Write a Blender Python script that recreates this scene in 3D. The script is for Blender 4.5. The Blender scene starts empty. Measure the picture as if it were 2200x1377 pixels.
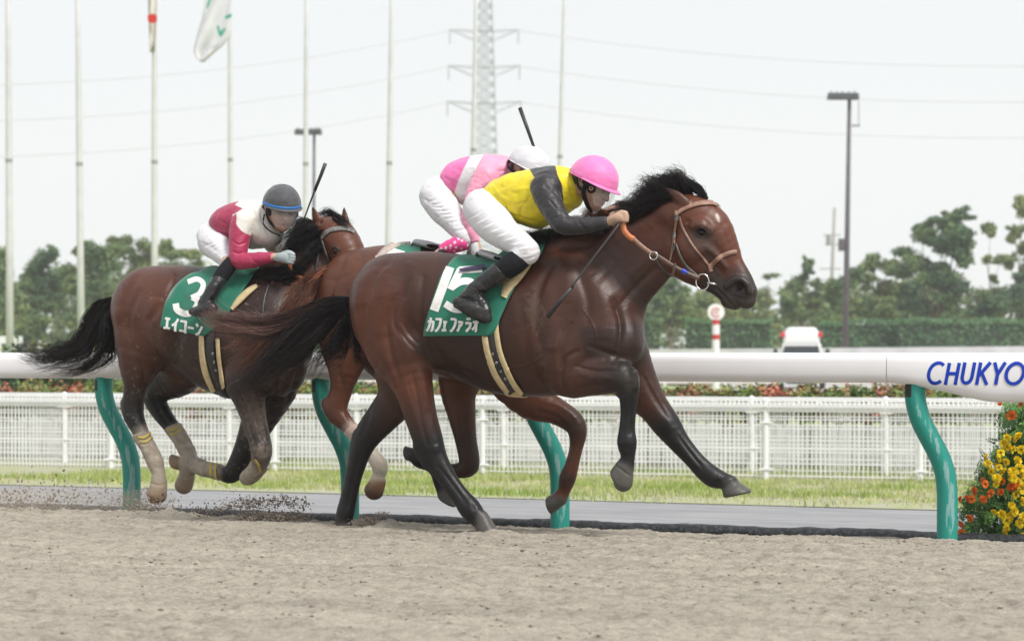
import bpy, math, random
import numpy as np
from mathutils import Vector, Matrix
from mathutils.bvhtree import BVHTree

random.seed(7)
RNG = np.random.default_rng(11)
SC = bpy.context.scene

# ---------------------------------------------------------------- camera
FPX, CXP, HORY, CAMH = 4646.0, 1100.0, 757.0, 1.0      # focal length and principal column in photo pixels, horizon row, camera height
cam_data = bpy.data.cameras.new('camera')
cam_data.sensor_width = 36.0
cam_data.lens = FPX / 2200.0 * 36.0
cam_data.shift_y = (HORY - 688.0) / 2200.0
cam_data.clip_start = 0.1
cam_data.clip_end = 3000.0
cam_data.dof.use_dof = True
cam_data.dof.focus_distance = 12.0
cam_data.dof.aperture_fstop = 3.2
cam = bpy.data.objects.new('camera', cam_data)
cam.location = (0, 0, CAMH)
cam.rotation_euler = (math.radians(90), 0, 0)
SC.collection.objects.link(cam)
SC.camera = cam

# ---------------------------------------------------------------- sky, sun, exposure
SUN_EL, SUN_AZ = math.radians(52), math.radians(142)   # high sun behind thin cloud, from behind and right of the camera
world = bpy.data.worlds.new('World')
SC.world = world
world.use_nodes = True
wn, wl = world.node_tree.nodes, world.node_tree.links
wn.clear()
wout = wn.new('ShaderNodeOutputWorld')
wbg = wn.new('ShaderNodeBackground')
wsky = wn.new('ShaderNodeTexSky')
wsky.sky_type = 'NISHITA'
wsky.sun_disc = False
wsky.sun_elevation = SUN_EL
wsky.sun_rotation = SUN_AZ
wsky.dust_density = 4.0
wmul = wn.new('ShaderNodeMix'); wmul.data_type = 'RGBA'; wmul.blend_type = 'MIX'
wmul.inputs[0].default_value = 0.93
wtc = wn.new('ShaderNodeTexCoord')
wno = wn.new('ShaderNodeTexNoise'); wno.inputs['Scale'].default_value = 2.2; wno.inputs['Detail'].default_value = 5
wrp = wn.new('ShaderNodeValToRGB')
wrp.color_ramp.elements[0].position = 0.3; wrp.color_ramp.elements[0].color = (7.75, 7.98, 8.28, 1)
wrp.color_ramp.elements[1].position = 0.7; wrp.color_ramp.elements[1].color = (8.0, 8.22, 8.5, 1)
wl.new(wtc.outputs['Generated'], wno.inputs['Vector'])
wl.new(wno.outputs['Fac'], wrp.inputs['Fac'])
wl.new(wsky.outputs['Color'], wmul.inputs[6])
wl.new(wrp.outputs['Color'], wmul.inputs[7])
wl.new(wmul.outputs[2], wbg.inputs['Color'])
wbg.inputs['Strength'].default_value = 0.1
wl.new(wbg.outputs['Background'], wout.inputs['Surface'])

sun_data = bpy.data.lights.new('sun', 'SUN')
sun_data.energy = 3.0
sun_data.angle = math.radians(16)
sun_data.color = (1.0, 0.965, 0.92)
sun = bpy.data.objects.new('sun', sun_data)
SC.collection.objects.link(sun)
# sun_rotation is a compass angle from +Y, clockwise seen from above
_sd = Vector((math.sin(SUN_AZ) * math.cos(SUN_EL), math.cos(SUN_AZ) * math.cos(SUN_EL), math.sin(SUN_EL)))
sun.rotation_euler = _sd.to_track_quat('Z', 'Y').to_euler()

SC.view_settings.view_transform = 'Standard'
SC.view_settings.look = 'None'
SC.view_settings.exposure = 0.25
SC.view_settings.gamma = 1.0
SC.render.engine = 'CYCLES'
SC.cycles.max_bounces = 6
SC.cycles.transparent_max_bounces = 8
SC.cycles.use_denoising = True
SC.cycles.volume_bounces = 4

# ---------------------------------------------------------------- small helpers
def at(px, py, Y):
    """the point at depth Y seen at photo pixel (px, py)"""
    return Vector(((px - CXP) * Y / FPX, Y, CAMH - (py - HORY) * Y / FPX))

def tag(o, label=None, cat=None, group=None, kind=None):
    if label: o['label'] = label
    if cat: o['category'] = cat
    if group: o['group'] = group
    if kind: o['kind'] = kind
    return o

def link(o, parent=None):
    SC.collection.objects.link(o)
    if parent is not None:
        o.parent = parent
    return o

def empty(name, loc=(0, 0, 0), rz=0.0):
    o = bpy.data.objects.new(name, None)
    o.location = loc
    o.rotation_euler = (0, 0, rz)
    o.empty_display_size = 0.2
    return link(o)

def mesh_np(name, V, F, mat=None, parent=None, smooth=True, col=None, loc=None, rz=None):
    """V (n,3), F list of faces or (m,k) array"""
    me = bpy.data.meshes.new(name)
    V = np.asarray(V, dtype=np.float32)
    if isinstance(F, np.ndarray):
        m, k = F.shape
        me.vertices.add(len(V)); me.vertices.foreach_set('co', V.ravel())
        me.loops.add(m * k); me.loops.foreach_set('vertex_index', F.astype(np.int32).ravel())
        me.polygons.add(m)
        me.polygons.foreach_set('loop_start', np.arange(0, m * k, k, dtype=np.int32))
        try:
            me.polygons.foreach_set('loop_total', np.full(m, k, dtype=np.int32))
        except Exception:
            pass
        me.update(calc_edges=True)
    else:
        me.from_pydata([tuple(map(float, v)) for v in V], [], [tuple(int(i) for i in f) for f in F])
        me.update()
    me.validate()
    if smooth:
        me.polygons.foreach_set('use_smooth', np.ones(len(me.polygons), dtype=bool))
    if col is not None:
        a = me.color_attributes.new('col', 'FLOAT_COLOR', 'POINT')
        c = np.ones((len(V), 4), dtype=np.float32); c[:, :3] = col
        a.data.foreach_set('color', c.ravel())
    if mat is not None:
        me.materials.append(mat)
    o = bpy.data.objects.new(name, me)
    if loc is not None: o.location = loc
    if rz is not None: o.rotation_euler = (0, 0, rz)
    return link(o, parent)

class MB:
    """collects simple solids, then links them as one mesh"""
    def __init__(s): s.V = []; s.F = []; s.n = 0
    def add(s, V, F):
        V = np.asarray(V, float).reshape(-1, 3)
        s.V.append(V); s.F += [tuple(int(i) + s.n for i in f) for f in F]; s.n += len(V); return s
    def box(s, lo, hi, taper=0):
        x0, y0, z0 = lo; x1, y1, z1 = hi; t = taper
        return s.add([(x0, y0, z0), (x1, y0, z0), (x1, y1, z0), (x0, y1, z0), (x0 + t, y0 + t, z1), (x1 - t, y0 + t, z1), (x1 - t, y1 - t, z1), (x0 + t, y1 - t, z1)],
                     [(0, 3, 2, 1), (4, 5, 6, 7), (0, 1, 5, 4), (1, 2, 6, 5), (2, 3, 7, 6), (3, 0, 4, 7)])
    def bar(s, a, b, w, h=None, up=(0, 0, 1)):
        a = Vector(a); b = Vector(b); h = h or w
        d = (b - a).normalized(); up = Vector(up)
        if abs(d.dot(up)) > 0.95: up = Vector((0, 1, 0))
        x = d.cross(up).normalized() * w / 2; y = x.cross(d).normalized() * h / 2
        P = [a - x - y, a + x - y, a + x + y, a - x + y, b - x - y, b + x - y, b + x + y, b - x + y]
        return s.add(P, [(0, 3, 2, 1), (4, 5, 6, 7), (0, 1, 5, 4), (1, 2, 6, 5), (2, 3, 7, 6), (3, 0, 4, 7)])
    def tube(s, pts, rad, n=12, cap=True):
        pts = [Vector(p) for p in pts]
        if not hasattr(rad, '__len__'): rad = [rad] * len(pts)
        rings = []; prev = None
        for i, p in enumerate(pts):
            d = (pts[min(i + 1, len(pts) - 1)] - pts[max(i - 1, 0)]).normalized()
            if prev is None:
                u = Vector((0, 0, 1)) if abs(d.z) < 0.9 else Vector((1, 0, 0))
                x = d.cross(u).normalized()
            else:
                x = (prev - d * prev.dot(d)).normalized()
            prev = x; y = d.cross(x)
            rings.append([p + (x * math.cos(2 * math.pi * j / n) + y * math.sin(2 * math.pi * j / n)) * rad[i] for j in range(n)])
        F = []
        for i in range(len(pts) - 1):
            for j in range(n):
                k = (j + 1) % n
                F.append((i * n + j, i * n + k, (i + 1) * n + k, (i + 1) * n + j))
        if cap:
            F.append(tuple(reversed(range(n)))); F.append(tuple(range((len(pts) - 1) * n, len(pts) * n)))
        return s.add([tuple(v) for r in rings for v in r], F)
    def build(s, name, mat, parent=None, smooth=False, loc=None, rz=None):
        return mesh_np(name, np.concatenate(s.V), s.F, mat, parent, smooth, loc=loc, rz=rz)

def bevel(o, w=0.005, seg=2):
    m = o.modifiers.new('bevel', 'BEVEL'); m.width = w; m.segments = seg; m.limit_method = 'ANGLE'; return o

# ---------------------------------------------------------------- noise on arrays
_P = RNG.permutation(4096).astype(np.int64); _RV = RNG.random(4096)
def vnoise(x, y, z=0.0):
    x = np.asarray(x, float); y = np.asarray(y, float); z = np.asarray(z, float) + 0 * x
    xi = np.floor(x).astype(np.int64); yi = np.floor(y).astype(np.int64); zi = np.floor(z).astype(np.int64)
    fx = x - xi; fy = y - yi; fz = z - zi
    fx = fx * fx * (3 - 2 * fx); fy = fy * fy * (3 - 2 * fy); fz = fz * fz * (3 - 2 * fz)
    def h(a, b, c): return _RV[_P[(_P[(_P[a & 4095] + b) & 4095] + c) & 4095]]
    r = 0
    for dx in (0, 1):
        for dy in (0, 1):
            for dz in (0, 1):
                r = r + h(xi + dx, yi + dy, zi + dz) * (fx if dx else 1 - fx) * (fy if dy else 1 - fy) * (fz if dz else 1 - fz)
    return r * 2 - 1
def fbm(x, y, z=0.0, o=4, g=0.5):
    r = 0; a = 1.0; s = 1.0
    for i in range(o):
        r = r + a * vnoise(x * s + 17.3 * i, y * s + 5.1 * i, np.asarray(z) * s + 3.7 * i); a *= g; s *= 2.03
    return r

# ---------------------------------------------------------------- materials
def mat_new(name):
    m = bpy.data.materials.new(name); m.use_nodes = True
    nt = m.node_tree; nt.nodes.clear()
    out = nt.nodes.new('ShaderNodeOutputMaterial'); b = nt.nodes.new('ShaderNodeBsdfPrincipled')
    nt.links.new(b.outputs[0], out.inputs[0])
    return m, nt, b
def rgba(c): return (c[0], c[1], c[2], 1.0)
def mat(name, c, rough=0.6, c2=None, scale=8.0, detail=4, bump=0.0, bscale=60.0, metal=0.0, spec=0.5, coat=0.0, sheen=0.0, attr=False, stretch=None, lo=0.35, hi=0.65, bdist=0.01, sss=0.0, trans=0.0):
    """principled material, colour c with c2 in noise patches, or the mesh's own colour attribute with a little noise"""
    m, nt, b = mat_new(name)
    N, L = nt.nodes, nt.links
    tc = N.new('ShaderNodeTexCoord'); vec = tc.outputs['Object']
    if stretch:
        mp = N.new('ShaderNodeMapping'); mp.inputs['Scale'].default_value = stretch
        L.new(vec, mp.inputs['Vector']); vec = mp.outputs['Vector']
    b.inputs['Base Color'].default_value = rgba(c)
    if attr or c2 is not None:
        no = N.new('ShaderNodeTexNoise'); no.inputs['Scale'].default_value = scale; no.inputs['Detail'].default_value = detail
        L.new(vec, no.inputs['Vector'])
        mr = N.new('ShaderNodeMapRange'); mr.inputs[1].default_value = lo; mr.inputs[2].default_value = hi
        L.new(no.outputs['Fac'], mr.inputs[0])
        mx = N.new('ShaderNodeMix'); mx.data_type = 'RGBA'
        L.new(mr.outputs[0], mx.inputs[0])
        if attr:
            at_ = N.new('ShaderNodeAttribute'); at_.attribute_name = 'col'
            hs = N.new('ShaderNodeHueSaturation'); hs.inputs['Value'].default_value = 0.78 if c2 is None else c2[0]
            L.new(at_.outputs['Color'], hs.inputs['Color'])
            L.new(at_.outputs['Color'], mx.inputs[6]); L.new(hs.outputs['Color'], mx.inputs[7])
        else:
            mx.inputs[6].default_value = rgba(c); mx.inputs[7].default_value = rgba(c2)
        L.new(mx.outputs[2], b.inputs['Base Color'])
    b.inputs['Roughness'].default_value = rough
    b.inputs['Metallic'].default_value = metal
    b.inputs['Specular IOR Level'].default_value = spec
    b.inputs['Coat Weight'].default_value = coat
    b.inputs['Sheen Weight'].default_value = sheen
    b.inputs['Transmission Weight'].default_value = trans
    if sss: b.inputs['Subsurface Weight'].default_value = sss; b.inputs['Subsurface Radius'].default_value = (0.01, 0.004, 0.002)
    if bump:
        n2 = N.new('ShaderNodeTexNoise'); n2.inputs['Scale'].default_value = bscale; n2.inputs['Detail'].default_value = 5
        L.new(vec, n2.inputs['Vector'])
        bp = N.new('ShaderNodeBump'); bp.inputs['Strength'].default_value = bump; bp.inputs['Distance'].default_value = bdist
        L.new(n2.outputs['Fac'], bp.inputs['Height']); L.new(bp.outputs['Normal'], b.inputs['Normal'])
    return m
# ---------------------------------------------------------------- frames: a vertical plane a horse runs along
class Frame:
    def __init__(s, pxa, Ya, deg):
        th = math.radians(deg); s.th = th; s.c = math.cos(th); s.s = math.sin(th)
        s.O = np.array([(pxa - CXP) * Ya / FPX, Ya, 0.0])
        s.cam = s.to_local(np.array([[0, 0, CAMH]]))[0]
    def to_local(s, P):
        d = np.asarray(P, float) - s.O
        return np.stack([d[..., 0] * s.c - d[..., 1] * s.s, d[..., 0] * s.s + d[..., 1] * s.c, d[..., 2]], -1)
    def pt(s, px, py, v=0.0):
        """local point on the plane v metres nearer the camera side than the frame's own plane"""
        dx = (px - CXP) / FPX; dz = -(py - HORY) / FPX
        nO = -s.s * s.O[0] - s.c * s.O[1]
        lam = (v + nO) / (-s.s * dx - s.c)
        w = np.array([dx * lam, lam, CAMH + dz * lam])
        return s.to_local(w), lam / FPX            # point, metres per pixel there
    def ray(s, px, py):
        d = np.array([(px - CXP) / FPX, 1.0, -(py - HORY) / FPX])
        l = np.array([d[0] * s.c - d[1] * s.s, d[0] * s.s + d[1] * s.c, d[2]])
        return l / np.linalg.norm(l)

def catmull(A, n):
    """A (k,m) control rows -> smooth rows, n per span"""
    A = np.asarray(A, float)
    if len(A) < 3 or n < 2:
        if n < 2: return A
        t = np.linspace(0, 1, n + 1)[:, None]; return A[0] * (1 - t) + A[1] * t
    P = np.vstack([2 * A[0] - A[1], A, 2 * A[-1] - A[-2]])
    out = []
    for i in range(len(A) - 1):
        p0, p1, p2, p3 = P[i], P[i + 1], P[i + 2], P[i + 3]
        for j in range(n):
            t = j / n
            out.append(0.5 * ((2 * p1) + (-p0 + p2) * t + (2 * p0 - 5 * p1 + 4 * p2 - p3) * t * t + (-p0 + 3 * p1 - 3 * p2 + p3) * t ** 3))
    out.append(A[-1])
    return np.array(out)

class Blob:
    """smooth union of tapered tubes, authored as (px, py, v, radius_px[, lateral_squash]); surfaces with surface nets"""
    def __init__(s, fr, res=0.007):
        s.fr = fr; s.res = res; s.ops = []; s.cols = []
    def tube(s, pts, k=0.03, col=None, sub=3, sq=1.0, cut=False, clip=None):
        rows = []
        for p in pts:
            P, mpp = s.fr.pt(p[0], p[1], p[2])
            rows.append([*P, p[3] * mpp, p[4] if len(p) > 4 else sq])
        if len(rows) == 1: rows.append([rows[0][0] + 1e-4] + rows[0][1:])
        n = len(rows)
        R = catmull(rows, sub) if n > 2 else np.array(rows)
        R[:, 3] = np.maximum(R[:, 3], 0.0015)
        if col is not None:
            if not isinstance(col[0], (tuple, list)): col = [col] * n
            if len(col) < n: col = list(col) + [col[-1]] * (n - len(col))
            C = np.array(col[:n], float)
            tt = np.linspace(0, n - 1, len(R))
            C = np.stack([np.interp(tt, np.arange(n), C[:, j]) for j in range(3)], -1)
        else: C = None
        s.ops.append((R, k, cut, C, clip))
        return s
    def hoof(s, c, rc, heel, toe, rs, v, col, k=0.010, wide=1.0):
        """truncated cone from the coronet to a flat sole through heel and toe"""
        C0, m = s.fr.pt(c[0], c[1], v); H, _ = s.fr.pt(heel[0], heel[1], v); T, _ = s.fr.pt(toe[0], toe[1], v)
        M = (H + T) / 2; ax = T - H; n = np.array([-ax[2], 0, ax[0]]); n /= np.linalg.norm(n)
        if (M - C0) @ n < 0: n = -n
        E = C0 + (M - C0) * 1.30; E2 = E + ax / np.linalg.norm(ax) * m * rs * 0.10
        R = np.array([[*C0, rc * m, wide], [*M, rs * m, wide], [*E2, rs * m * 1.08, wide]])
        s.ops.append((R, k, False, np.array([col] * 3, float), (n, float(M @ n), .020))); return s
    def local(s, R, k=0.03, col=None, sub=3, cut=False):
        """same with rows already in local metres (u, y, z, r, squash)"""
        R = np.array(R, float)
        if len(R) > 2: R = catmull(R, sub)
        C = None if col is None else np.array([col] * len(R), float)
        s.ops.append((R, k, cut, C, None)); return s
    def mesh(s, smooth=2):
        res = s.res
        pos = [R for R, k, cut, C, cl in s.ops if not cut]
        lo = np.min([np.min(R[:, :3] - R[:, 3:4], 0) for R in pos], 0) - 4 * res
        hi = np.max([np.max(R[:, :3] + R[:, 3:4], 0) for R in pos], 0) + 4 * res
        n = np.ceil((hi - lo) / res).astype(int) + 1
        A = np.full(n, 0.5, dtype=np.float32)
        ax = [(lo[i] + res * np.arange(n[i])).astype(np.float32) for i in range(3)]
        for R, k, cut, C, clip in s.ops:
            mrg = k + 3 * res
            b0 = np.min(R[:, :3] - R[:, 3:4], 0) - mrg; b1 = np.max(R[:, :3] + R[:, 3:4], 0) + mrg
            i0 = np.clip(np.floor((b0 - lo) / res).astype(int), 0, n); i1 = np.clip(np.ceil((b1 - lo) / res).astype(int) + 1, 0, n)
            if np.any(i1 <= i0): continue
            T = np.full(i1 - i0, 0.5, dtype=np.float32)
            for j in range(len(R) - 1):
                a, b = R[j], R[j + 1]
                c0 = np.minimum(a[:3] - a[3], b[:3] - b[3]) - mrg; c1 = np.maximum(a[:3] + a[3], b[:3] + b[3]) + mrg
                j0 = np.clip(np.floor((c0 - lo) / res).astype(int), i0, i1); j1 = np.clip(np.ceil((c1 - lo) / res).astype(int) + 1, i0, i1)
                if np.any(j1 <= j0): continue
                sl = tuple(slice(j0[q] - i0[q], j1[q] - i0[q]) for q in range(3))
                X = (ax[0][j0[0]:j1[0]] - np.float32(a[0]))[:, None, None]
                sqm = np.float32(0.5 * (a[4] + b[4]))
                Y = (ax[1][j0[1]:j1[1]] - np.float32(a[1]))[None, :, None]
                Z = (ax[2][j0[2]:j1[2]] - np.float32(a[2]))[None, None, :]
                d = (b - a)[:3].astype(np.float32)
                L2 = float(d[0] ** 2 + (d[1] / sqm) ** 2 + d[2] ** 2) + 1e-12
                H = np.clip((X * d[0] + Y * (d[1] / sqm ** 2) + Z * d[2]) / np.float32(L2), 0, 1)
                S = a[4] + H * np.float32(b[4] - a[4])
                D = np.sqrt((X - H * d[0]) ** 2 + ((Y - H * d[1]) / S) ** 2 + (Z - H * d[2]) ** 2) - (np.float32(a[3]) + H * np.float32(b[3] - a[3]))
                T[sl] = np.minimum(T[sl], D * min(1.0, float(sqm)) if False else D)
            if clip is not None:      # keep the half space dot(p, nrm) <= off
                nr, off = clip[0], clip[1]
                Xc = ax[0][i0[0]:i1[0]][:, None, None] * nr[0] + ax[1][i0[1]:i1[1]][None, :, None] * nr[1] + ax[2][i0[2]:i1[2]][None, None, :] * nr[2] - off
                Xc = Xc.astype(np.float32)
                if len(clip) > 2:
                    kc = np.float32(clip[2]); hh = np.clip(.5 + .5 * (T - Xc) / kc, 0, 1); T = T * hh + Xc * (1 - hh) + kc * hh * (1 - hh)
                else: T = np.maximum(T, Xc)
            sl = tuple(slice(i0[q], i1[q]) for q in range(3))
            O = A[sl]; kk = np.float32(max(k, 1e-4))
            if cut:
                h = np.clip(0.5 - 0.5 * (O + T) / kk, 0, 1)
                A[sl] = O * (1 - h) + (-T) * h + kk * h * (1 - h)
            else:
                h = np.clip(0.5 + 0.5 * (O - T) / kk, 0, 1)
                A[sl] = O * (1 - h) + T * h - kk * h * (1 - h)
        V, F = surface_nets(A, lo, res)
        V = laplace(V, F, smooth)
        col = None
        cc = [(R, C) for R, k, cut, C, cl in s.ops if C is not None]
        if cc:
            num = np.zeros((len(V), 3)); den = np.zeros(len(V)) + 1e-12
            bestd = np.full(len(V), 1e3)
            Ds = []
            for R, C in cc:
                for j in range(len(R) - 1):
                    a, b = R[j], R[j + 1]
                    sc = np.array([1, 1 / (0.5 * (a[4] + b[4])), 1])
                    d = (b - a)[:3] * sc; q = (V - a[:3]) * sc
                    h = np.clip((q @ d) / (d @ d + 1e-12), 0, 1)
                    dist = np.linalg.norm(q - h[:, None] * d, axis=1) - (a[3] + h * (b[3] - a[3]))
                    Ds.append((dist, h, C[j], C[j + 1])); bestd = np.minimum(bestd, dist)
            for dist, h, c0, c1 in Ds:
                w = np.exp(-np.minimum((dist - bestd) / 0.0045, 40))
                num += w[:, None] * (c0 + h[:, None] * (c1 - c0)); den += w
            col = num / den[:, None]
        return V, F, col

def surface_nets(A, lo, res):
    S = A < 0
    n = S.shape
    c = np.zeros((n[0] - 1, n[1] - 1, n[2] - 1), dtype=np.int8)
    for dx in (0, 1):
        for dy in (0, 1):
            for dz in (0, 1):
                c += S[dx:n[0] - 1 + dx, dy:n[1] - 1 + dy, dz:n[2] - 1 + dz]
    act = (c > 0) & (c < 8)
    I = np.argwhere(act)
    idx = np.full(act.shape, -1, dtype=np.int32); idx[act] = np.arange(len(I))
    corners = [(dx, dy, dz) for dx in (0, 1) for dy in (0, 1) for dz in (0, 1)]
    vals = {cc: A[I[:, 0] + cc[0], I[:, 1] + cc[1], I[:, 2] + cc[2]].astype(float) for cc in corners}
    acc = np.zeros((len(I), 3)); cnt = np.zeros(len(I))
    for ca in corners:
        for d in range(3):
            if ca[d]: continue
            cb = list(ca); cb[d] = 1; cb = tuple(cb)
            va, vb = vals[ca], vals[cb]
            m = (va < 0) != (vb < 0)
            t = np.where(m, va / np.where(m, va - vb, 1), 0)
            p = np.tile(np.array(ca, float), (len(I), 1)); p[:, d] = t
            acc += p * m[:, None]; cnt += m
    V = (I + acc / cnt[:, None]) * res + lo
    F = []
    for d in range(3):
        e1, e2 = [(1, 2), (2, 0), (0, 1)][d]
        s0 = [slice(None)] * 3; s1 = [slice(None)] * 3; s0[d] = slice(0, n[d] - 1); s1[d] = slice(1, n[d])
        a = S[tuple(s0)]; b = S[tuple(s1)]
        m = a != b
        E = np.argwhere(m)
        ok = (E[:, e1] > 0) & (E[:, e2] > 0) & (E[:, e1] < n[e1] - 1) & (E[:, e2] < n[e2] - 1)
        E = E[ok]; ins = a[E[:, 0], E[:, 1], E[:, 2]]
        def g(o1, o2):
            Q = E.copy(); Q[:, e1] += o1; Q[:, e2] += o2
            return idx[Q[:, 0], Q[:, 1], Q[:, 2]]
        q = np.stack([g(-1, -1), g(0, -1), g(0, 0), g(-1, 0)], 1)
        q[~ins] = q[~ins][:, ::-1]
        F.append(q)
    return V, np.concatenate(F)

def laplace(V, F, it, lam=0.5):
    if it <= 0: return V
    E = np.concatenate([F[:, [0, 1]], F[:, [1, 2]], F[:, [2, 3]], F[:, [3, 0]]])
    for _ in range(it):
        acc = np.zeros_like(V); cnt = np.bincount(E[:, 0], minlength=len(V)) + np.bincount(E[:, 1], minlength=len(V))
        for j in range(3):
            acc[:, j] = np.bincount(E[:, 0], V[E[:, 1], j], len(V)) + np.bincount(E[:, 1], V[E[:, 0], j], len(V))
        V = V + lam * (acc / np.maximum(cnt, 1)[:, None] - V)
    return V

def vnormals(V, F):
    a, b, c, d = (V[F[:, i]] for i in range(4))
    fn = np.cross(c - a, d - b); N = np.zeros_like(V)
    for i in range(4):
        for j in range(3):
            N[:, j] += np.bincount(F[:, i], fn[:, j], len(V))
    return N / (np.linalg.norm(N, axis=1)[:, None] + 1e-12)

def project_px(fr, V):
    """photo pixel of local points"""
    X = fr.O[0] + V[:, 0] * fr.c + V[:, 1] * fr.s
    Y = fr.O[1] - V[:, 0] * fr.s + V[:, 1] * fr.c
    return CXP + X / Y * FPX, HORY - (V[:, 2] - CAMH) / Y * FPX

class Surf:
    """something to lay straps and cloth on"""
    def __init__(s, fr, V, F):
        s.fr = fr; s.bvh = BVHTree.FromPolygons([tuple(v) for v in V.tolist()], F.tolist())
        s.cam = Vector(fr.cam)
    def hit(s, px, py, off=0.003):
        d = Vector(s.fr.ray(px, py))
        h, nr, i, dist = s.bvh.ray_cast(s.cam, d)
        if h is None: return None
        return h + nr * off, nr
    def cast(s, o, d, off=0.003):
        h, nr, i, dist = s.bvh.ray_cast(Vector(o), Vector(d).normalized())
        if h is None: return None
        return h + nr * off, nr

def strap(surf, path, w, off=0.004, thick=0.003, step=4.0, mb=None, closed=False, plain=False):
    """ribbon following a pixel path, laid on a surface (or left on the frame when a row misses)"""
    mb = mb or MB()
    P = np.array([p[:2] for p in path], float)
    W = np.array([p[2] if len(p) > 2 else w for p in path], float)
    if not plain and len(P) > 2:
        S = catmull(np.column_stack([P, W]), 8)
    else:
        S = np.column_stack([P, W])
    seg = np.r_[0, np.cumsum(np.hypot(*np.diff(S[:, :2], axis=0).T))]
    m = max(2, int(seg[-1] / step) + 1)
    tt = np.linspace(0, seg[-1], m)
    Q = np.column_stack([np.interp(tt, seg, S[:, j]) for j in range(3)])
    T = np.gradient(Q[:, :2], axis=0); T /= np.linalg.norm(T, axis=1)[:, None] + 1e-9
    Nn = np.stack([-T[:, 1], T[:, 0]], 1)
    rows = []; last = [None, None, None]
    nc = 3
    for i in range(m):
        row = []
        for j in range(nc):
            q = Q[i, :2] + Nn[i] * Q[i, 2] * (j / (nc - 1) - 0.5)
            h = surf.hit(q[0], q[1], off)
            if h is None:
                if last[j] is None:
                    # nearest known depth in the row
                    pr = next((r for r in row if r is not None), None)
                    base = pr[0] if pr else None
                    if base is None: row.append(None); continue
                    dist = (base - surf.cam).length
                else:
                    dist = (last[j][0] - surf.cam).length
                h = (surf.cam + Vector(surf.fr.ray(q[0], q[1])) * dist, Vector((0, -1, 0)))
            last[j] = h; row.append(h)
        if all(r is not None for r in row): rows.append(row)
    if len(rows) < 2: return mb
    V = []; F = []
    k = 2 * nc
    for row in rows:
        for h in row: V.append(tuple(h[0]))
        for h in row: V.append(tuple(h[0] - h[1] * thick))
    for i in range(len(rows) - 1):
        a = i * k; b = (i + 1) * k
        for j in range(nc - 1):
            F.append((a + j, a + j + 1, b + j + 1, b + j))
            F.append((a + nc + j, b + nc + j, b + nc + j + 1, a + nc + j + 1))
        F.append((a, b, b + nc, a + nc)); F.append((a + nc - 1, a + k - 1, b + k - 1, b + nc - 1))
    F.append(tuple(range(nc)) + tuple(reversed(range(nc, k))))
    e = (len(rows) - 1) * k
    F.append(tuple(e + j for j in reversed(range(nc))) + tuple(e + j for j in range(nc, k)))
    mb.add(V, F)
    return mb

def patch(surf, poly_px, off=0.003, step=6.0, mb=None):
    """flat filled outline in pixels, triangulated as a grid clipped to the outline, laid on a surface"""
    mb = mb or MB()
    P = np.array(poly_px, float)
    from mathutils.geometry import delaunay_2d_cdt
    n = len(P); x0, y0 = P.min(0); x1, y1 = P.max(0)
    pts = [Vector(p) for p in P.tolist()]; edges = [(i, (i + 1) % n) for i in range(n)]
    def inside(x, y):
        c = False
        for i in range(n):
            xa, ya = P[i]; xb, yb = P[(i + 1) % n]
            if (ya > y) != (yb > y) and x < (xb - xa) * (y - ya) / (yb - ya) + xa: c = not c
        return c
    for x in np.arange(x0 + step / 2, x1, step):
        for y in np.arange(y0 + step / 2, y1, step):
            if inside(x, y): pts.append(Vector((x, y)))
    vo, eo, fo, *_ = delaunay_2d_cdt(pts, edges, [list(range(n))], 1, 1e-4)
    V = []; last = None
    for v in vo:
        h = surf.hit(v.x, v.y, off)
        if h is None:
            dist = (last - surf.cam).length if last is not None else (Vector(surf.fr.pt(v.x, v.y, 0)[0]) - surf.cam).length
            q = surf.cam + Vector(surf.fr.ray(v.x, v.y)) * dist
        else: q = h[0]
        last = q; V.append(tuple(q))
    mb.add(V, [tuple(f) for f in fo])
    return mb

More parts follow.
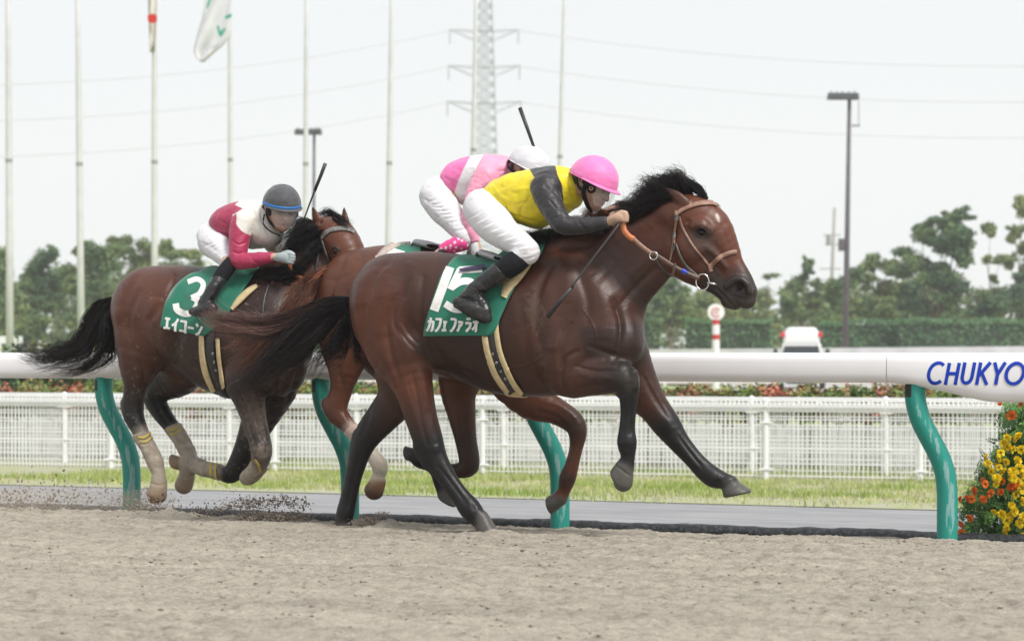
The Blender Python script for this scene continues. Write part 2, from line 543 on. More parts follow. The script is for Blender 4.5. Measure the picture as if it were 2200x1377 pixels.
# ---------------------------------------------------------------- hair
def hair(name, fr, locks, mat_, parent, seed=1, r0=0.0012, seg=14, curl=0.02):
    """locks: dict(path=[(px,py,v,radius_px)...], n, col0, col1, len=(a,b), curl)"""
    rng = np.random.default_rng(seed)
    VV = []; FF = []; CC = []; base = 0
    for lk in locks:
        rows = []
        for p in lk['path']:
            P, mpp = fr.pt(p[0], p[1], p[2]); rows.append([*P, p[3] * mpp])
        R = catmull(rows, 8)
        n = lk['n']; m = seg
        t = np.linspace(0, 1, m)
        Ln = rng.uniform(*lk.get('len', (0.6, 1.0)), n)
        ST = rng.uniform(*lk.get('start', (0.0, 0.05)), n)
        ti = (ST[:, None] + (Ln - ST)[:, None] * t[None]) * (len(R) - 1)
        C = np.stack([np.interp(ti.ravel(), np.arange(len(R)), R[:, j]).reshape(n, m) for j in range(4)], -1)
        ng = max(3, n // lk.get('per', 34)); grp = rng.integers(0, ng, n)
        go = rng.normal(size=(ng, 3)); go /= np.linalg.norm(go, axis=1)[:, None]; go *= rng.random((ng, 1)) ** 0.5
        io = rng.normal(size=(n, 3)) * .5
        sp = (0.55 - 0.30 * t + 0.10 * t ** 3)[None, :, None]
        P = C[..., :3] + (go[grp][:, None, :] * (1 - .25 * sp) + io[:, None, :] * sp * .62) * C[..., 3:4]
        cu = lk.get('curl', curl)
        gph = rng.uniform(0, 6.28, (ng, 3, 3)); goff = rng.normal(size=(ng, 3))
        for h in range(3):
            P += cu / (h + 1) * (t[None, :, None] ** 1.2) * np.sin((h + 1) * 2.1 * t[None, :, None] * 3 + gph[grp][:, h][:, None, :])
        P += (t[None, :, None] ** 1.5) * goff[grp][:, None, :] * cu * 0.9
        P += (t[None, :, None] ** 2) * rng.normal(size=(n, 1, 3)) * cu * lk.get('fray', 0.6)
        # tubes with three sides
        T = np.gradient(P, axis=1); T /= np.linalg.norm(T, axis=2)[..., None] + 1e-9
        up = np.array([0.3, 0.9, 0.3]); A = np.cross(T, up); A /= np.linalg.norm(A, axis=2)[..., None] + 1e-9; B = np.cross(T, A)
        rr = lk.get('r', r0) * (1 - 0.85 * t ** 2)[None, :, None] * rng.uniform(0.7, 1.3, (n, 1, 1))
        ring = np.stack([P + rr * (A * math.cos(q) + B * math.sin(q)) for q in (0, 2.094, 4.189)], 2)   # n,m,3,3
        V = ring.reshape(-1, 3)
        i = np.arange(n)[:, None, None] * (m * 3) + np.arange(m - 1)[None, :, None] * 3 + np.arange(3)[None, None, :]
        j = np.arange(n)[:, None, None] * (m * 3) + np.arange(m - 1)[None, :, None] * 3 + ((np.arange(3) + 1) % 3)[None, None, :]
        F = np.stack([i, j, j + 3, i + 3], -1).reshape(-1, 4) + base
        c0 = np.array(lk['col0']); c1 = np.array(lk.get('col1', lk['col0']))
        cc = c0 + (c1 - c0) * (t ** 1.3)[None, :, None] + 0 * P
        cc = cc * (rng.uniform(0.5, 1.9, ng)[grp] * rng.uniform(0.7, 1.3, n))[:, None, None]
        CC.append(np.repeat(cc[:, :, None, :], 3, 2).reshape(-1, 3))
        VV.append(V); FF.append(F); base += len(V)
    return mesh_np(name, np.concatenate(VV), np.concatenate(FF), mat_, parent, True, col=np.concatenate(CC))

def ball(mb, c, r, n=14, m=10, s=(1, 1, 1)):
    V = [(c[0], c[1], c[2] + r * s[2])]; F = []
    for i in range(1, m):
        a = math.pi * i / m
        for j in range(n):
            b_ = 2 * math.pi * j / n
            V.append((c[0] + r * s[0] * math.sin(a) * math.cos(b_), c[1] + r * s[1] * math.sin(a) * math.sin(b_), c[2] + r * s[2] * math.cos(a)))
    V.append((c[0], c[1], c[2] - r * s[2])); e = len(V) - 1
    for j in range(n):
        k = (j + 1) % n; F.append((0, 1 + j, 1 + k)); F.append((e, e - n + k, e - n + j))
        for i in range(m - 2):
            F.append((1 + i * n + j, 1 + (i + 1) * n + j, 1 + (i + 1) * n + k, 1 + i * n + k))
    return mb.add(V, F)
# ---------------------------------------------------------------- relief drawn on the near side: grooves (depth < 0) and swells (depth > 0), pixels and millimetres
def sculpt(fr, V, F, strokes, side=1):
    N = vnormals(V, F); px, py = project_px(fr, V)
    # only what faces the camera
    cam = fr.cam; face = np.einsum('ij,ij->i', N, cam - V) > 0
    D = np.zeros(len(V))
    for st in strokes:
        P = catmull(np.array(st['p'], float), 6) if len(st['p']) > 2 else np.array(st['p'], float)
        w = st['w']; m = st['d'] / 1000.0
        best = np.full(len(V), 1e9); tt = np.zeros(len(V))
        for i in range(len(P) - 1):
            a, b = P[i], P[i + 1]; d = b - a; L = d @ d + 1e-9
            h = np.clip(((px - a[0]) * d[0] + (py - a[1]) * d[1]) / L, 0, 1)
            q = np.hypot(px - a[0] - h * d[0], py - a[1] - h * d[1])
            u = q < best; best = np.where(u, q, best); tt = np.where(u, (i + h) / (len(P) - 1), tt)
        fade = np.sin(np.pi * np.clip(tt, 0.0, 1.0)) ** 0.4 * 0.85 + 0.15
        D += m * np.exp(-(best / w) ** 2) * fade
    return V + N * (D * face)[:, None]

def end_clip(fr, px, py, v, dpx, dpy, dv=0):
    """plane through a pixel point, keeping the side the direction (dpx,dpy) points away from"""
    P, m = fr.pt(px, py, v); n = np.array([dpx, -dv * 100, -dpy], float); n /= np.linalg.norm(n)
    return (n, float(P @ n))

# ---------------------------------------------------------------- ground profile: w = metres beyond the leading horse's line
FG = Frame(1100, 12.05, 22)
W_K = np.array([-400, -30, 0.0, 1.6, 2.0, 6.1, 11.5, 3000.0]); W_Z = np.array([0.0, 0.0, 0.0, -0.115, -0.15, -0.25, -0.40, -0.40])
def gz(w): return np.interp(w, W_K, W_Z)
def g_at(px, w, up=0.0):
    """ground point (world) in image column px, w metres beyond the front line"""
    dx = (px - CXP) / FPX
    # X = dx*Y ; w = (X-Ox)*s + (Y-Oy)*c
    Y = (w + FG.O[0] * FG.s + FG.O[1] * FG.c) / (dx * FG.s + FG.c)
    return Vector((dx * Y, Y, float(gz(w)) + up))

def sheet(name, us, ws, zadd, m, relief=None, kind='structure'):
    U, W = np.meshgrid(us, ws, indexing='ij')
    Z = gz(W) + zadd
    if relief is not None: Z = Z + relief(U, W)
    V = np.stack([U, W, Z], -1).reshape(-1, 3)
    a, b = U.shape
    i = np.arange(a * b).reshape(a, b)
    F = np.stack([i[:-1, :-1], i[1:, :-1], i[1:, 1:], i[:-1, 1:]], -1).reshape(-1, 4)
    o = mesh_np(name, V, F, m, None, True, loc=FG.O, rz=-FG.th)
    return tag(o, kind=kind)

def sand_mat():
    m, nt, b = mat_new('track_sand'); N, L = nt.nodes, nt.links
    tc = N.new('ShaderNodeTexCoord')
    def noise(sc, det, st=(1, 1, 1), rough=0.6):
        mp = N.new('ShaderNodeMapping'); mp.inputs['Scale'].default_value = st
        n = N.new('ShaderNodeTexNoise'); n.inputs['Scale'].default_value = sc; n.inputs['Detail'].default_value = det; n.inputs['Roughness'].default_value = rough
        L.new(tc.outputs['Object'], mp.inputs['Vector']); L.new(mp.outputs['Vector'], n.inputs['Vector']); return n.outputs['Fac']
    big = noise(1.6, 7, (.22, 2.2, 1), .7); mid = noise(11, 8, (1, 1, 1), 0.78); fine = noise(70, 6, (1, 1, 1), 0.8)
    r1 = N.new('ShaderNodeValToRGB'); e = r1.color_ramp.elements
    e[0].position = 0.34; e[0].color = (0.22, 0.192, 0.155, 1); e[1].position = 0.52; e[1].color = (0.375, 0.338, 0.278, 1)
    L.new(mid, r1.inputs['Fac'])
    r2 = N.new('ShaderNodeMapRange'); r2.inputs[1].default_value = 0.35; r2.inputs[2].default_value = 0.65; r2.inputs[3].default_value = 0.80; r2.inputs[4].default_value = 1.10
    L.new(big, r2.inputs[0])
    r3 = N.new('ShaderNodeMapRange'); r3.inputs[1].default_value = 0.30; r3.inputs[2].default_value = 0.62; r3.inputs[3].default_value = 0.66; r3.inputs[4].default_value = 1.12
    L.new(fine, r3.inputs[0])
    mu = N.new('ShaderNodeMath'); mu.operation = 'MULTIPLY'; L.new(r2.outputs[0], mu.inputs[0]); L.new(r3.outputs[0], mu.inputs[1])
    vm = N.new('ShaderNodeVectorMath'); vm.operation = 'SCALE'; L.new(r1.outputs['Color'], vm.inputs[0]); L.new(mu.outputs[0], vm.inputs['Scale'])
    L.new(vm.outputs[0], b.inputs['Base Color'])
    b.inputs['Roughness'].default_value = 0.95; b.inputs['Specular IOR Level'].default_value = 0.2
    bp = N.new('ShaderNodeBump'); bp.inputs['Strength'].default_value = 0.9; bp.inputs['Distance'].default_value = 0.006
    L.new(fine, bp.inputs['Height']); L.new(bp.outputs['Normal'], b.inputs['Normal'])
    return m
M_SAND = sand_mat()
M_PATH = mat('path_asphalt', (0.215, 0.217, 0.225), 0.9, (0.29, 0.29, 0.295), scale=3, detail=8, bump=0.3, bscale=120, bdist=0.004, stretch=(0.5, 1.6, 1))
M_DIRT = mat('verge_soil', (0.36, 0.34, 0.27), 0.95, (0.30, 0.34, 0.14), scale=4, detail=6)
M_TURF = mat('far_turf', (0.24, 0.31, 0.11), 0.95, (0.31, 0.36, 0.16), scale=0.6, detail=6)
M_ROADC = mat('pale_road', (0.47, 0.46, 0.44), 0.9, (0.42, 0.41, 0.40), scale=1.0)

def relief(U, W):
    z = 0.011 * fbm(U * 1.3, W * 2.0, 0, 3) + 0.012 * fbm(U * 5, W * 6, 3.3, 4, 0.55)
    n = fbm(U * 16, W * 20, 7.7, 4, 0.6); z += 0.009 * np.clip(n, -0.6, 1) + 0.0045 * fbm(U * 44, W * 48, 5.5, 2, .6)
    z -= 0.016 * np.clip(fbm(U * 3.1, W * 5.0, 9.1, 3) - 0.42, 0, 1)
    # heaped sand where hooves struck and along the rail edge
    for (u, w, ru, rw, h) in ((-0.80, 0.12, .10, .10, .055), (-1.02, .18, .09, .07, .015), (-0.05, -.15, .12, .10, .012), (-1.75, .5, .35, .15, .04), (-2.6, .6, .4, .2, .04), (-3.6, .7, .6, .2, .03)):
        z += h * np.exp(-((U - u) / ru) ** 2 - ((W - w) / rw) ** 2) * (1 + 0.5 * fbm(U * 14, W * 14, 1.1, 3))
    return z
fine_w = np.concatenate([np.arange(-5.6, -2.5, 0.016), np.arange(-2.5, 1.84, 0.011)])
sheet('sand_track', np.arange(-4.6, 4.6, 0.013), fine_w, 0.0, M_SAND, relief)
sheet('sand', np.linspace(-60, 60, 40), np.array([-30, -12, -7, -5.55, 0, 1.6, 1.9]), -0.045, M_SAND)
sheet('ground', np.linspace(-1500, 1500, 61), np.concatenate([[-30, 1.6, 2.0, 6.1, 11.5], np.linspace(12, 2600, 60)]), -0.06, M_TURF)
sheet('service_road', np.linspace(-40, 40, 60), np.array([13.6, 16, 20, 24, 30]), 0.0, mat('gravel_strip', (0.17, 0.18, 0.14), 0.95, (0.30, 0.30, 0.28), scale=2.5, detail=8))
sheet('path', np.linspace(-40, 40, 60), np.array([1.75, 2.0, 4, 6.1, 6.35]), -0.01, M_PATH)
sheet('verge', np.linspace(-40, 40, 60), np.array([6.1, 8, 10, 11.5, 14.5]), -0.004, M_DIRT)
# pale concrete track crossing the infield turf, seen under the rail
a0 = [(1380, 100), (1500, 78), (1560, 62), (2500, 50)]
V = [tuple(at(1560, 757 + 1.395 * FPX / 110, 110)), tuple(at(2600, 757 + 1.395 * FPX / 110, 110)), tuple(at(2900, 757 + 1.395 * FPX / 45, 45)), tuple(at(1800, 757 + 1.395 * FPX / 45, 45)), tuple(at(1590, 757 + 1.395 * FPX / 70, 70))]
tag(mesh_np('infield_road', V, [(0, 1, 2, 3, 4)], M_ROADC, None, False), kind='structure')
V = [tuple(at(-2000, 757 + 1.39 * FPX / 118, 118)), tuple(at(4200, 757 + 1.39 * FPX / 118, 118)), tuple(at(4200, 757 + 1.39 * FPX / 96, 96)), tuple(at(-2000, 757 + 1.39 * FPX / 96, 96))]
tag(mesh_np('far_track', [(x, y, z + .012) for x, y, z in V], [(0, 1, 2, 3)], mat('far_sand', (0.50, 0.46, 0.40), 0.95, (0.45, 0.41, 0.35), scale=0.5), None, False), kind='structure')

# grass blades on the verge
def blades(name, n, ws, us, hh, cols, seed, lean=0.35, wid=0.006):
    rng = np.random.default_rng(seed)
    U = rng.uniform(*us, n); W = ws[0] + (ws[1] - ws[0]) * rng.random(n)
    pat = fbm(U * 1.1, W * 1.3, 2.0, 4)
    keep = rng.random(n) < np.clip(0.72 + pat * 0.6 - np.clip((ws[0] + 0.9 - W) / 0.9, 0, 1) * 0.85, 0.03, 1)
    U, W, pat = U[keep], W[keep], pat[keep]; n = len(U)
    H = rng.uniform(*hh, n) * (1 + 0.4 * pat); a = rng.uniform(0, 6.28, n)
    z = gz(W) - 0.01
    tip = np.stack([U + np.cos(a) * H * lean, W + np.sin(a) * H * lean, z + H], 1)
    b = rng.uniform(0, 3.14, n); wv = np.stack([np.cos(b) * wid, np.sin(b) * wid, 0 * b], 1)
    P = np.stack([U, W, z], 1)
    V = np.stack([P - wv, P + wv, tip], 1).reshape(-1, 3)
    F = np.arange(3 * n).reshape(n, 3)
    cols = np.array(cols); q = np.clip(0.5 + pat * 0.9 + rng.normal(size=n) * 0.3, 0, 1)[:, None]
    c = cols[0] * q + cols[1] * (1 - q); c = c * rng.uniform(0.75, 1.25, (n, 1))
    o = mesh_np(name, V, F, M_LEAF, None, False, col=np.repeat(c, 3, 0), loc=FG.O, rz=-FG.th)
    return o
M_LEAF = mat('leaf', (0.1, 0.2, 0.05), 0.55, attr=True, spec=0.3, scale=5)
g = blades('verge_grass', 90000, (6.0, 14.5), (-9, 8), (0.025, 0.075), [(0.30, 0.40, 0.09), (0.50, 0.48, 0.22)], 4)
tag(g, 'short yellowing green grass on the strip between grey path and white mesh fence', 'grass', kind='stuff')

# ---------------------------------------------------------------- black netting tube along the sand edge
M_NET = mat('black_netting', (0.022, 0.025, 0.028), 0.55, (0.075, 0.08, 0.085), scale=38, detail=5, bump=0.9, bscale=70, bdist=0.012, lo=.42, hi=.66)
us = np.arange(-9, 6, 0.03); V = []; nr = 14
for u in us:
    ph = u * 2.7 + 0.6 * math.sin(u * 1.3)
    r = 0.038 + 0.009 * abs(math.sin(ph)) + 0.004 * float(vnoise(u * 9, 0.3)); wc = 1.98 + 0.02 * math.sin(u * 1.7)
    for j in range(nr):
        a = 2 * math.pi * j / nr; rr = r * (1 + 0.08 * float(vnoise(u * 22, a * 2)))
        V.append((u, wc + rr * math.cos(a) * 1.3, float(gz(wc)) + 0.028 + rr * math.sin(a)))
F = [(i * nr + j, (i + 1) * nr + j, (i + 1) * nr + (j + 1) % nr, i * nr + (j + 1) % nr) for i in range(len(us) - 1) for j in range(nr)]
V = np.array(V); V[:, 1] -= 0.10
tag(mesh_np('edging_tube', V, np.array(F), M_NET, None, True, loc=FG.O, rz=-FG.th), 'lumpy black netting tube along the sand edge at the foot of the green posts', 'edging')

# ---------------------------------------------------------------- running rail on curved green posts
W_R = 1.50
M_RAIL = mat('rail_plastic', (0.80, 0.79, 0.80), 0.35, (0.75, 0.745, 0.75), scale=2.5, detail=6, spec=0.4, bump=0.02, bscale=6)
def u_of(px, w):
    p = g_at(px, w); return float(FG.to_local(np.array([[p.x, p.y, 0]]))[0][0])
_n = M_RAIL.node_tree; _b = [q for q in _n.nodes if q.type == 'BSDF_PRINCIPLED'][0]; _src = _b.inputs['Base Color'].links[0].from_socket
_tc = _n.nodes.new('ShaderNodeTexCoord'); _no = _n.nodes.new('ShaderNodeTexNoise'); _no.inputs['Scale'].default_value = 38; _no.inputs['Detail'].default_value = 6; _no.inputs['Roughness'].default_value = .8
_mp = _n.nodes.new('ShaderNodeMapping'); _mp.inputs['Scale'].default_value = (.5, 1, 1); _n.links.new(_tc.outputs['Object'], _mp.inputs['Vector']); _n.links.new(_mp.outputs['Vector'], _no.inputs['Vector'])
_mr = _n.nodes.new('ShaderNodeMapRange'); _mr.inputs[1].default_value = .66; _mr.inputs[2].default_value = .74; _n.links.new(_no.outputs['Fac'], _mr.inputs[0])
_mx = _n.nodes.new('ShaderNodeMix'); _mx.data_type = 'RGBA'; _mx.inputs[7].default_value = (.42, .37, .31, 1); _n.links.new(_mr.outputs[0], _mx.inputs[0]); _n.links.new(_src, _mx.inputs[6]); _n.links.new(_mx.outputs[2], _b.inputs['Base Color'])
def rail_section(name, uu, bots, parent=None, wid=0.085):
    """rounded-box profile swept along the rail line; bots = underside height at each u"""
    V = []; n = 28
    for u, b_ in zip(uu, bots):
        h = 1.0 - b_; zc = 1.0 - h / 2
        for j in range(n):
            a = 2 * math.pi * j / n; c, s = math.cos(a), math.sin(a)
            k = 0.62
            x = wid * math.copysign(abs(c) ** k, c); z = h / 2 * math.copysign(abs(s) ** k, s)
            V.append((u, W_R + x, zc + z))
    F = [(i * n + j, i * n + (j + 1) % n, (i + 1) * n + (j + 1) % n, (i + 1) * n + j) for i in range(len(uu) - 1) for j in range(n)]
    for k, q in ((0, 1), ((len(uu) - 1) * n, -1)):
        e = len(V); V += V[k:k + n]; F.append(tuple(range(e, e + n))[::q])
    return mesh_np(name, V, F, M_RAIL, parent, True)
rail = empty('running_rail', FG.O, -FG.th)
tag(rail, 'thick white plastic running rail with blue lettering carried on curved green posts behind the horses', 'rail')
uj0, uj1 = u_of(203, W_R), u_of(1912, W_R)
rail_section('rail_bar', np.array([-22, uj0 - 0.004]), [0.822, 0.822], rail)
rail_section('rail_bar', np.linspace(uj0, uj1 - 0.003, 12), [0.822] * 12, rail)
uw = [uj1, u_of(1950, W_R), u_of(1990, W_R), u_of(2040, W_R), u_of(2080, W_R), u_of(2110, W_R), u_of(2125, W_R), u_of(2140, W_R), u_of(2170, W_R), u_of(2600, W_R)]
panel = rail_section('lettered_panel', uw, [.822, .812, .793, .765, .740, .722, .716, .713, .712, .712], rail, 0.088)
pv = np.array([v.co[:] for v in panel.data.vertices]); 
SP = Surf(FG, pv, np.array([[f.vertices[0], f.vertices[1], f.vertices[2], f.vertices[3]] for f in panel.data.polygons if len(f.vertices) == 4]))
M_BLUEP = mat('blue_lettering', (0.010, 0.050, 0.42), 0.6, spec=.2)
mb = MB()
def sl(pts): return [(x + (801 - y) * 0.19, y) for x, y in pts]
def arc(cx, cy, rx, ry, a0, a1, n=22): return [(cx + rx * math.cos(math.radians(a)), cy - ry * math.sin(math.radians(a))) for a in np.linspace(a0, a1, n)]
lw = 7.4
LET = [arc(2013, 801, 17.5, 22, 48, 312), [(2036, 779), (2036, 826)], [(2057, 779), (2057, 826)], [(2036, 802), (2057, 802)],
       [(2069, 778), (2069, 808)] + arc(2079.5, 809, 10.5, 13.5, 180, 360, 12) + [(2090, 778)],
       [(2103, 778), (2103, 826)], [(2124, 778), (2105, 806)], [(2109, 800), (2125, 826)],
       [(2133, 778), (2144, 803)], [(2156, 778), (2144, 804)], [(2144, 802), (2144, 826)],
       arc(2181, 802, 18.5, 22, 0, 360, 30),
       ]
for k, st in enumerate(LET):
    strap(SP, sl(st), lw, 0.0015 + 0.0003 * k, 0.001, 4, mb, plain=True)
mb.build('lettering', M_BLUEP, panel, False)

M_TEAL = None
def teal():
    m, nt, b = mat_new('green_post_paint'); N, L = nt.nodes, nt.links
    tc = N.new('ShaderNodeTexCoord'); mp = N.new('ShaderNodeMapping'); mp.inputs['Scale'].default_value = (9, 9, 1.6)
    n1 = N.new('ShaderNodeTexNoise'); n1.inputs['Scale'].default_value = 3.5; n1.inputs['Detail'].default_value = 7; n1.inputs['Roughness'].default_value = 0.72
    L.new(tc.outputs['Object'], mp.inputs['Vector']); L.new(mp.outputs['Vector'], n1.inputs['Vector'])
    geo = N.new('ShaderNodeAttribute'); geo.attribute_name = 'col'      # where the paint is rubbed
    mu = N.new('ShaderNodeMath'); mu.operation = 'MULTIPLY_ADD'; mu.inputs[1].default_value = 0.27; mu.inputs[2].default_value = 0.0
    sx = N.new('ShaderNodeSeparateColor'); L.new(geo.outputs['Color'], sx.inputs[0]); L.new(sx.outputs[0], mu.inputs[0])
    ad = N.new('ShaderNodeMath'); ad.operation = 'ADD'; L.new(n1.outputs['Fac'], ad.inputs[0]); L.new(mu.outputs[0], ad.inputs[1])
    mr = N.new('ShaderNodeMapRange'); mr.inputs[1].default_value = 0.71; mr.inputs[2].default_value = 0.76; L.new(ad.outputs[0], mr.inputs[0])
    mx = N.new('ShaderNodeMix'); mx.data_type = 'RGBA'; mx.inputs[6].default_value = (0.008, 0.25, 0.20, 1); mx.inputs[7].default_value = (0.20, 0.37, 0.35, 1)
    L.new(mr.outputs[0], mx.inputs[0]); L.new(mx.outputs[2], b.inputs['Base Color']); b.inputs['Roughness'].default_value = 0.45
    return m
M_TEAL = teal()
M_DARKP = mat('black_plate', (0.02, 0.022, 0.022), 0.6)
def rail_post(px, label, first=None):
    w0 = W_R + 0.08
    zz_ = np.array([-.30, 0, .14, .22, .30, .40, .50, .60, .68, .74, .80, .90]); so = np.array([0, 0, 0, .02, .08, .27, .55, .82, .95, 1, 1, 1])
    P = catmull(np.stack([-.172 * so, -.08 * so, zz_], 1), 4)
    n = 22; V = []; C = []
    for i, p in enumerate(P):
        T = (P[min(i + 1, len(P) - 1)] - P[max(i - 1, 0)]); T /= np.linalg.norm(T)
        x = np.cross(T, np.array([0, 1., 0])); x /= np.linalg.norm(x); x = -x if x[0] < 0 else x; y = np.cross(T, x)
        r = 0.061
        for j in range(n):
            a = 2 * math.pi * j / n; V.append(p + r * (x * math.cos(a) + y * math.sin(a)))
            q = math.exp(-((math.cos(a) - .35) / .3) ** 2) if math.sin(a) * 1 < 0.6 else 0
            q = math.exp(-((a / math.pi * 180 - 300) / 34) ** 2)
            C.append((q * float(np.interp(p[2], [-.2, .1, .6, .78], [1, 1, 1, .3])), 0, 0))
    F = [(i * n + j, i * n + (j + 1) % n, (i + 1) * n + (j + 1) % n, (i + 1) * n + j) for i in range(len(P) - 1) for j in range(n)]
    F.append(tuple(reversed(range(n)))); F.append(tuple(range((len(P) - 1) * n, len(P) * n)))
    u = u_of(px, w0)
    Wp = FG.O + np.array([FG.c * u + FG.s * w0, -FG.s * u + FG.c * w0, 0])
    o = mesh_np('rail_post', V, F, M_TEAL, None, True, col=np.array(C), loc=Wp, rz=-FG.th)
    mb = MB(); 
    pl = []
    for z in (.74, .815):
        for a in np.linspace(-2.75, -1.75, 5):
            pl.append((-.172 + 0.0625 * math.cos(a), -.08 + 0.0625 * math.sin(a), z))
    mb.add(pl, [(i, i + 1, i + 6, i + 5) for i in range(4)])
    mb.build('black_plate', M_DARKP, o)
    tag(o, label, 'post', 'curved green posts of the running rail')
rail_post(283, 'curved green rail post behind the hind legs of the rearmost horse')
rail_post(752, 'curved green rail post behind the planted hind leg of the leading horse')
rail_post(1203, 'curved green rail post beneath the belly of the leading horse')
rail_post(2035, 'curved scuffed green rail post beside the marigolds, under the blue lettering')

# ---------------------------------------------------------------- white mesh fences
M_FENCE = mat('fence_white', (0.80, 0.80, 0.80), 0.45, (0.74, 0.74, 0.74), scale=5)
def fence_line(name, label, pxs, back, clampz):
    A = at(0, HORY + 1.4 * FPX / 26.8, 26.8); B = at(2100, HORY + 1.4 * FPX / 23.4, 23.4)
    d = (B - A).normalized(); nrm = Vector((-d.y, d.x, 0)) * back
    def loc(px):
        # intersection of column with fence line
        dx = (px - CXP) / FPX; A2 = A + nrm
        t = (dx * A2.y - A2.x) / (d.x - dx * d.y); return A2 + d * t
    root = empty(name, loc(1100)); O = loc(1100)
    tag(root, label, 'fence', 'parallel white mesh fences behind the path')
    L_ = [loc(p) for p in pxs]
    for i, p in enumerate(L_):
        q = p - O
        mb = MB(); mb.tube([q + Vector((0, 0, -.1)), q + Vector((0, 0, .86))], 0.033, 12); mb.tube([q + Vector((0, 0, .86)), q + Vector((0, 0, .875)), q + Vector((0, 0, .9))], [.038, .036, .012], 12)
        for zz in clampz: mb.box(q + Vector((-.075, -.045, zz)), q + Vector((.075, -.02, zz + .018)))
        mb.build('fence_post', M_FENCE, root)
    prof = [(0, .03), (0, .06), (0, .20), (0, .235), (0, .27), (0, .305), (0, .335), (0, .42), (0, .50), (0, .58), (0, .66), (0, .74), (.03, .775), (.05, .83), (0, .885), (-.03, .83), (-.0, .76)]
    for i in range(len(L_) - 1):
        a = L_[i] - O; b = L_[i + 1] - O; mb = MB()
        for k, (yy, z) in enumerate([(0, .035), (0, .17), (0, .30), (0, .335), (0, .43), (0, .56), (0, .66)]):
            mb.bar(a + Vector((0, yy, z)), b + Vector((0, yy, z)), .010, .013)
        for yy, z, w in ((-.02, .757, .026), (-.045, .808, .024), (0.0, .872, .028), (.03, .80, .012), (-.02, .84, .009)):
            mb.bar(a + Vector((0, yy, z)), b + Vector((0, yy, z)), w * .6, w)
        n = int((b - a).length / 0.050)
        for j in range(1, n):
            p = a.lerp(b, j / n); mb.box(p + Vector((-.0043, -.0043, 0)), p + Vector((.0043, .0043, .76)))
            mb.bar(p + Vector((0, 0, .75)), p + Vector((0, -.045, .81)), .006); mb.bar(p + Vector((0, -.045, .81)), p + Vector((0, 0, .875)), .006)
        mb.build('mesh_panel', M_FENCE, root)
fence_line('mesh_fence', 'nearer of the two white wire mesh fences, its posts standing at the grass edge', [-860, -490, -120, 239, 590, 1037, 1340, 1645, 1977, 2330], 0.0, (.62, .10))
fence_line('mesh_fence', 'farther of the two white wire mesh fences, seen through the nearer one', [-940, -580, -220, 139, 493, 765, 1081, 1615, 1903, 2330], 1.1, (.70, .28))

# ---------------------------------------------------------------- foliage helpers
def leaf_cloud(lobes, n, size, cols, seed, shell=0.55, squash=1.0, gap=0.25, fr=2.2, droop=0.0):
    """leaf quads through ellipsoid lobes (x,y,z,rx,ry,rz) in metres; returns V,F,C"""
    rng = np.random.default_rng(seed)
    Lb = np.array(lobes, float); vol = Lb[:, 3] * Lb[:, 5]; idx = rng.choice(len(Lb), n, p=vol / vol.sum())
    d = rng.normal(size=(n, 3)); d /= np.linalg.norm(d, axis=1)[:, None]
    r = shell + (1 - shell) * rng.random(n) ** 0.6; r *= 1 + 0.38 * vnoise(d[:, 0] * 3 + idx * 3.1, d[:, 1] * 3, d[:, 2] * 3)
    P = Lb[idx, :3] + d * r[:, None] * Lb[idx, 3:6]
    g_ = fbm(P[:, 0] * fr, P[:, 1] * fr, P[:, 2] * fr, 3)
    keep = g_ > -gap * 1.6 + rng.normal(size=n) * 0.12 - 0.1
    P, d, idx, g_ = P[keep], d[keep], idx[keep], g_[keep]; n = len(P)
    a = rng.normal(size=(n, 3)); a /= np.linalg.norm(a, axis=1)[:, None]
    nn = d * 0.6 + rng.normal(size=(n, 3)) * 0.6 + np.array([0, 0, .35]); nn /= np.linalg.norm(nn, axis=1)[:, None]
    x = np.cross(nn, a); x /= np.linalg.norm(x, axis=1)[:, None] + 1e-9; y = np.cross(nn, x)
    s = size * rng.uniform(0.6, 1.3, (n, 1))
    V = np.stack([P - x * s * .5, P + y * s * .28 , P + x * s * .5 + nn * s * -.1, P - y * s * .28], 1).reshape(-1, 3)
    F = np.arange(4 * n).reshape(n, 4)
    cols = np.array(cols, float); q = np.clip(0.5 + 0.8 * vnoise(P[:, 0] * fr * .6 + 9, P[:, 1] * fr * .6, P[:, 2] * fr * .6) + rng.normal(size=n) * .22, 0, 1)
    k = q * (len(cols) - 1); i0 = np.minimum(k.astype(int), len(cols) - 2); f = (k - i0)[:, None]
    C = cols[i0] * (1 - f) + cols[i0 + 1] * f; C = C * rng.uniform(.7, 1.3, (n, 1))
    return V, F, np.repeat(C, 4, 0)

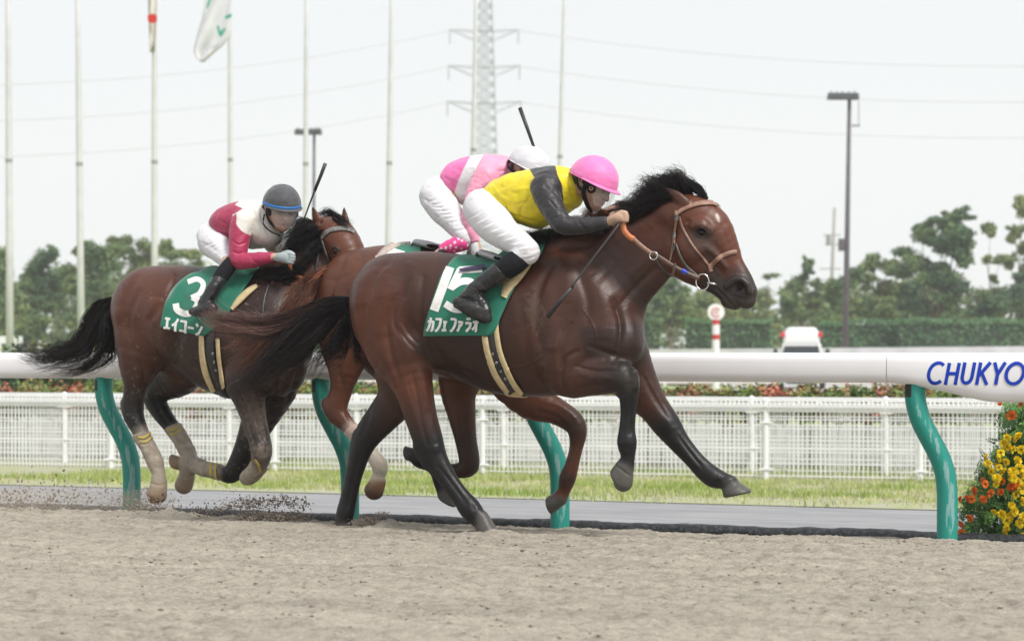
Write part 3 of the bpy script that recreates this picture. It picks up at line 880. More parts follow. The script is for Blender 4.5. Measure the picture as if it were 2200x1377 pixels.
M_BARK = mat('bark', (0.10, 0.075, 0.055), 0.9, (0.16, 0.13, 0.10), scale=6, bump=0.6, bscale=20, stretch=(1, 1, .2))
GR = [(0.075, 0.14, 0.065), (0.13, 0.21, 0.08), (0.22, 0.29, 0.10)]
GD = [(0.055, 0.12, 0.065), (0.09, 0.17, 0.075), (0.16, 0.24, 0.085)]
GY = [(0.11, 0.17, 0.06), (0.20, 0.26, 0.085), (0.34, 0.37, 0.14)]
def tree(px, Y, lobes_px, label, cols=GR, n=4200, leaf=0.30, seed=1, trunk_px=7, gap=.25, limbs=True, cat='tree', group='trees beyond the course', name='tree'):
    base = at(px, HORY + 1.4 * FPX / Y, Y); m = Y / FPX
    root = empty(name, base)
    tag(root, label, cat, group)
    rng = random.Random(seed)
    L = []
    for (x, y, rx, *ry) in lobes_px:
        c = at(x, y, Y) - base; r = rx * m * 1.16; rz = (ry[0] if ry else rx * .8) * m * 1.14
        L.append((c.x, c.y + rng.uniform(-.6, .6) * r, c.z, r, r, rz))
    LS = []
    for l in L:      # break every bough into ragged clumps
        for i in range(6):
            a_ = rng.uniform(0, 6.28); q_ = rng.uniform(.25, .85); f_ = rng.uniform(.26, .55)
            LS.append((l[0] + math.cos(a_) * q_ * l[3], l[1] + rng.uniform(-.6, .6) * l[4], l[2] + math.sin(a_) * q_ * l[5], l[3] * f_, l[4] * f_, l[5] * f_ * rng.uniform(.5, .95)))
        LS.append((l[0], l[1], l[2], l[3] * .62, l[4] * .62, l[5] * .6))
    mb = MB(); top = max(l[2] for l in L)
    cx = sum(l[0] for l in L) / len(L)
    h0 = min(l[2] - l[5] * .3 for l in L)
    w = trunk_px * m / 2
    fork = Vector((cx * .35, 0, max(.6, h0 * .8)))
    mb.tube([(0, 0, -.1), (0, 0, .05), (fork.x * .4, 0, fork.z * .5), tuple(fork)], [w * 1.5, w * 1.15, w, w * .85], 9)
    for l in L:
        e = Vector((l[0], l[1], l[2] + l[5] * .25)); mid = fork.lerp(e, .5) + Vector((rng.uniform(-.2, .2), rng.uniform(-.2, .2), -.12 * (e - fork).length))
        mb.tube([tuple(fork), tuple(mid), tuple(e)], [w * .6, w * .38, w * .08], 6)
    mb.build('trunk', M_BARK, root, True)
    V, F, C = leaf_cloud(LS, int(n * 2.3), leaf * .72, cols, seed, gap=gap + .22, fr=1.6, shell=.1)
    mesh_np('crown', V, F, M_LEAF, root, False, col=C)

# left mass of trees
def lb(*a): return a
Yt = 128
tree(20, Yt, [(0, 560, 34, 48), (10, 640, 42, 60), (-6, 700, 40, 40), (35, 700, 34, 40)], 'green tree at the left edge of the photo, behind the leftmost pole', GR, 5000, .30, 11, gap=.2)
tree(95, Yt + 4, [(92, 556, 30, 34), (70, 600, 36, 44), (110, 640, 46, 54), (75, 690, 44, 46)], 'pointed green tree between the two leftmost white poles', GD, 6200, .30, 12, gap=.22)
tree(205, Yt - 2, [(190, 535, 36, 30), (215, 560, 46, 44), (170, 600, 40, 46), (225, 640, 56, 56), (180, 690, 50, 44)], 'tallest green tree of the left clump, behind the second white pole', GR, 8200, .30, 13)
tree(300, Yt + 2, [(268, 530, 30, 26), (305, 560, 40, 40), (285, 620, 50, 56), (320, 680, 46, 50)], 'round topped green tree between the second and third white poles', GY[:2] + GR[1:2], 6800, .30, 14)
tree(375, Yt - 3, [(352, 540, 32, 22), (380, 580, 34, 34), (355, 640, 44, 50), (400, 690, 46, 46)], 'green tree behind the rump of the rearmost horse', GR, 5200, .30, 15, gap=.16)
tree(440, Yt + 3, [(415, 548, 36, 18), (450, 590, 38, 20), (430, 650, 44, 40), (480, 690, 50, 40)], 'flat topped yellowish tree beside the maroon jockey', GY, 5200, .30, 16, gap=.14)
# right trees
tree(1445, Yt, [(1420, 640, 44, 40), (1470, 660, 44, 44), (1400, 690, 44, 34), (1440, 610, 36, 24)], 'broad green tree under the chin of the leading horse', GR, 5200, .30, 21)
tree(1520, Yt + 6, [(1520, 640, 44, 34), (1570, 665, 44, 28), (1490, 680, 44, 30)], 'yellowish green tree behind the round marker board', GY, 4600, .30, 22)
tree(1640, Yt + 12, [(1655, 592, 20, 10), (1640, 650, 36, 30), (1625, 690, 44, 24), (1600, 640, 26, 24)], 'slim pale tree in front of the muzzle of the leading horse', GY, 3000, .26, 23, gap=.1)
tree(1715, Yt + 2, [(1735, 572, 16, 22), (1712, 610, 26, 26), (1700, 660, 40, 34), (1750, 650, 30, 28), (1755, 612, 16, 16)], 'small loose tree left of the tall floodlight mast', GR, 3800, .28, 24, gap=.14)
tree(1800, Yt, [(1790, 630, 30, 34), (1830, 600, 26, 30), (1845, 660, 40, 34), (1780, 680, 44, 24)], 'bushy green tree at the foot of the tall floodlight mast', GR, 4200, .28, 25)
tree(1880, Yt + 4, [(1872, 560, 26, 22), (1905, 570, 30, 22), (1860, 600, 26, 20), (1910, 620, 36, 30), (1890, 665, 40, 34)], 'rounded green tree right of the tall floodlight mast', GY[:2] + GR[1:], 5000, .28, 26, gap=.14)
tree(2000, Yt - 3, [(2062, 462, 28, 16), (2040, 480, 40, 26), (1985, 505, 32, 26), (2030, 525, 52, 38), (2062, 545, 30, 34), (1965, 560, 40, 32), (2010, 590, 48, 38), (2040, 640, 34, 42), (1985, 660, 44, 30)], 'tallest dark green tree on the right, leaning over a gap of sky', GD, 13500, .30, 27, trunk_px=10, gap=.20)
tree(1945, Yt + 5, [(1950, 640, 34, 40), (1930, 680, 44, 22), (1995, 686, 50, 20)], 'dark undergrowth tree beneath the tallest right tree', GD, 4200, .28, 28)
tree(2128, Yt + 8, [(2128, 490, 20, 20), (2150, 556, 26, 16), (2120, 560, 14, 12), (2135, 600, 12, 10)], 'thin tree with a small round top near the right edge', GY, 1900, .24, 29, trunk_px=5, gap=.2)
tree(2190, Yt + 8, [(2195, 440, 26, 26), (2180, 500, 20, 24), (2205, 530, 26, 20), (2165, 560, 20, 18), (2200, 580, 18, 30)], 'sparse tall tree cut off by the right edge', GY, 3400, .24, 30, trunk_px=6, gap=.12)
tree(2150, Yt, [(2140, 650, 50, 34), (2190, 640, 50, 42), (2110, 672, 36, 24), (2200, 600, 24, 20)], 'dark rounded tree above the hedge at the right edge', GD, 6400, .28, 31)

# far-off wood behind the single trees, one soft mass
def wood(name, spans, Y, label, cols, n, seed):
    rng = random.Random(seed); L = []; m = Y / FPX
    for (x0, x1, y0, y1) in spans:
        x = x0
        while x < x1:
            t = (x - x0) / (x1 - x0); top = y0 + rng.uniform(-12, 16); r = rng.uniform(20, 38)
            for yy in range(int(top + r * .6), 760, 34):
                c = at(x + rng.uniform(-10, 10), yy, Y + rng.uniform(-6, 6)); L.append((c.x, c.y, c.z, r * m, r * m, r * m * rng.uniform(.6, .9)))
            x += rng.uniform(20, 34)
    V, F, C = leaf_cloud(L, n, .42, cols, seed, gap=.55, fr=.6, shell=.2)
    return tag(mesh_np(name, V, F, M_LEAF, None, False, col=C), label, 'woodland', kind='stuff')
wood('distant_wood', [(-620, 40, 600, 740), (40, 140, 618, 740), (140, 480, 572, 740), (470, 700, 610, 740)], 172, 'soft green belt of distant trees on the left behind the white poles', GR, 38000, 201)
wood('distant_wood', [(1330, 1620, 652, 740), (1620, 1700, 655, 740), (1700, 1960, 618, 740), (1960, 2070, 600, 740), (2100, 2330, 622, 740)], 172, 'soft green belt of distant trees on the right above the hedges', GY[:2] + GR[1:2], 30000, 202)
# clipped hedges
def hedge(x0, x1, ytop, Y, label, cols, seed, depth=1.6, n=None):
    a = at(x0, ytop, Y); b = at(x1, ytop, Y); base = Vector(((a.x + b.x) / 2, Y, -0.4)); hgt = a.z + 0.4; w = b.x - a.x
    rng = np.random.default_rng(seed); n = n or int(w * hgt * 150)
    P = np.stack([rng.uniform(-w / 2, w / 2, n), rng.uniform(-.25, depth, n), rng.uniform(0, hgt, n)], 1)
    f = rng.random(n) < .6; P[f, 1] = rng.uniform(-.12, .15, f.sum()); t = rng.random(n) < .25; P[t, 2] = hgt + rng.normal(size=t.sum()) * .06
    P[:, 2] += .10 * vnoise(P[:, 0] * .8, P[:, 1] * .8, seed) * (P[:, 2] > hgt * .8); P[:, 1] += .12 * vnoise(P[:, 0] * 1.1, P[:, 2] * 1.1, seed + 4.)
    a_ = rng.normal(size=(n, 3)); nn = rng.normal(size=(n, 3)) * .5 + np.array([0, -.8, .4]); nn /= np.linalg.norm(nn, axis=1)[:, None]
    x = np.cross(nn, a_); x /= np.linalg.norm(x, axis=1)[:, None]; y = np.cross(nn, x); s = .16 * rng.uniform(.6, 1.3, (n, 1))
    V = np.stack([P - x * s * .5, P + y * s * .35, P + x * s * .5, P - y * s * .35], 1).reshape(-1, 3)
    cols = np.array(cols); q = np.clip(.5 + .7 * vnoise(P[:, 0] * .9, P[:, 2] * 1.5, seed) + rng.normal(size=n) * .25, 0, 1)[:, None]
    C = (cols[0] * (1 - q) + cols[1] * q) * rng.uniform(.7, 1.3, (n, 1))
    root = empty('hedge', base); tag(root, label, 'hedge', 'clipped hedges across the course')
    mesh_np('foliage', V, np.arange(4 * n).reshape(n, 4), M_LEAF, root, False, col=np.repeat(C, 4, 0))
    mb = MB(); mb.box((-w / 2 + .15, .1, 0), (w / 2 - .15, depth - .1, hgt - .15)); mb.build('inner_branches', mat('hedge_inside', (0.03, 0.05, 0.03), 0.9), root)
Yh = 112
hedge(1340, 1424, 688, Yh, 'clipped hedge block directly in front of the chest of the leading horse', [(0.06, 0.13, 0.05), (0.12, 0.20, 0.07)], 41)
hedge(1472, 1662, 688, Yh, 'clipped hedge block behind the round marker board', [(0.06, 0.155, 0.065), (0.10, 0.21, 0.08)], 42)
hedge(1762, 1942, 692, Yh, 'clipped hedge block just right of the white van', [(0.06, 0.155, 0.065), (0.095, 0.20, 0.08)], 43)
hedge(1930, 2230, 689, Yh - 1.8, 'long clipped hedge running out of the photo on the right', [(0.06, 0.155, 0.065), (0.095, 0.20, 0.08)], 44)
# far white running rail
Yf = 92
fr_ = empty('far_rail', at(1900, HORY, Yf)); O_ = Vector(fr_.location)
tag(fr_, 'distant low white barrier in front of the clipped hedges', 'barrier')
mb = MB(); a = at(1300, 750, Yf) - O_; b = at(2300, 743, Yf - 4) - O_
mb.bar(a - Vector((0, 0, .19)), b - Vector((0, 0, .16)), .12, .34); mb.build('barrier_rail', mat('far_white', (0.62, 0.61, 0.62), 0.6, (.5, .5, .5), scale=1.5), fr_)
for i in range(16):
    p = a.lerp(b, i / 15.); mb = MB(); mb.box((p.x - .05, p.y - .05, -O_.z - .42), (p.x + .05, p.y + .05, p.z - .3)); mb.build('barrier_post', M_FENCE, fr_)
fr2 = empty('far_rail', at(0, 757, 70)); O_ = Vector(fr2.location)
tag(fr2, 'short white barrier behind the leftmost pole', 'barrier')
mb = MB(); a = at(-80, 722, 70) - O_; b = at(48, 723, 70) - O_; mb.bar(a - Vector((0, 0, .1)), b - Vector((0, 0, .1)), .1, .24); mb.build('barrier_rail', M_FENCE, fr2)
for i in range(4):
    p = a.lerp(b, (i + .5) / 4); mb = MB(); mb.box((p.x - .04, p.y - .04, -1.4), (p.x + .04, p.y + .04, p.z - .15)); mb.build('barrier_post', M_FENCE, fr2)

# low shrubs behind the fences
RED = [(0.12, 0.20, 0.05), (0.24, 0.27, 0.09), (0.30, 0.16, 0.08), (0.42, 0.13, 0.10)]
RED2 = [(0.12, 0.20, 0.04), (0.20, 0.26, 0.06), (0.26, 0.20, 0.07), (0.42, 0.12, 0.08)]
def shrub(x0, x1, yt, yb, Y, label, cols, seed, n, leaf=.07, group='low shrubs behind the white fences', ztop=None):
    m = Y / FPX; base = at((x0 + x1) / 2, HORY + 1.4 * FPX / Y, Y); root = empty('shrub', base); tag(root, label, 'shrub', group)
    rng = random.Random(seed); L = []; k = max(3, int((x1 - x0) / 26))
    for i in range(k):
        x = x0 + (x1 - x0) * (i + .5) / k + rng.uniform(-6, 6); y = rng.uniform(yt, yt + min(14, (yb - yt) * .35))
        c = at(x, (y + yb) / 2, Y) - base; L.append((c.x, rng.uniform(-.25, .25), c.z, (x1 - x0) / k * .8 * m, .3, (yb - y) / 2 * m)); L.append((c.x, rng.uniform(-.1, .3), c.z - .22, (x1 - x0) / k * .7 * m, .3, .16))
    V, F, C = leaf_cloud(L, n, leaf, cols, seed, gap=.4, fr=4, shell=.2); mesh_np('foliage', V, F, M_LEAF, root, False, col=C)
    mb = MB()
    for l in L: mb.tube([(l[0], l[1], -.05), (l[0] + .03, l[1], l[2])], [.005, .003], 5)
    mb.build('stems', M_BARK, root)
sx = [(-60, 150, 'at the left edge'), (150, 420, 'behind the hind legs of the rearmost horse'), (420, 640, 'behind the chest of the rearmost horse'), (640, 860, 'behind the second green post'), (860, 1090, 'under the belly of the leading horse'), (1090, 1330, 'behind the folded foreleg'), (1380, 1560, 'just past the reaching foreleg'), (1560, 1760, 'below the white van'), (1760, 1960, 'left of the lettered rail panel'), (1960, 2240, 'under the lettered rail panel')]
for i, (a, b, wh) in enumerate(sx):
    shrub(a, b, 812 if i < 5 else 819, 864, 28.8 - i * .34, 'low red and green leafed shrub ' + wh, RED if i % 2 == 0 else RED2, 60 + i, 3400 if b - a < 230 else 4200)
for i, (a, b, yt, wh, cc) in enumerate([(-60, 110, 728, 'at the left edge, seen above the rail', RED2), (110, 250, 730, 'beneath the tail of the rearmost horse', RED2), (250, 640, 806, 'hidden behind the rearmost horse', GD), (640, 1060, 806, 'showing under the rail between the horses', GD)]):
    shrub(a, b, yt, 880, 36, 'taller dark green bush ' + wh, (GD[:2] + [(0.10, .16, .04), (.22, .24, .07)]) if i < 2 else GD, 80 + i, 6500, .11, 'bushes behind the rail')

# ---------------------------------------------------------------- flag poles
M_POLE = mat('pole_white', (0.62, 0.62, 0.61), 0.5, (0.56, 0.56, 0.55), scale=3)
M_COLL = mat('pole_collar', (0.30, 0.30, 0.28), 0.5)
poles = [(18, 22, 7.5, 'leftmost of the white poles'), (168, 176, 7.2, 'second white pole from the left'), (332, 332, 6.8, 'white pole carrying the red and white flag'), (494, 497, 5.6, 'white pole carrying the white and green flag'), (658, 655, 6.0, 'white pole in front of the small floodlight mast'),
         (840, 829, 6.2, 'white pole between the maroon jockey and the pink jockey'), (1021, 1008, 5.8, 'white pole overlapping the lattice pylon'), (1210, 1188, 5.6, 'rightmost white pole, rising behind the pink cap')]
Yp = 62
poleobj = []
for (xt, xb, r, lab) in poles:
    base = at(xb, HORY + 1.4 * FPX / Yp, Yp); m = Yp / FPX
    lean = (xb - xt) / 757 * 1.0
    H = 16.0
    def px_x(z): return (-(z - 0) * lean)
    root = empty('flagpole', base); tag(root, lab, 'pole', 'white poles along the course')
    poleobj.append((root, base, lean))
    mb = MB(); mb.tube([(0, 0, -.1), (-lean * 5, 0, 5), (-lean * 10, 0, 10), (-lean * H, 0, H)], [r * 1.2 * m, r * 1.0 * m, r * .78 * m, r * .55 * m], 14); mb.build('pole_shaft', M_POLE, root, True)
    zc = 7.2 + (hash(lab) % 1) + 0.4 * math.sin(xt)
    mb = MB(); mb.tube([(-lean * zc, 0, zc - .05), (-lean * zc, 0, zc + .05)], r * 1.06 * m, 12); mb.build('collar', M_COLL, root)
    mb = MB(); ball(mb, (-lean * H, 0, H + .05), .09) if 'ball' in globals() else mb.box((-lean * H - .06, -.06, H), (-lean * H + .06, .06, H + .12)); mb.build('finial', M_COLL, root)

def cloth_flag(name, outline_rows, Y, m, label, marks=()):
    """hanging flag: rows of (px_left, px_right, py) with fold depth, real thickness"""
    base = at(outline_rows[0][1], outline_rows[0][2], Y); n = 14; V = []
    for i, (xl, xr, y) in enumerate(outline_rows):
        for j in range(n):
            t = j / (n - 1); p = at(xl + (xr - xl) * t, y, Y) - base
            p.y += .16 * math.sin(t * 9 + i * .5) * (1 - t * .6); V.append(tuple(p))
    F = [(i * n + j, i * n + j + 1, (i + 1) * n + j + 1, (i + 1) * n + j) for i in range(len(outline_rows) - 1) for j in range(n - 1)]
    o = mesh_np(name, V, F, m, None, True, loc=base); s = o.modifiers.new('thickness', 'SOLIDIFY'); s.thickness = .01
    tag(o, label, 'flag'); return o, np.array(V), F, base
M_FLAG = mat('flag_white', (0.70, 0.70, 0.70), 0.8, (.62, .62, .64), scale=2)
M_FRED = mat('flag_red', (0.55, 0.03, 0.02), 0.8)
M_FGRN = mat('flag_green', (0.03, 0.32, 0.22), 0.8)
rows = [(318, 337, -30), (317, 338, 0), (317, 338, 30), (318, 337, 60), (320, 336, 90), (321, 333, 113)]
o, Vf, Ff, bs = cloth_flag('flag', rows, Yp - .12, mat('flag_cream', (.68, .66, .60), .8), 'furled white flag with a red disc hanging from the third pole')
def flag_mark(o, bs, poly, m, Y):
    pts = [at(x, y, Y) - bs for x, y in poly]; n = len(pts)
    V = [tuple(p) for p in pts] + [(p.x, p.y + .03, p.z) for p in pts]
    return mesh_np('emblem', V, [tuple(range(n)), tuple(reversed(range(n, 2 * n)))] + [(i, i + n, (i + 1) % n + n, (i + 1) % n) for i in range(n)], m, o, False)
flag_mark(o, bs, [(317, 34), (323, 30), (331, 30), (337, 34), (337, 46), (330, 50), (321, 49), (317, 44)], M_FRED, Yp - .42)
rows = [(444, 500, -30), (440, 499, 0), (436, 498, 20), (432, 496, 40), (426, 495, 60), (422, 493, 80), (418, 480, 98), (417, 462, 112), (424, 446, 126), (430, 437, 133)]
o, Vf, Ff, bs = cloth_flag('flag', rows, Yp - .12, M_FLAG, 'loose white flag with green marks blowing from the fourth pole')
flag_mark(o, bs, [(465, 56), (470, 55), (474, 68), (481, 60), (484, 62), (476, 78), (470, 76)], M_FGRN, Yp - .42)
flag_mark(o, bs, [(483, 36), (489, 32), (497, 30), (498, 36), (490, 40), (484, 41)], M_FGRN, Yp - .42)
flag_mark(o, bs, [(447, 2), (450, -10), (455, -10), (450, 8), (445, 20), (444, 14)], M_FGRN, Yp - .42)

# ---------------------------------------------------------------- floodlight masts, utility pole, pylon and lines
M_MAST = mat('mast_dark', (0.075, 0.065, 0.075), 0.6, (.10, .09, .10), scale=3)
M_LAMP = mat('lamp_housing', (0.05, 0.06, 0.065), 0.5)
def mast(xt, yt, xb, yb, Y, wt, wb, lamps, label):
    base = at(xb, HORY + 1.4 * FPX / Y, Y); m = Y / FPX; top = at(xt, yt, Y) - base
    root = empty('floodlight_mast', base); tag(root, label, 'light mast', 'floodlight masts')
    mb = MB(); mb.tube([(0, 0, -.1), tuple(top * .5), tuple(top)], [wb * m / 2, (wb + wt) * m / 4, wt * m / 2], 12); mb.build('mast_shaft', M_MAST, root, True)
    x0 = min(lamps); x1 = max(lamps); a = Vector((x0 * m, 0, top.z)) + Vector((top.x, 0, 0)); b = Vector((x1 * m, 0, top.z)) + Vector((top.x, 0, 0))
    mb = MB(); mb.bar(a, b, .12, .12); mb.build('crossarm', M_MAST, root)
    for l in lamps:
        mb = MB(); c = Vector((top.x + l * m, -.1, top.z))
        mb.box(c + Vector((-.2, -.3, -.16)), c + Vector((.2, .12, .16)), .03); mb.bar(c + Vector((0, 0, .1)), c + Vector((0, 0, .28)), .06)
        h = mb.build('floodlight', M_LAMP, root); bevel(h, .03)
    if wb > 10:
        mb = MB(); mb.box(top * .48 + Vector((-.42, -.15, -.3)), top * .48 + Vector((-.16, .1, .3))); mb.build('junction_box', M_MAST, root)
        mb = MB(); mb.bar(top + Vector((.1, 0, -1.4)), top + Vector((.5, 0, -1.4)), .07); mb.bar(top + Vector((.45, 0, -1.4)), top + Vector((.45, 0, -.2)), .03); mb.build('bracket', M_MAST, root)
mast(1825, 208, 1815, 690, 105, 8, 15, [-40, -28, -16, -2, 10], 'tall dark floodlight mast on the right with five lamps')
mast(675, 284, 672, 480, 125, 6, 8, [-34, -20, -6, 4, 10], 'smaller dark floodlight mast behind the whip of the maroon jockey')
M_CONC = mat('concrete_pole', (0.30, 0.29, 0.28), 0.8)
base = at(1780, HORY + 1.4 * FPX / 190, 190); root = empty('utility_pole', base); tag(root, 'slim leaning utility pole with crossarms left of the tall floodlight mast', 'utility pole')
top = at(1793, 446, 190) - base; mb = MB(); mb.tube([(0, 0, 0), tuple(top)], [.2, .12], 8); mb.build('pole_shaft', M_CONC, root, True)
for t, w in ((.83, .9), (.77, .7), (.62, 1.1), (.55, .8)):
    mb = MB(); c = top * t; mb.bar(c - Vector((w, 0, 0)), c + Vector((w * .7, 0, 0)), .1); mb.build('crossarm', M_CONC, root)
mb = MB(); c = top * .80; mb.tube([tuple(c + Vector((-.45, -.2, -.4))), tuple(c + Vector((-.45, -.2, .4)))], .22, 10); mb.build('transformer', M_CONC, root)
# lattice pylon
M_PYL = mat('pylon_steel', (0.30, 0.32, 0.35), 0.6)
Yy = 420; base = at(1040, HORY + 1.4 * FPX / Yy, Yy); root = empty('pylon', base)
tag(root, 'pale steel lattice pylon in the haze behind the jockeys', 'pylon')
m = Yy / FPX
def pw(y): return np.interp(y, [-300, 0, 330, 757], [10, 16, 27, 62]) * m      # half width by photo row
mb = MB(); ys = [757 - 24 * i for i in range(44)]
def pz(y): return (HORY - y) * m + 1.4
for i in range(len(ys) - 1):
    y0, y1 = ys[i], ys[i + 1]; w0, w1 = pw(y0), pw(y1)
    c0 = [Vector((sx_ * w0, sy_ * w0, pz(y0))) for sx_, sy_ in ((-1, -1), (1, -1), (1, 1), (-1, 1))]; c1 = [Vector((sx_ * w1, sy_ * w1, pz(y1))) for sx_, sy_ in ((-1, -1), (1, -1), (1, 1), (-1, 1))]
    for k in range(4):
        k2 = (k + 1) % 4
        mb.bar(c0[k], c1[k], .28); mb.bar(c0[k], c1[k2], .15); mb.bar(c0[k2], c1[k], .15); mb.bar(c1[k], c1[k2], .17)
mb.build('lattice_tower', M_PYL, root)
arms = [(-120, 100), (-40, 100), (68, 97), (145, 97), (222, 97)]
for y, w in arms:
    mb = MB(); z = pz(y); hw = pw(y); 
    for sgn in (-1, 1):
        tip = Vector((sgn * (hw + 5.2), 0, z + .35))
        for sy_ in (-1, 1):
            mb.bar(Vector((sgn * hw, sy_ * hw, z)), tip, .14); mb.bar(Vector((sgn * hw, sy_ * hw, z - 1.7)), tip, .12)
    mb.bar(Vector((-hw - .3, 0, z)), Vector((hw + .3, 0, z)), .25); mb.build('crossarm', M_PYL, root)
    for sgn in (-1, 1):
        mb = MB(); mb.tube([(sgn * (hw + 5), 0, z), (sgn * (hw + 5), 0, z - 2.4)], .14, 6); mb.build('insulator', M_PYL, root)
M_WIRE = mat('wire', (0.4, 0.4, 0.4), 0.6)
for k, y in enumerate((68, 145, 222)):
    for sgn, side in ((-1, 'left'), (1, 'right')):
        mb = MB(); p0 = base + Vector((sgn * (pw(y) + 5.0), -.4, pz(y) + .1))
        x1 = -300 if sgn < 0 else 2500; yy = y + (118 if sgn < 0 else 66); Y1 = 330 if sgn < 0 else 380
        p1 = at(x1, yy, Y1); P = []
        for i in range(25):
            t = i / 24; p = p0.lerp(p1, t); p.z -= 4 * 3.0 * t * (1 - t); P.append(tuple(p - p0))
        mb.tube(P, .05, 5)
        o = mb.build('power_line', M_WIRE, None, True, loc=p0)
        tag(o, ['uppermost', 'middle', 'lowest'][k] + ' thin power line running ' + side + ' from the pylon', 'cable', 'power lines')

# ---------------------------------------------------------------- round marker board, van
Ym = 84; base = at(1538, HORY + 1.4 * FPX / Ym, Ym); m = Ym / FPX; root = empty('distance_marker', base)
tag(root, 'round white marker board on a red and white banded post', 'marker')
M_SR = mat('sign_red', (0.50, 0.02, 0.02), .6); M_SW = mat('sign_white', (.80, .79, .78), .5); M_SP = mat('faded_red_print', (.62, .30, .30), .6)
bands = [(828, 770, M_SW), (770, 748, M_SR), (748, 731, M_SW) , (731, 719, M_SR), (719, 698, M_SW), (698, 686, M_SR)]
bands = [(HORY + 1.4 * FPX / Ym, 790, M_SW), (790, 775, M_SR), (775, 750, M_SW) if False else (775, 729, M_SW), (729, 718, M_SR), (718, 697, M_SW), (697, 686, M_SR)]
for y0, y1, mm in bands:
    mb = MB(); mb.tube([(0, 0, (at(0, y0, Ym) - base).z), (0, 0, (at(0, y1, Ym) - base).z)], 8 * m, 14); mb.build('post_band', mm, root)
c = at(1538, 670, Ym) - base; mb = MB(); mb.tube([tuple(c + Vector((0, -.08, 0))), tuple(c + Vector((0, .02, 0)))], 18 * m, 32); mb.build('marker_board', M_SW, root)
mb = MB(); P = [tuple(c + Vector((9 * m * math.cos(a), -.09, 9 * m * math.sin(a)))) for a in np.linspace(.6, 5.6, 16)]; mb.tube(P, 2.3 * m, 6)
mb.tube([tuple(c + Vector((-4 * m, -.09, 0))), tuple(c + Vector((4 * m, -.09, 0)))], 2 * m, 6); mb.build('marker_print', M_SP, root)

Yv = 83; base = at(1722, HORY + 1.4 * FPX / Yv, Yv); m = Yv / FPX; root = empty('van', base)
tag(root, 'white high roofed ambulance van facing the camera, red lights on its roof corners', 'van')
M_VW = mat('van_white', (.80, .80, .79), .3, coat=.4); M_VG = mat('van_glass', (.02, .025, .03), .08); M_VD = mat('van_dark', (.03, .035, .035), .5); M_VR = mat('lamp_red', (.55, .02, .03), .3); M_VL = mat('headlamp', (.30, .34, .33), .2)
hw = .87; root.rotation_euler = (0, 0, -.132)
def vprism(sec, y0, y1, name, mm, bev=.05, sec2=None):
    n = len(sec); sec2 = sec2 or sec; V = [(x, y0, z) for x, z in sec] + [(x, y1, z) for x, z in sec2]
    o = mesh_np(name, V, [tuple(range(n)), tuple(reversed(range(n, 2 * n)))] + [(i, i + n, (i + 1) % n + n, (i + 1) % n) for i in range(n)], mm, root, False); bevel(o, bev, 3); return o
# body: lower box, cabin narrowing upwards, high roof cap
vprism([(-hw, .28), (hw, .28), (hw, 1.0), (hw - .03, 1.15), (-hw + .03, 1.15), (-hw, 1.0)], -.2, 4.4, 'lower_body', M_VW, .06)
vprism([(-hw + .03, 1.13), (hw - .03, 1.13), (hw - .14, 1.78), (-hw + .14, 1.78)], .32, 4.4, 'cabin', M_VW, .07, [(-hw + .03, 1.13), (hw - .03, 1.13), (hw - .14, 1.80), (-hw + .14, 1.80)])
vprism([(-.72, 1.76), (.72, 1.76), (.66, 2.16), (.50, 2.38), (-.50, 2.38), (-.66, 2.16)], .55, 4.3, 'high_roof', M_VW, .08, [(-.74, 1.76), (.74, 1.76), (.72, 2.25), (.56, 2.42), (-.56, 2.42), (-.72, 2.25)])
vprism([(-.70, 1.74), (.70, 1.74), (.60, 2.1), (-.60, 2.1)], .30, .60, 'roof_fairing', M_VW, .05)
mesh_np('windscreen', [(-.74, -.19, 1.16), (.74, -.19, 1.16), (.64, .29, 1.66), (-.64, .29, 1.66), (-.74, .0, 1.12), (.74, .0, 1.12), (.64, .45, 1.64), (-.64, .45, 1.64)], [(0, 1, 2, 3), (4, 7, 6, 5), (0, 4, 5, 1), (1, 5, 6, 2), (2, 6, 7, 3), (3, 7, 4, 0)], M_VG, root, False)
for s in (-1, 1):
    mb = MB(); mb.box((s * .72 - .10, .38, 2.0), (s * .72 + .10, .9, 2.22), .05); bevel(mb.build('red_beacon', M_VR, root), .04)
    mb = MB(); mb.box((s * .66 - .18, -.235, .66), (s * .66 + .18, -.14, .86)); bevel(mb.build('headlight', M_VL, root), .03)
    mb = MB(); mb.box((s * .99 - .08, -.02, 1.25), (s * .99 + .08, .1, 1.55)); mb.bar((s * .84, .05, 1.3), (s * .95, .05, 1.35), .04); bevel(mb.build('wing_mirror', M_VD, root), .02)
    for yy in (.55, 3.4):
        mb = MB(); mb.tube([(s * .70, yy, .33), (s * .90, yy, .33)], .33, 20); w_ = mb.build('wheel', M_VD, root)
        mb = MB(); mb.tube([(s * .895, yy, .33), (s * .91, yy, .33)], .19, 16); mb.build('rim', M_VL, w_)
mb = MB(); mb.box((-.46, -.225, .64), (.46, -.19, .82)); bevel(mb.build('grille', M_VD, root), .01)
mb = MB(); mb.box((-hw, -.29, .26), (hw, -.1, .50)); bevel(mb.build('bumper', M_VW, root), .04)
mb = MB(); mb.box((-.6, -.31, .20), (.6, -.2, .34)); bevel(mb.build('air_intake', M_VD, root), .02)
mb = MB(); mb.box((-.17, -.30, .40), (.17, -.29, .50)); mb.build('number_plate', M_SW, root)

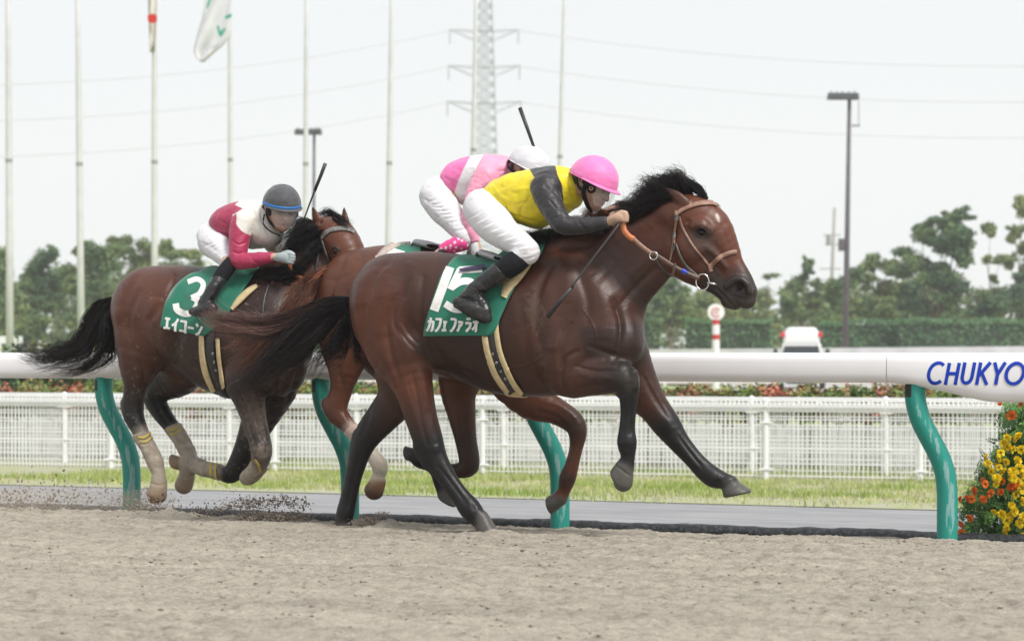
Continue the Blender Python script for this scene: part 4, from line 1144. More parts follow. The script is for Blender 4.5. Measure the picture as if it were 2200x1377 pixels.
# ---------------------------------------------------------------- marigold bush at the right
Yb = 13.25
root = empty('marigold_bush', at(2150, 1160, Yb)); tag(root, 'tall bush of yellow and orange marigolds at the right edge beside the last green post', 'flowering plant')
O_ = Vector(root.location)
rng = np.random.default_rng(77)
m = Yb / FPX
out_l = lambda y: np.interp(y, [862, 900, 960, 1000, 1040, 1080, 1120, 1165], [2165, 2158, 2140, 2112, 2092, 2066, 2064, 2062])
P = []
while len(P) < 2600:
    y = rng.uniform(866, 1160); x = rng.uniform(2060, 2330)
    if x > out_l(y) + rng.normal() * 9 + 6: P.append((x, y, rng.uniform(-.22, .22)))
VV = []; FF = []; CC = []; nb = 0
for (x, y, dy) in P:                                   # feathery leaves: a rachis with pairs of leaflets
    c = np.array(at(x, y, Yb + dy) - O_); d = rng.normal(size=3) * .7 + np.array([-.3, -.5, .35]); d /= np.linalg.norm(d)
    sdir = np.cross(d, rng.normal(size=3)); sdir /= np.linalg.norm(sdir); nn = np.cross(d, sdir); Lr = rng.uniform(.05, .09)
    col = np.array([(0.09, .21, .06), (.14, .30, .08), (.22, .40, .11)][rng.integers(0, 3)]) * rng.uniform(.7, 1.3)
    for k in range(6):
        o_ = c + d * Lr * (k / 5 - .2)
        for s in ((-1, 1) if k < 5 else (0,)):
            dd = (sdir * s * .8 + d * .65 + nn * rng.uniform(-.2, .2)) if s else d
            ll = Lr * .42 * (1 - .08 * k); sd = np.cross(dd, nn); sd = sd / (np.linalg.norm(sd) + 1e-9) * ll * .24
            VV += [o_, o_ + dd * ll * .5 + sd, o_ + dd * ll, o_ + dd * ll * .5 - sd]; FF.append((nb, nb + 1, nb + 2, nb + 3)); CC += [col] * 4; nb += 4
mesh_np('foliage', np.array(VV), np.array(FF), M_LEAF, root, False, col=np.array(CC))
mb = MB()
for (x, y, dy) in P[:90]:
    c = at(x, y, Yb + dy) - O_; b0 = Vector((c.x * .4 + .05, dy * .5, max(0, c.z - .4) * .3)); mb.tube([tuple(b0), tuple(b0.lerp(c, .6) + Vector((0, 0, .02))), tuple(c)], [.004, .003, .0015], 5)
mb.build('stems', mat('stem_green', (.05, .12, .03), .6), root, True)
M_YEL = mat('marigold_yellow', (.86, .70, .010), .6, (.82, .58, .01), scale=60); M_ORA = mat('marigold_orange', (.80, .20, .01), .6, (.70, .13, .01), scale=60)
def flower_mesh(seed):
    rr = np.random.default_rng(seed); V = []; F = []; nb = 0; N_ = 74
    for i in range(N_):
        z = 1 - 1.25 * (i + .5) / N_; a = i * 2.39996 + rr.uniform(-.2, .2); q = math.sqrt(max(0, 1 - z * z))
        d = np.array([q * math.cos(a), q * math.sin(a), z * .72]); t = np.array([-math.sin(a), math.cos(a), 0]); u = np.cross(d, t)
        c = math.cos(rr.uniform(-.7, .7)); s_ = math.sin(rr.uniform(-.7, .7)); w = t * c + u * s_; k = np.cross(d, w)
        R0_, R1_ = .008, .0215 * rr.uniform(.88, 1.08); wd = .0052 * rr.uniform(.8, 1.25)
        V += [d * R0_ - w * wd * .4, d * R0_ + w * wd * .4, d * R1_ + w * wd + k * rr.uniform(-.003, .003), d * R1_ * 1.07 + k * rr.uniform(-.003, .003), d * R1_ - w * wd + k * rr.uniform(-.003, .003)]
        F += [(nb, nb + 1, nb + 2, nb + 3), (nb, nb + 3, nb + 4)]; nb += 5
    return V, F
fl = {}
for key, mm in (('y', M_YEL), ('o', M_ORA)):
    V, F = flower_mesh(5 if key == 'y' else 6); o = mesh_np('flower_proto', V, F, mm, None, False); fl[key] = o.data; o.data.name = 'marigold_' + key
    bpy.data.objects.remove(o)
FLW = [('y', 2176, 1012, 1.0), ('y', 2168, 1022, .9), ('y', 2190, 1006, 1.0), ('y', 2183, 1062, .9), ('y', 2130, 1012, .8), ('y', 2174, 1085, .8), ('y', 2145, 985, .8), ('y', 2194, 965, .9), ('y', 2178, 965, .8), ('y', 2140, 1040, .7), ('y', 2190, 1125, .9), ('y', 2135, 1100, .7), ('o', 2173, 892, 1.0), ('y', 2187, 939, 1.15), ('y', 2164, 940, .8), ('y', 2155, 953, .9), ('y', 2164, 958, .9), ('y', 2150, 972, .8), ('y', 2119, 981, .7), ('y', 2122, 995, .8), ('y', 2186, 989, 1.0), ('y', 2161, 992, .8), ('y', 2146, 1003, .7), ('y', 2156, 1011, .85), ('y', 2142, 1026, .95), ('y', 2137, 998, .5), ('o', 2150, 1032, .9), ('o', 2117, 1039, .8), ('o', 2112, 1031, .6), ('y', 2178, 1028, .9), ('y', 2194, 1018, 1.1), ('y', 2186, 1036, 1.0), ('y', 2197, 1048, 1.2), ('o', 2172, 1045, .9), ('o', 2186, 1043, .7), ('o', 2092, 1058, .7), ('o', 2093, 1051, .6), ('o', 2129, 1060, .9), ('o', 2150, 1056, .75), ('o', 2112, 1072, .8), ('o', 2078, 1072, .8), ('o', 2087, 1071, .8), ('o', 2064, 1071, .6), ('y', 2152, 1104, .9), ('y', 2179, 1098, 1.0), ('y', 2167, 1112, 1.1), ('y', 2163, 1117, .9), ('y', 2163, 1138, 1.15), ('y', 2198, 1110, .9), ('o', 2083, 1113, .8), ('o', 2064, 1127, .7), ('o', 2066, 1144, .8), ('o', 2196, 866, .9), ('o', 2148, 866, .5), ('y', 2196, 1076, .9), ('y', 2200, 1150, .7), ('y', 2215, 1000, 1), ('o', 2225, 930, 1), ('y', 2230, 1080, 1)]
for i, (k, x, y, s) in enumerate(FLW):
    o = bpy.data.objects.new('flower', fl[k]); link(o, root); o.location = at(x, y, Yb - .27 - .04 * ((i * 7) % 5) / 5) - O_
    o.rotation_euler = (math.radians(50 + (i * 37) % 40), math.radians((i * 53) % 50 - 25), i * 1.3); o.scale = (s * 1.4,) * 3

# ---------------------------------------------------------------- flung sand
def clods(name, regions, label, seed, mm):
    rng = np.random.default_rng(seed)
    ico_v = np.array([(0, 0, 1), (.89, 0, .45), (.28, .85, .45), (-.72, .53, .45), (-.72, -.53, .45), (.28, -.85, .45), (.72, .53, -.45), (-.28, .85, -.45), (-.89, 0, -.45), (-.28, -.85, -.45), (.72, -.53, -.45), (0, 0, -1)])
    ico_f = np.array([(0, 1, 2), (0, 2, 3), (0, 3, 4), (0, 4, 5), (0, 5, 1), (1, 6, 2), (2, 7, 3), (3, 8, 4), (4, 9, 5), (5, 10, 1), (6, 7, 2), (7, 8, 3), (8, 9, 4), (9, 10, 5), (10, 6, 1), (6, 11, 7), (7, 11, 8), (8, 11, 9), (9, 11, 10), (10, 11, 6)])
    VV = []; n0 = 0
    for (x, y, rx, ry, w, rw, n, s0, s1) in regions:
        X = x + rng.normal(size=n) * rx * .5; Yp_ = y + rng.normal(size=n) * ry * .5; W = w + rng.normal(size=n) * rw * .5
        S = (s0 + (s1 - s0) * rng.random(n) ** 3)
        for a, b, c, s in zip(X, Yp_, W, S):
            g_ = g_at(a, c); p = at(a, b, g_.y)
            if p.z < g_.z - s: p.z = g_.z + s * .3
            VV.append(np.array(p) + ico_v * s * rng.uniform(.5, 1.2, (12, 1)) * rng.uniform(.6, 1.3, (1, 3)))
    n = len(VV); V = np.concatenate(VV); F = (ico_f[None] + 12 * np.arange(n)[:, None, None]).reshape(-1, 3)
    return tag(mesh_np(name, V, F, mm, None, False), label, 'flung sand', kind='stuff')
M_LUMP = mat('damp_lumps', (0.16, 0.135, 0.11), 0.95, (0.33, 0.285, 0.235), scale=9)
M_CLOD = mat('damp_sand', (0.20, 0.165, 0.13), 0.95, (0.32, 0.27, 0.22), scale=20)
clods('flung_sand', [
    (90, 1078, 160, 56, .9, .5, 1500, .0016, .0115), (150, 1060, 60, 40, .9, .4, 350, .001, .006), (30, 1100, 70, 40, .8, .4, 900, .002, .0125), (180, 1098, 220, 24, .9, .4, 1600, .0006, .003), (210, 1062, 14, 60, .9, .2, 160, .001, .004),
    (290, 1084, 70, 32, .8, .3, 1900, .001, .007), (340, 1095, 70, 22, .8, .3, 700, .001, .009), (60, 900, 260, 260, 1.0, .7, 260, .0008, .0028), (200, 700, 260, 300, 1.0, .6, 160, .0006, .002)],
    'grains and clods of sand kicked up behind the rearmost horse', 5, M_CLOD)
arcp = [(440, 1098), (480, 1088), (520, 1078), (560, 1080), (600, 1074), (640, 1082)]
clods('flung_sand', [(x, y, 34, 12, .5, .3, 210, .0014, .009) for x, y in arcp] + [(540, 1086, 60, 14, .5, .2, 500, .001, .007), (575, 1112, 72, 12, .4, .2, 3000, .002, .0105), (640, 1110, 16, 12, .4, .2, 200, .002, .0105), (530, 1060, 80, 30, .5, .3, 120, .0008, .003)],
    'dark clump of sand thrown up under the forelegs of the rearmost horse', 6, mat('wet_sand', (0.14, 0.115, 0.09), 0.95, (0.25, 0.21, 0.17), scale=30))
clods('flung_sand', [(795, 1118, 34, 12, .12, .1, 900, .001, .006), (820, 1104, 20, 8, .12, .1, 260, .001, .005), (770, 1128, 30, 10, .10, .1, 500, .001, .006), (1060, 1140, 30, 8, .0, .1, 240, .001, .005), (735, 1138, 24, 6, .0, .1, 200, .001, .005)],
    'heap of sand spraying behind the planted hind hoof of the leading horse', 7, M_CLOD)
# ---------------------------------------------------------------- damp air over the course
mb = MB(); mb.box((-330, -6, -1.6), (330, 640, 62))
hz, hnt, hb = mat_new('damp_air'); hnt.nodes.remove(hb)
pv_ = hnt.nodes.new('ShaderNodeVolumePrincipled'); pv_.inputs['Density'].default_value = 0.0006; pv_.inputs['Color'].default_value = (.985, .965, .985, 1); pv_.inputs['Anisotropy'].default_value = 0.0
hnt.links.new(pv_.outputs[0], [n for n in hnt.nodes if n.type == 'OUTPUT_MATERIAL'][0].inputs['Volume'])
tag(mb.build('haze', hz), kind='stuff')

def loose(n, seed):
    rng = np.random.default_rng(seed); U = rng.uniform(-4.2, 4.2, n); W = -5.2 + 6.6 * rng.random(n) ** .7
    k = fbm(U * 1.4, W * 2.2, 4.4, 4) + rng.normal(size=n) * .22 > .12; U, W = U[k], W[k]; n = len(U)
    Z = gz(W) + relief(U, W); S = .002 + .0075 * rng.random(n) ** 4
    q = np.array([(1, 0, 0), (0, 1, 0), (-1, 0, 0), (0, -1, 0), (0, 0, 1), (0, 0, -.4)]) * np.array([1.5, 1.1, .8])
    f = np.array([(0, 1, 4), (1, 2, 4), (2, 3, 4), (3, 0, 4), (1, 0, 5), (2, 1, 5), (3, 2, 5), (0, 3, 5)])
    V = (np.stack([U, W, Z + S * .25], 1)[:, None, :] + q[None] * S[:, None, None] * rng.uniform(.5, 1.4, (n, 6, 1))).reshape(-1, 3)
    F = (f[None] + 6 * np.arange(n)[:, None, None]).reshape(-1, 3)
    return tag(mesh_np('loose_clods', V, F, M_LUMP, None, False, loc=FG.O, rz=-FG.th), 'small damp clods scattered over the pale sand of the track', 'sand clods', kind='stuff')
loose(15000, 91)
# thin dust hanging behind the rearmost horse
dm, dnt, db_ = mat_new('dust_air'); dnt.nodes.remove(db_); dv = dnt.nodes.new('ShaderNodeVolumePrincipled'); dv.inputs['Density'].default_value = .75; dv.inputs['Color'].default_value = (.72, .64, .54, 1)
dnt.links.new(dv.outputs[0], [n for n in dnt.nodes if n.type == 'OUTPUT_MATERIAL'][0].inputs['Volume'])
mb = MB()
for (x, y, w, rx, rz) in ((60, 1098, .85, .42, .11),):
    c = g_at(x, w); c.z += .06; V0 = MB(); ball(V0, (0, 0, 0), 1.0, 40, 20); VV_ = np.concatenate(V0.V)
    VV_ = VV_ * (1 + .25 * vnoise(VV_[:, 0] * 2.2, VV_[:, 1] * 2.2, VV_[:, 2] * 2.2))[:, None] * np.array([1.05, .30, .13]) + np.array([c.x, c.y, c.z]); mb.add(VV_, V0.F)
tag(mb.build('dust_cloud', dm, smooth=True), 'thin beige dust hanging low over the sand at the left edge', 'dust', kind='stuff')
# ---------------------------------------------------------------- coat colours (linear base colours)
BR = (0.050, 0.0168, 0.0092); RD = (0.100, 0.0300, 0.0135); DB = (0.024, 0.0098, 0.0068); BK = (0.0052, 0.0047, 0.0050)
HF = (0.080, 0.075, 0.067); HB = (0.26, 0.14, 0.075); SOCK = (0.56, 0.49, 0.40); MUZ = (0.026, 0.019, 0.017)

def coat_material(name, rough=0.36):
    m, nt, b = mat_new(name); N, L = nt.nodes, nt.links
    tc = N.new('ShaderNodeTexCoord'); at_ = N.new('ShaderNodeAttribute'); at_.attribute_name = 'col'
    n1 = N.new('ShaderNodeTexNoise'); n1.inputs['Scale'].default_value = 5; n1.inputs['Detail'].default_value = 6
    n2 = N.new('ShaderNodeTexNoise'); n2.inputs['Scale'].default_value = 90; n2.inputs['Detail'].default_value = 6; n2.inputs['Roughness'].default_value = 0.7
    mp = N.new('ShaderNodeMapping'); mp.inputs['Scale'].default_value = (1.0, 1.0, 1.5); mp.inputs['Rotation'].default_value = (0, 0.8, 0)
    L.new(tc.outputs['Object'], n1.inputs['Vector']); L.new(tc.outputs['Object'], mp.inputs['Vector']); L.new(mp.outputs['Vector'], n2.inputs['Vector'])
    r1 = N.new('ShaderNodeMapRange'); r1.inputs[1].default_value = 0.3; r1.inputs[2].default_value = 0.7; r1.inputs[3].default_value = 0.86; r1.inputs[4].default_value = 1.15
    r2 = N.new('ShaderNodeMapRange'); r2.inputs[1].default_value = 0.3; r2.inputs[2].default_value = 0.7; r2.inputs[3].default_value = 0.86; r2.inputs[4].default_value = 1.14
    L.new(n1.outputs['Fac'], r1.inputs[0]); L.new(n2.outputs['Fac'], r2.inputs[0])
    mu = N.new('ShaderNodeMath'); mu.operation = 'MULTIPLY'; L.new(r1.outputs[0], mu.inputs[0]); L.new(r2.outputs[0], mu.inputs[1])
    vm = N.new('ShaderNodeVectorMath'); vm.operation = 'SCALE'
    L.new(at_.outputs['Color'], vm.inputs[0]); L.new(mu.outputs[0], vm.inputs['Scale'])
    L.new(vm.outputs[0], b.inputs['Base Color'])
    rr = N.new('ShaderNodeMapRange'); rr.inputs[1].default_value = .35; rr.inputs[2].default_value = .65; rr.inputs[3].default_value = rough - .03; rr.inputs[4].default_value = rough + .16
    L.new(n2.outputs['Fac'], rr.inputs[0]); L.new(rr.outputs[0], b.inputs['Roughness']); b.inputs['Specular IOR Level'].default_value = 0.34
    b.inputs['Coat Weight'].default_value = 0.04; b.inputs['Coat Roughness'].default_value = 0.24
    # muscle and vein relief, then short hair
    n3 = N.new('ShaderNodeTexNoise'); n3.inputs['Scale'].default_value = 7; n3.inputs['Detail'].default_value = 3; n3.inputs['Distortion'].default_value = 0.8
    L.new(mp.outputs['Vector'], n3.inputs['Vector'])
    b1 = N.new('ShaderNodeBump'); b1.inputs['Strength'].default_value = 0.22; b1.inputs['Distance'].default_value = 0.02; L.new(n3.outputs['Fac'], b1.inputs['Height'])
    nv = N.new('ShaderNodeTexNoise'); nv.noise_type = 'RIDGED_MULTIFRACTAL'; nv.inputs['Scale'].default_value = 8; nv.inputs['Detail'].default_value = 2; nv.inputs['Distortion'].default_value = .6
    L.new(tc.outputs['Object'], nv.inputs['Vector']); bv = N.new('ShaderNodeBump'); bv.inputs['Strength'].default_value = .26; bv.inputs['Distance'].default_value = .008
    L.new(nv.outputs['Fac'], bv.inputs['Height']); L.new(b1.outputs['Normal'], bv.inputs['Normal'])
    n4 = N.new('ShaderNodeTexNoise'); n4.inputs['Scale'].default_value = 120; n4.inputs['Detail'].default_value = 4
    L.new(mp.outputs['Vector'], n4.inputs['Vector'])
    b2 = N.new('ShaderNodeBump'); b2.inputs['Strength'].default_value = 0.5; b2.inputs['Distance'].default_value = 0.003
    L.new(n4.outputs['Fac'], b2.inputs['Height']); L.new(bv.outputs['Normal'], b2.inputs['Normal']); L.new(b2.outputs['Normal'], b.inputs['Normal'])
    return m

M_COAT = coat_material('bay_coat')
M_HAIR = mat('mane_hair', (0.02, 0.02, 0.02), 0.42, attr=True, spec=0.22, scale=30)
M_GREEN = mat('green_cloth', (0.004, 0.135, 0.082), 0.75, (0.006, 0.165, 0.10), scale=12, sheen=0.25, bump=0.25, bscale=260, bdist=0.002)
M_WHITE = mat('white_print', (0.78, 0.78, 0.76), 0.7, (0.66, 0.65, 0.62), scale=40)
M_CREAM = mat('cream_pad', (0.62, 0.50, 0.28), 0.8, (0.5, 0.4, 0.22), scale=30, bump=0.2, bscale=300)
M_BLACKL = mat('black_leather', (0.018, 0.018, 0.020), 0.42, (0.035, 0.033, 0.032), scale=20, bump=0.3, bscale=80, bdist=0.004)
M_BLACKC = mat('black_elastic', (0.007, 0.008, 0.011), 0.85, (0.011, 0.011, 0.014), scale=60, spec=.25)
M_TAN = mat('tan_leather', (0.24, 0.125, 0.085), 0.5, (0.32, 0.19, 0.14), scale=50, bump=0.2, bscale=150)
M_DTAN = mat('dark_leather', (0.085, 0.048, 0.036), 0.5, (0.12, 0.07, 0.05), scale=50)
M_ORANGE = mat('orange_rein_grip', (0.52, 0.165, 0.062), 0.6, (0.62, 0.22, 0.10), scale=60, bump=0.3, bscale=400)
M_METAL = mat('bit_steel', (0.62, 0.62, 0.60), 0.25, metal=1.0)
M_GREYL = mat('grey_worn_leather', (0.21, 0.20, 0.185), 0.55, (0.10, 0.095, 0.09), scale=60)
M_EYE = mat('eye_dark', (0.004, 0.003, 0.0025), 0.10, spec=.35)
M_BLUE = mat('blue_tape', (0.02, 0.06, 0.5), 0.5)

# ================================================================ HORSE A : nearest, number 15
FA = Frame(1100, 12.05, 22)
def horse_a():
    b = Blob(FA, 0.0066)
    # trunk
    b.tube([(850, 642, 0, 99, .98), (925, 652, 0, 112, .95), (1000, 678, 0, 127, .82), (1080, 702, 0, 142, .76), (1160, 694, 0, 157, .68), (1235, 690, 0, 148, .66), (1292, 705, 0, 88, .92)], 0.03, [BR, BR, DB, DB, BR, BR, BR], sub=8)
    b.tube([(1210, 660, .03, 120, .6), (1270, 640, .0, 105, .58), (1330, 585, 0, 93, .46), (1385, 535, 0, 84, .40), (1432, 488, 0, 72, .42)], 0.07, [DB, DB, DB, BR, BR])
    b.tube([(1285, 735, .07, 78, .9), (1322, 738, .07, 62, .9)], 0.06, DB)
    b.tube([(1310, 745, -.09, 70, .9), (1330, 760, -.09, 56, .9)], 0.05, DB)
    # withers and loin line
    b.tube([(1120, 560, 0, 40, .8), (1180, 540, 0, 44, .7), (1250, 540, 0, 55, .5)], 0.06, BR)
    # rump muscle, near and far
    b.tube([(838, 650, .11, 86, .8), (858, 735, .13, 78, .7)], 0.04, [BR, BR])
    b.tube([(838, 650, -.11, 84, .8), (860, 735, -.12, 74, .7)], 0.04, [BR, BR])
    # near hind leg
    b.tube([(838, 690, .10, 84, .72), (868, 768, .14, 62, .75), (888, 830, .15, 44, .8), (903, 890, .15, 36, .85), (921, 948, .15, 33, .8), (936, 986, .15, 27, .8), (964, 1030, .15, 20.5, .85), (990, 1066, .15, 20.5, .85), (1010, 1092, .15, 24.5, .9), (1028, 1114, .15, 19, .95)], 0.045, [BR, BR, RD, BR, BK, BK, BK, BK, BK, BK, BK])
    b.tube([(906, 960, .15, 19), (918, 992, .15, 14)], 0.02, BK)        # point of hock
    b.hoof((1034, 1113), 18, (1024, 1147), (1074, 1147), 23, .15, HF)
    # far hind leg
    b.tube([(862, 775, -.12, 66, .7), (858, 845, -.13, 47, .8), (828, 888, -.13, 38, .8), (797, 925, -.13, 32, .8), (777, 962, -.13, 25, .85), (760, 1020, -.13, 19, .9), (749, 1070, -.13, 18.5, .9), (742, 1100, -.13, 19.5), (737, 1126, -.13, 17)], 0.035, [BR, BR, DB, BK, BK, BK, BK, BK, BK])
    b.tube([(771, 936, -.13, 15), (764, 960, -.13, 12)], 0.02, BK)
    b.hoof((738, 1112), 17, (719, 1140), (760, 1139), 21, -.13, HF)
    # near fore
    b.tube([(1185, 690, .17, 72, .45), (1208, 745, .18, 70, .6), (1222, 798, .17, 55, .75), (1262, 806, .17, 45, .8), (1308, 808, .17, 38, .85), (1342, 812, .17, 31, .9), (1350, 838, .17, 24, .95), (1350, 880, .17, 17.5, .9), (1347, 922, .17, 17.5, .9), (1347, 950, .17, 21.5), (1349, 978, .17, 15.5), (1346, 998, .17, 17)], 0.045, [BR, BR, BR, BR, DB, BK, BK, BK, BK, BK, BK, BK])
    b.hoof((1341, 1004), 20, (1307, 1008), (1340, 1058), 24, .17, HF); b.tube([(1342, 1010, .17, 19.5), (1339, 1035, .17, 21)], .008, HF)
    # far fore
    b.tube([(1328, 750, -.13, 64, .8), (1352, 800, -.15, 55, .8), (1378, 842, -.16, 44, .85), (1404, 874, -.16, 34, .9), (1432, 912, -.16, 31, .9), (1458, 948, -.16, 24, .9), (1490, 985, -.16, 20.5, .9), (1514, 1010, -.16, 22, .9), (1534, 1025, -.16, 22.5), (1556, 1032, -.16, 17.5), (1568, 1038, -.16, 18)], 0.045, [DB, BR, BR, BR, BK, BK, BK, BK, BK, BK, BK])
    b.hoof((1566, 1038), 19, (1546, 1072), (1618, 1057), 29, -.16, HF)
    # flank fold
    b.tube([(905, 740, .15, 34), (950, 768, .10, 24)], 0.06, DB)
    # head
    b.tube([(1448, 462, 0, 46, .85), (1487, 470, 0, 51, .82), (1520, 494, 0, 53, .78), (1546, 534, 0, 43, .66), (1565, 570, 0, 34, .66), (1588, 606, 0, 31, .72), (1598, 626, 0, 29, .78)], 0.03, [BR, RD, RD, RD, RD, MUZ, MUZ])
    b.tube([(1458, 520, .0, 58, .55), (1485, 545, .0, 61, .62), (1512, 578, 0, 42, .6), (1543, 607, 0, 28, .72), (1572, 634, 0, 23, .9)], 0.03, [BR, RD, BR, MUZ, MUZ])
    b.tube([(1602, 632, 0, 25, .9), (1604, 643, 0, 21, .95)], 0.015, MUZ)
    b.tube([(1566, 645, 0, 18, .95), (1578, 650, 0, 16, .95)], 0.012, MUZ)
    b.tube([(1484, 528, .085, 34, .45)], 0.03, RD)                        # round cheek muscle
    b.tube([(1492, 484, .098, 13), (1508, 482, .102, 14), (1524, 494, .09, 12)], 0.02, RD)   # brow over the eye
    b.tube([(1500, 515, .095, 5), (1540, 548, .066, 4), (1558, 574, .052, 4)], 0.025, BR)     # facial crest
    b.tube([(1560, 614, .066, 7), (1580, 598, .07, 8), (1602, 604, .062, 8), (1611, 626, .058, 7)], 0.014, MUZ)   # nostril rim
    b.tube([(1540, 645, .067, 2.0), (1556, 640, .062, 2.6), (1530, 622, .07, 2.0)], 0.004, cut=True) if False else None
    b.tube([(1585, 617, .094, 11, .8), (1597, 626, .090, 9, .8)], 0.014, cut=True)
    b.tube([(1536, 622, .083, 3), (1556, 638, .076, 3.4), (1574, 656, .070, 3.4), (1592, 664, .06, 3)], 0.010, cut=True)    # mouth line
    b.tube([(1507, 499, .120, 10.5, .6)], 0.012, cut=True)                  # eye socket
    # tendons and knee lumps
    b.tube([(1362, 800, .21, 9), (1365, 830, .20, 8)], 0.02, BK)
    b.tube([(1190, 700, .245, 10), (1196, 740, .26, 12)], 0.05, BR)
    # near ear, laid back
    b.tube([(1470, 436, .075, 14, .7), (1452, 420, .082, 11.5, .55), (1430, 404, .085, 3, .5)], 0.012, [BR, BR, BK])
    b.tube([(1459, 428, .112, 5.5, .7), (1441, 412, .104, 4, .6)], 0.008, cut=True)
    b.tube([(1478, 428, -.075, 14, .7), (1458, 408, -.082, 11, .55), (1438, 396, -.085, 3, .5)], 0.012, [BR, BR, BK])
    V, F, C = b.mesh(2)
    V = sculpt(FA, V, F, [dict(p=p_, w=w_, d=d_ * 1.2) for p_, w_, d_ in (
        # hindquarter
        ([(912, 590), (902, 660), (908, 720), (926, 775)], 9, -15), ([(880, 570), (868, 620), (872, 690), (900, 740)], 13, -8),
        ([(805, 580), (782, 650), (788, 730), (815, 790)], 8, -8), ([(846, 640), (832, 700), (842, 770), (862, 830)], 7, -10),
        ([(835, 590), (822, 650), (818, 720)], 16, 7), ([(868, 640), (862, 710), (880, 780)], 15, 9), ([(900, 790), (915, 840), (920, 880)], 8, 5),
        ([(885, 800), (896, 850), (905, 905)], 5, -7), ([(868, 820), (886, 875), (898, 920)], 4, 4), ([(905, 905), (914, 940), (918, 958)], 4, -6), ([(934, 955), (938, 972)], 8, 5),
        ([(942, 1000), (972, 1040), (1004, 1084)], 3.5, -6), ([(930, 1000), (960, 1044), (996, 1090)], 3, 3), ([(1012, 1082), (1022, 1096)], 5, -3),
        ([(800, 850), (790, 900), (775, 940)], 5, -4), ([(772, 975), (756, 1040), (746, 1090)], 3.5, -6),
        ([(842, 556), (808, 590), (792, 650)], 6, -7), ([(884, 600), (858, 632), (846, 690), (866, 728)], 5, -8), ([(864, 690), (878, 716), (898, 738)], 2.6, -5), ([(856, 700), (872, 728), (892, 750)], 2.6, -5), ([(880, 684), (896, 712), (908, 730)], 2.4, -4),
        ([(880, 560), (886, 600), (876, 650)], 9, 5), ([(770, 600), (764, 660), (776, 740)], 10, 5), ([(826, 760), (846, 800), (852, 830)], 8, 5), ([(770, 590), (800, 572), (850, 566)], 6, -3),
        # barrel and flank
        ([(940, 745), (990, 800), (1060, 828), (1130, 842)], 8, -6), ([(950, 580), (1000, 600), (1040, 640)], 14, -5), ([(925, 700), (955, 760), (975, 790)], 8, 5),
        ([(1118, 640), (1128, 720), (1142, 800)], 9, -4), ([(1100, 620), (1108, 700)], 10, 3),
        # shoulder
        ([(1196, 548), (1160, 620), (1152, 700), (1172, 780)], 9, -10), ([(1178, 600), (1180, 690)], 14, 5), ([(1235, 560), (1262, 640), (1262, 700)], 10, -9),
        ([(1215, 580), (1222, 650)], 16, 6), ([(1275, 590), (1300, 660), (1298, 730)], 18, 9), ([(1318, 640), (1334, 700), (1322, 770)], 7, -16),
        ([(1228, 690), (1205, 740), (1206, 790)], 7, -9), ([(1180, 740), (1178, 800)], 20, 8), ([(1244, 752), (1216, 770), (1206, 810), (1218, 850)], 5, -11),
        ([(1262, 742), (1300, 756), (1340, 770)], 6, -6), ([(1345, 660), (1362, 700), (1362, 750)], 12, 5),
        # forearm, knee, cannon
        ([(1236, 786), (1280, 796), (1322, 796)], 4, -7), ([(1240, 800), (1280, 812), (1315, 812)], 6, 4), ([(1240, 832), (1285, 828), (1322, 834)], 4, -6),
        ([(1338, 800), (1350, 822)], 9, 4), ([(1334, 832), (1340, 850)], 4, -6), ([(1357, 850), (1355, 890), (1354, 936)], 3, -6), ([(1341, 856), (1340, 900), (1339, 936)], 3, -4), ([(1342, 962), (1356, 966)], 3, -3),
        ([(1378, 800), (1404, 850), (1436, 900)], 5, -6), ([(1400, 820), (1424, 862)], 7, 4), ([(1428, 890), (1444, 924)], 8, 4), ([(1456, 934), (1486, 976), (1510, 1004)], 3.5, -6), ([(1446, 952), (1480, 992), (1502, 1016)], 3, -3), ([(1530, 1040), (1546, 1032)], 4, -5),
        ([(1318, 994), (1340, 1012), (1362, 1026)], 2, -5), ([(1552, 1048), (1570, 1034), (1594, 1027)], 2, -5),
        # neck
        ([(1412, 572), (1370, 612), (1322, 668)], 7, -11), ([(1400, 490), (1335, 548), (1278, 610)], 9, -6), ([(1420, 530), (1360, 585), (1310, 640)], 10, 5), ([(1380, 480), (1310, 530), (1250, 570)], 8, 4), ([(1200, 530), (1260, 530), (1320, 500)], 8, -5),
        # head
        ([(1452, 470), (1444, 520), (1452, 568), (1478, 596)], 6, -9), ([(1480, 470), (1476, 482)], 7, -6), ([(1494, 486), (1508, 484), (1522, 492)], 4.5, 5), ([(1500, 514), (1516, 513), (1526, 504)], 4, 3),
        ([(1512, 528), (1538, 552), (1560, 574)], 4, 3.5), ([(1500, 540), (1530, 566), (1552, 590)], 5, -6), ([(1478, 540), (1500, 560)], 16, 5), ([(1545, 590), (1530, 604), (1506, 606)], 5, -4),
        ([(1545, 470), (1556, 500), (1566, 530)], 6, -3), ([(1532, 520), (1556, 556)], 6, -4), ([(1584, 612), (1592, 620)], 7.5, -20), ([(1574, 618), (1578, 604), (1592, 600), (1606, 612), (1607, 630)], 3.5, 6),
        ([(1576, 634), (1592, 642), (1606, 640)], 4, -4), ([(1538, 618), (1556, 636), (1572, 654), (1590, 663)], 2.2, -7), ([(1560, 620), (1575, 640)], 4, -3), ([(1612, 604), (1618, 626)], 4, 3),
        ([(1520, 556), (1536, 580), (1560, 596)], 1.8, 3), ([(1510, 570), (1524, 590)], 1.6, 2.5),
        # veins
        ([(1040, 770), (1090, 790), (1140, 780), (1172, 760)], 2, 3), ([(1255, 820), (1290, 806), (1320, 818)], 1.8, 3), ([(905, 830), (925, 880), (930, 930)], 2, 3), ([(1250, 660), (1275, 700), (1282, 740)], 2, 2.5))])
    # coat markings: rump reddens, star on the forehead, grey round the eye, sand stuck to the shoulder
    px, py = project_px(FA, V); near = V[:, 1] < 0.03
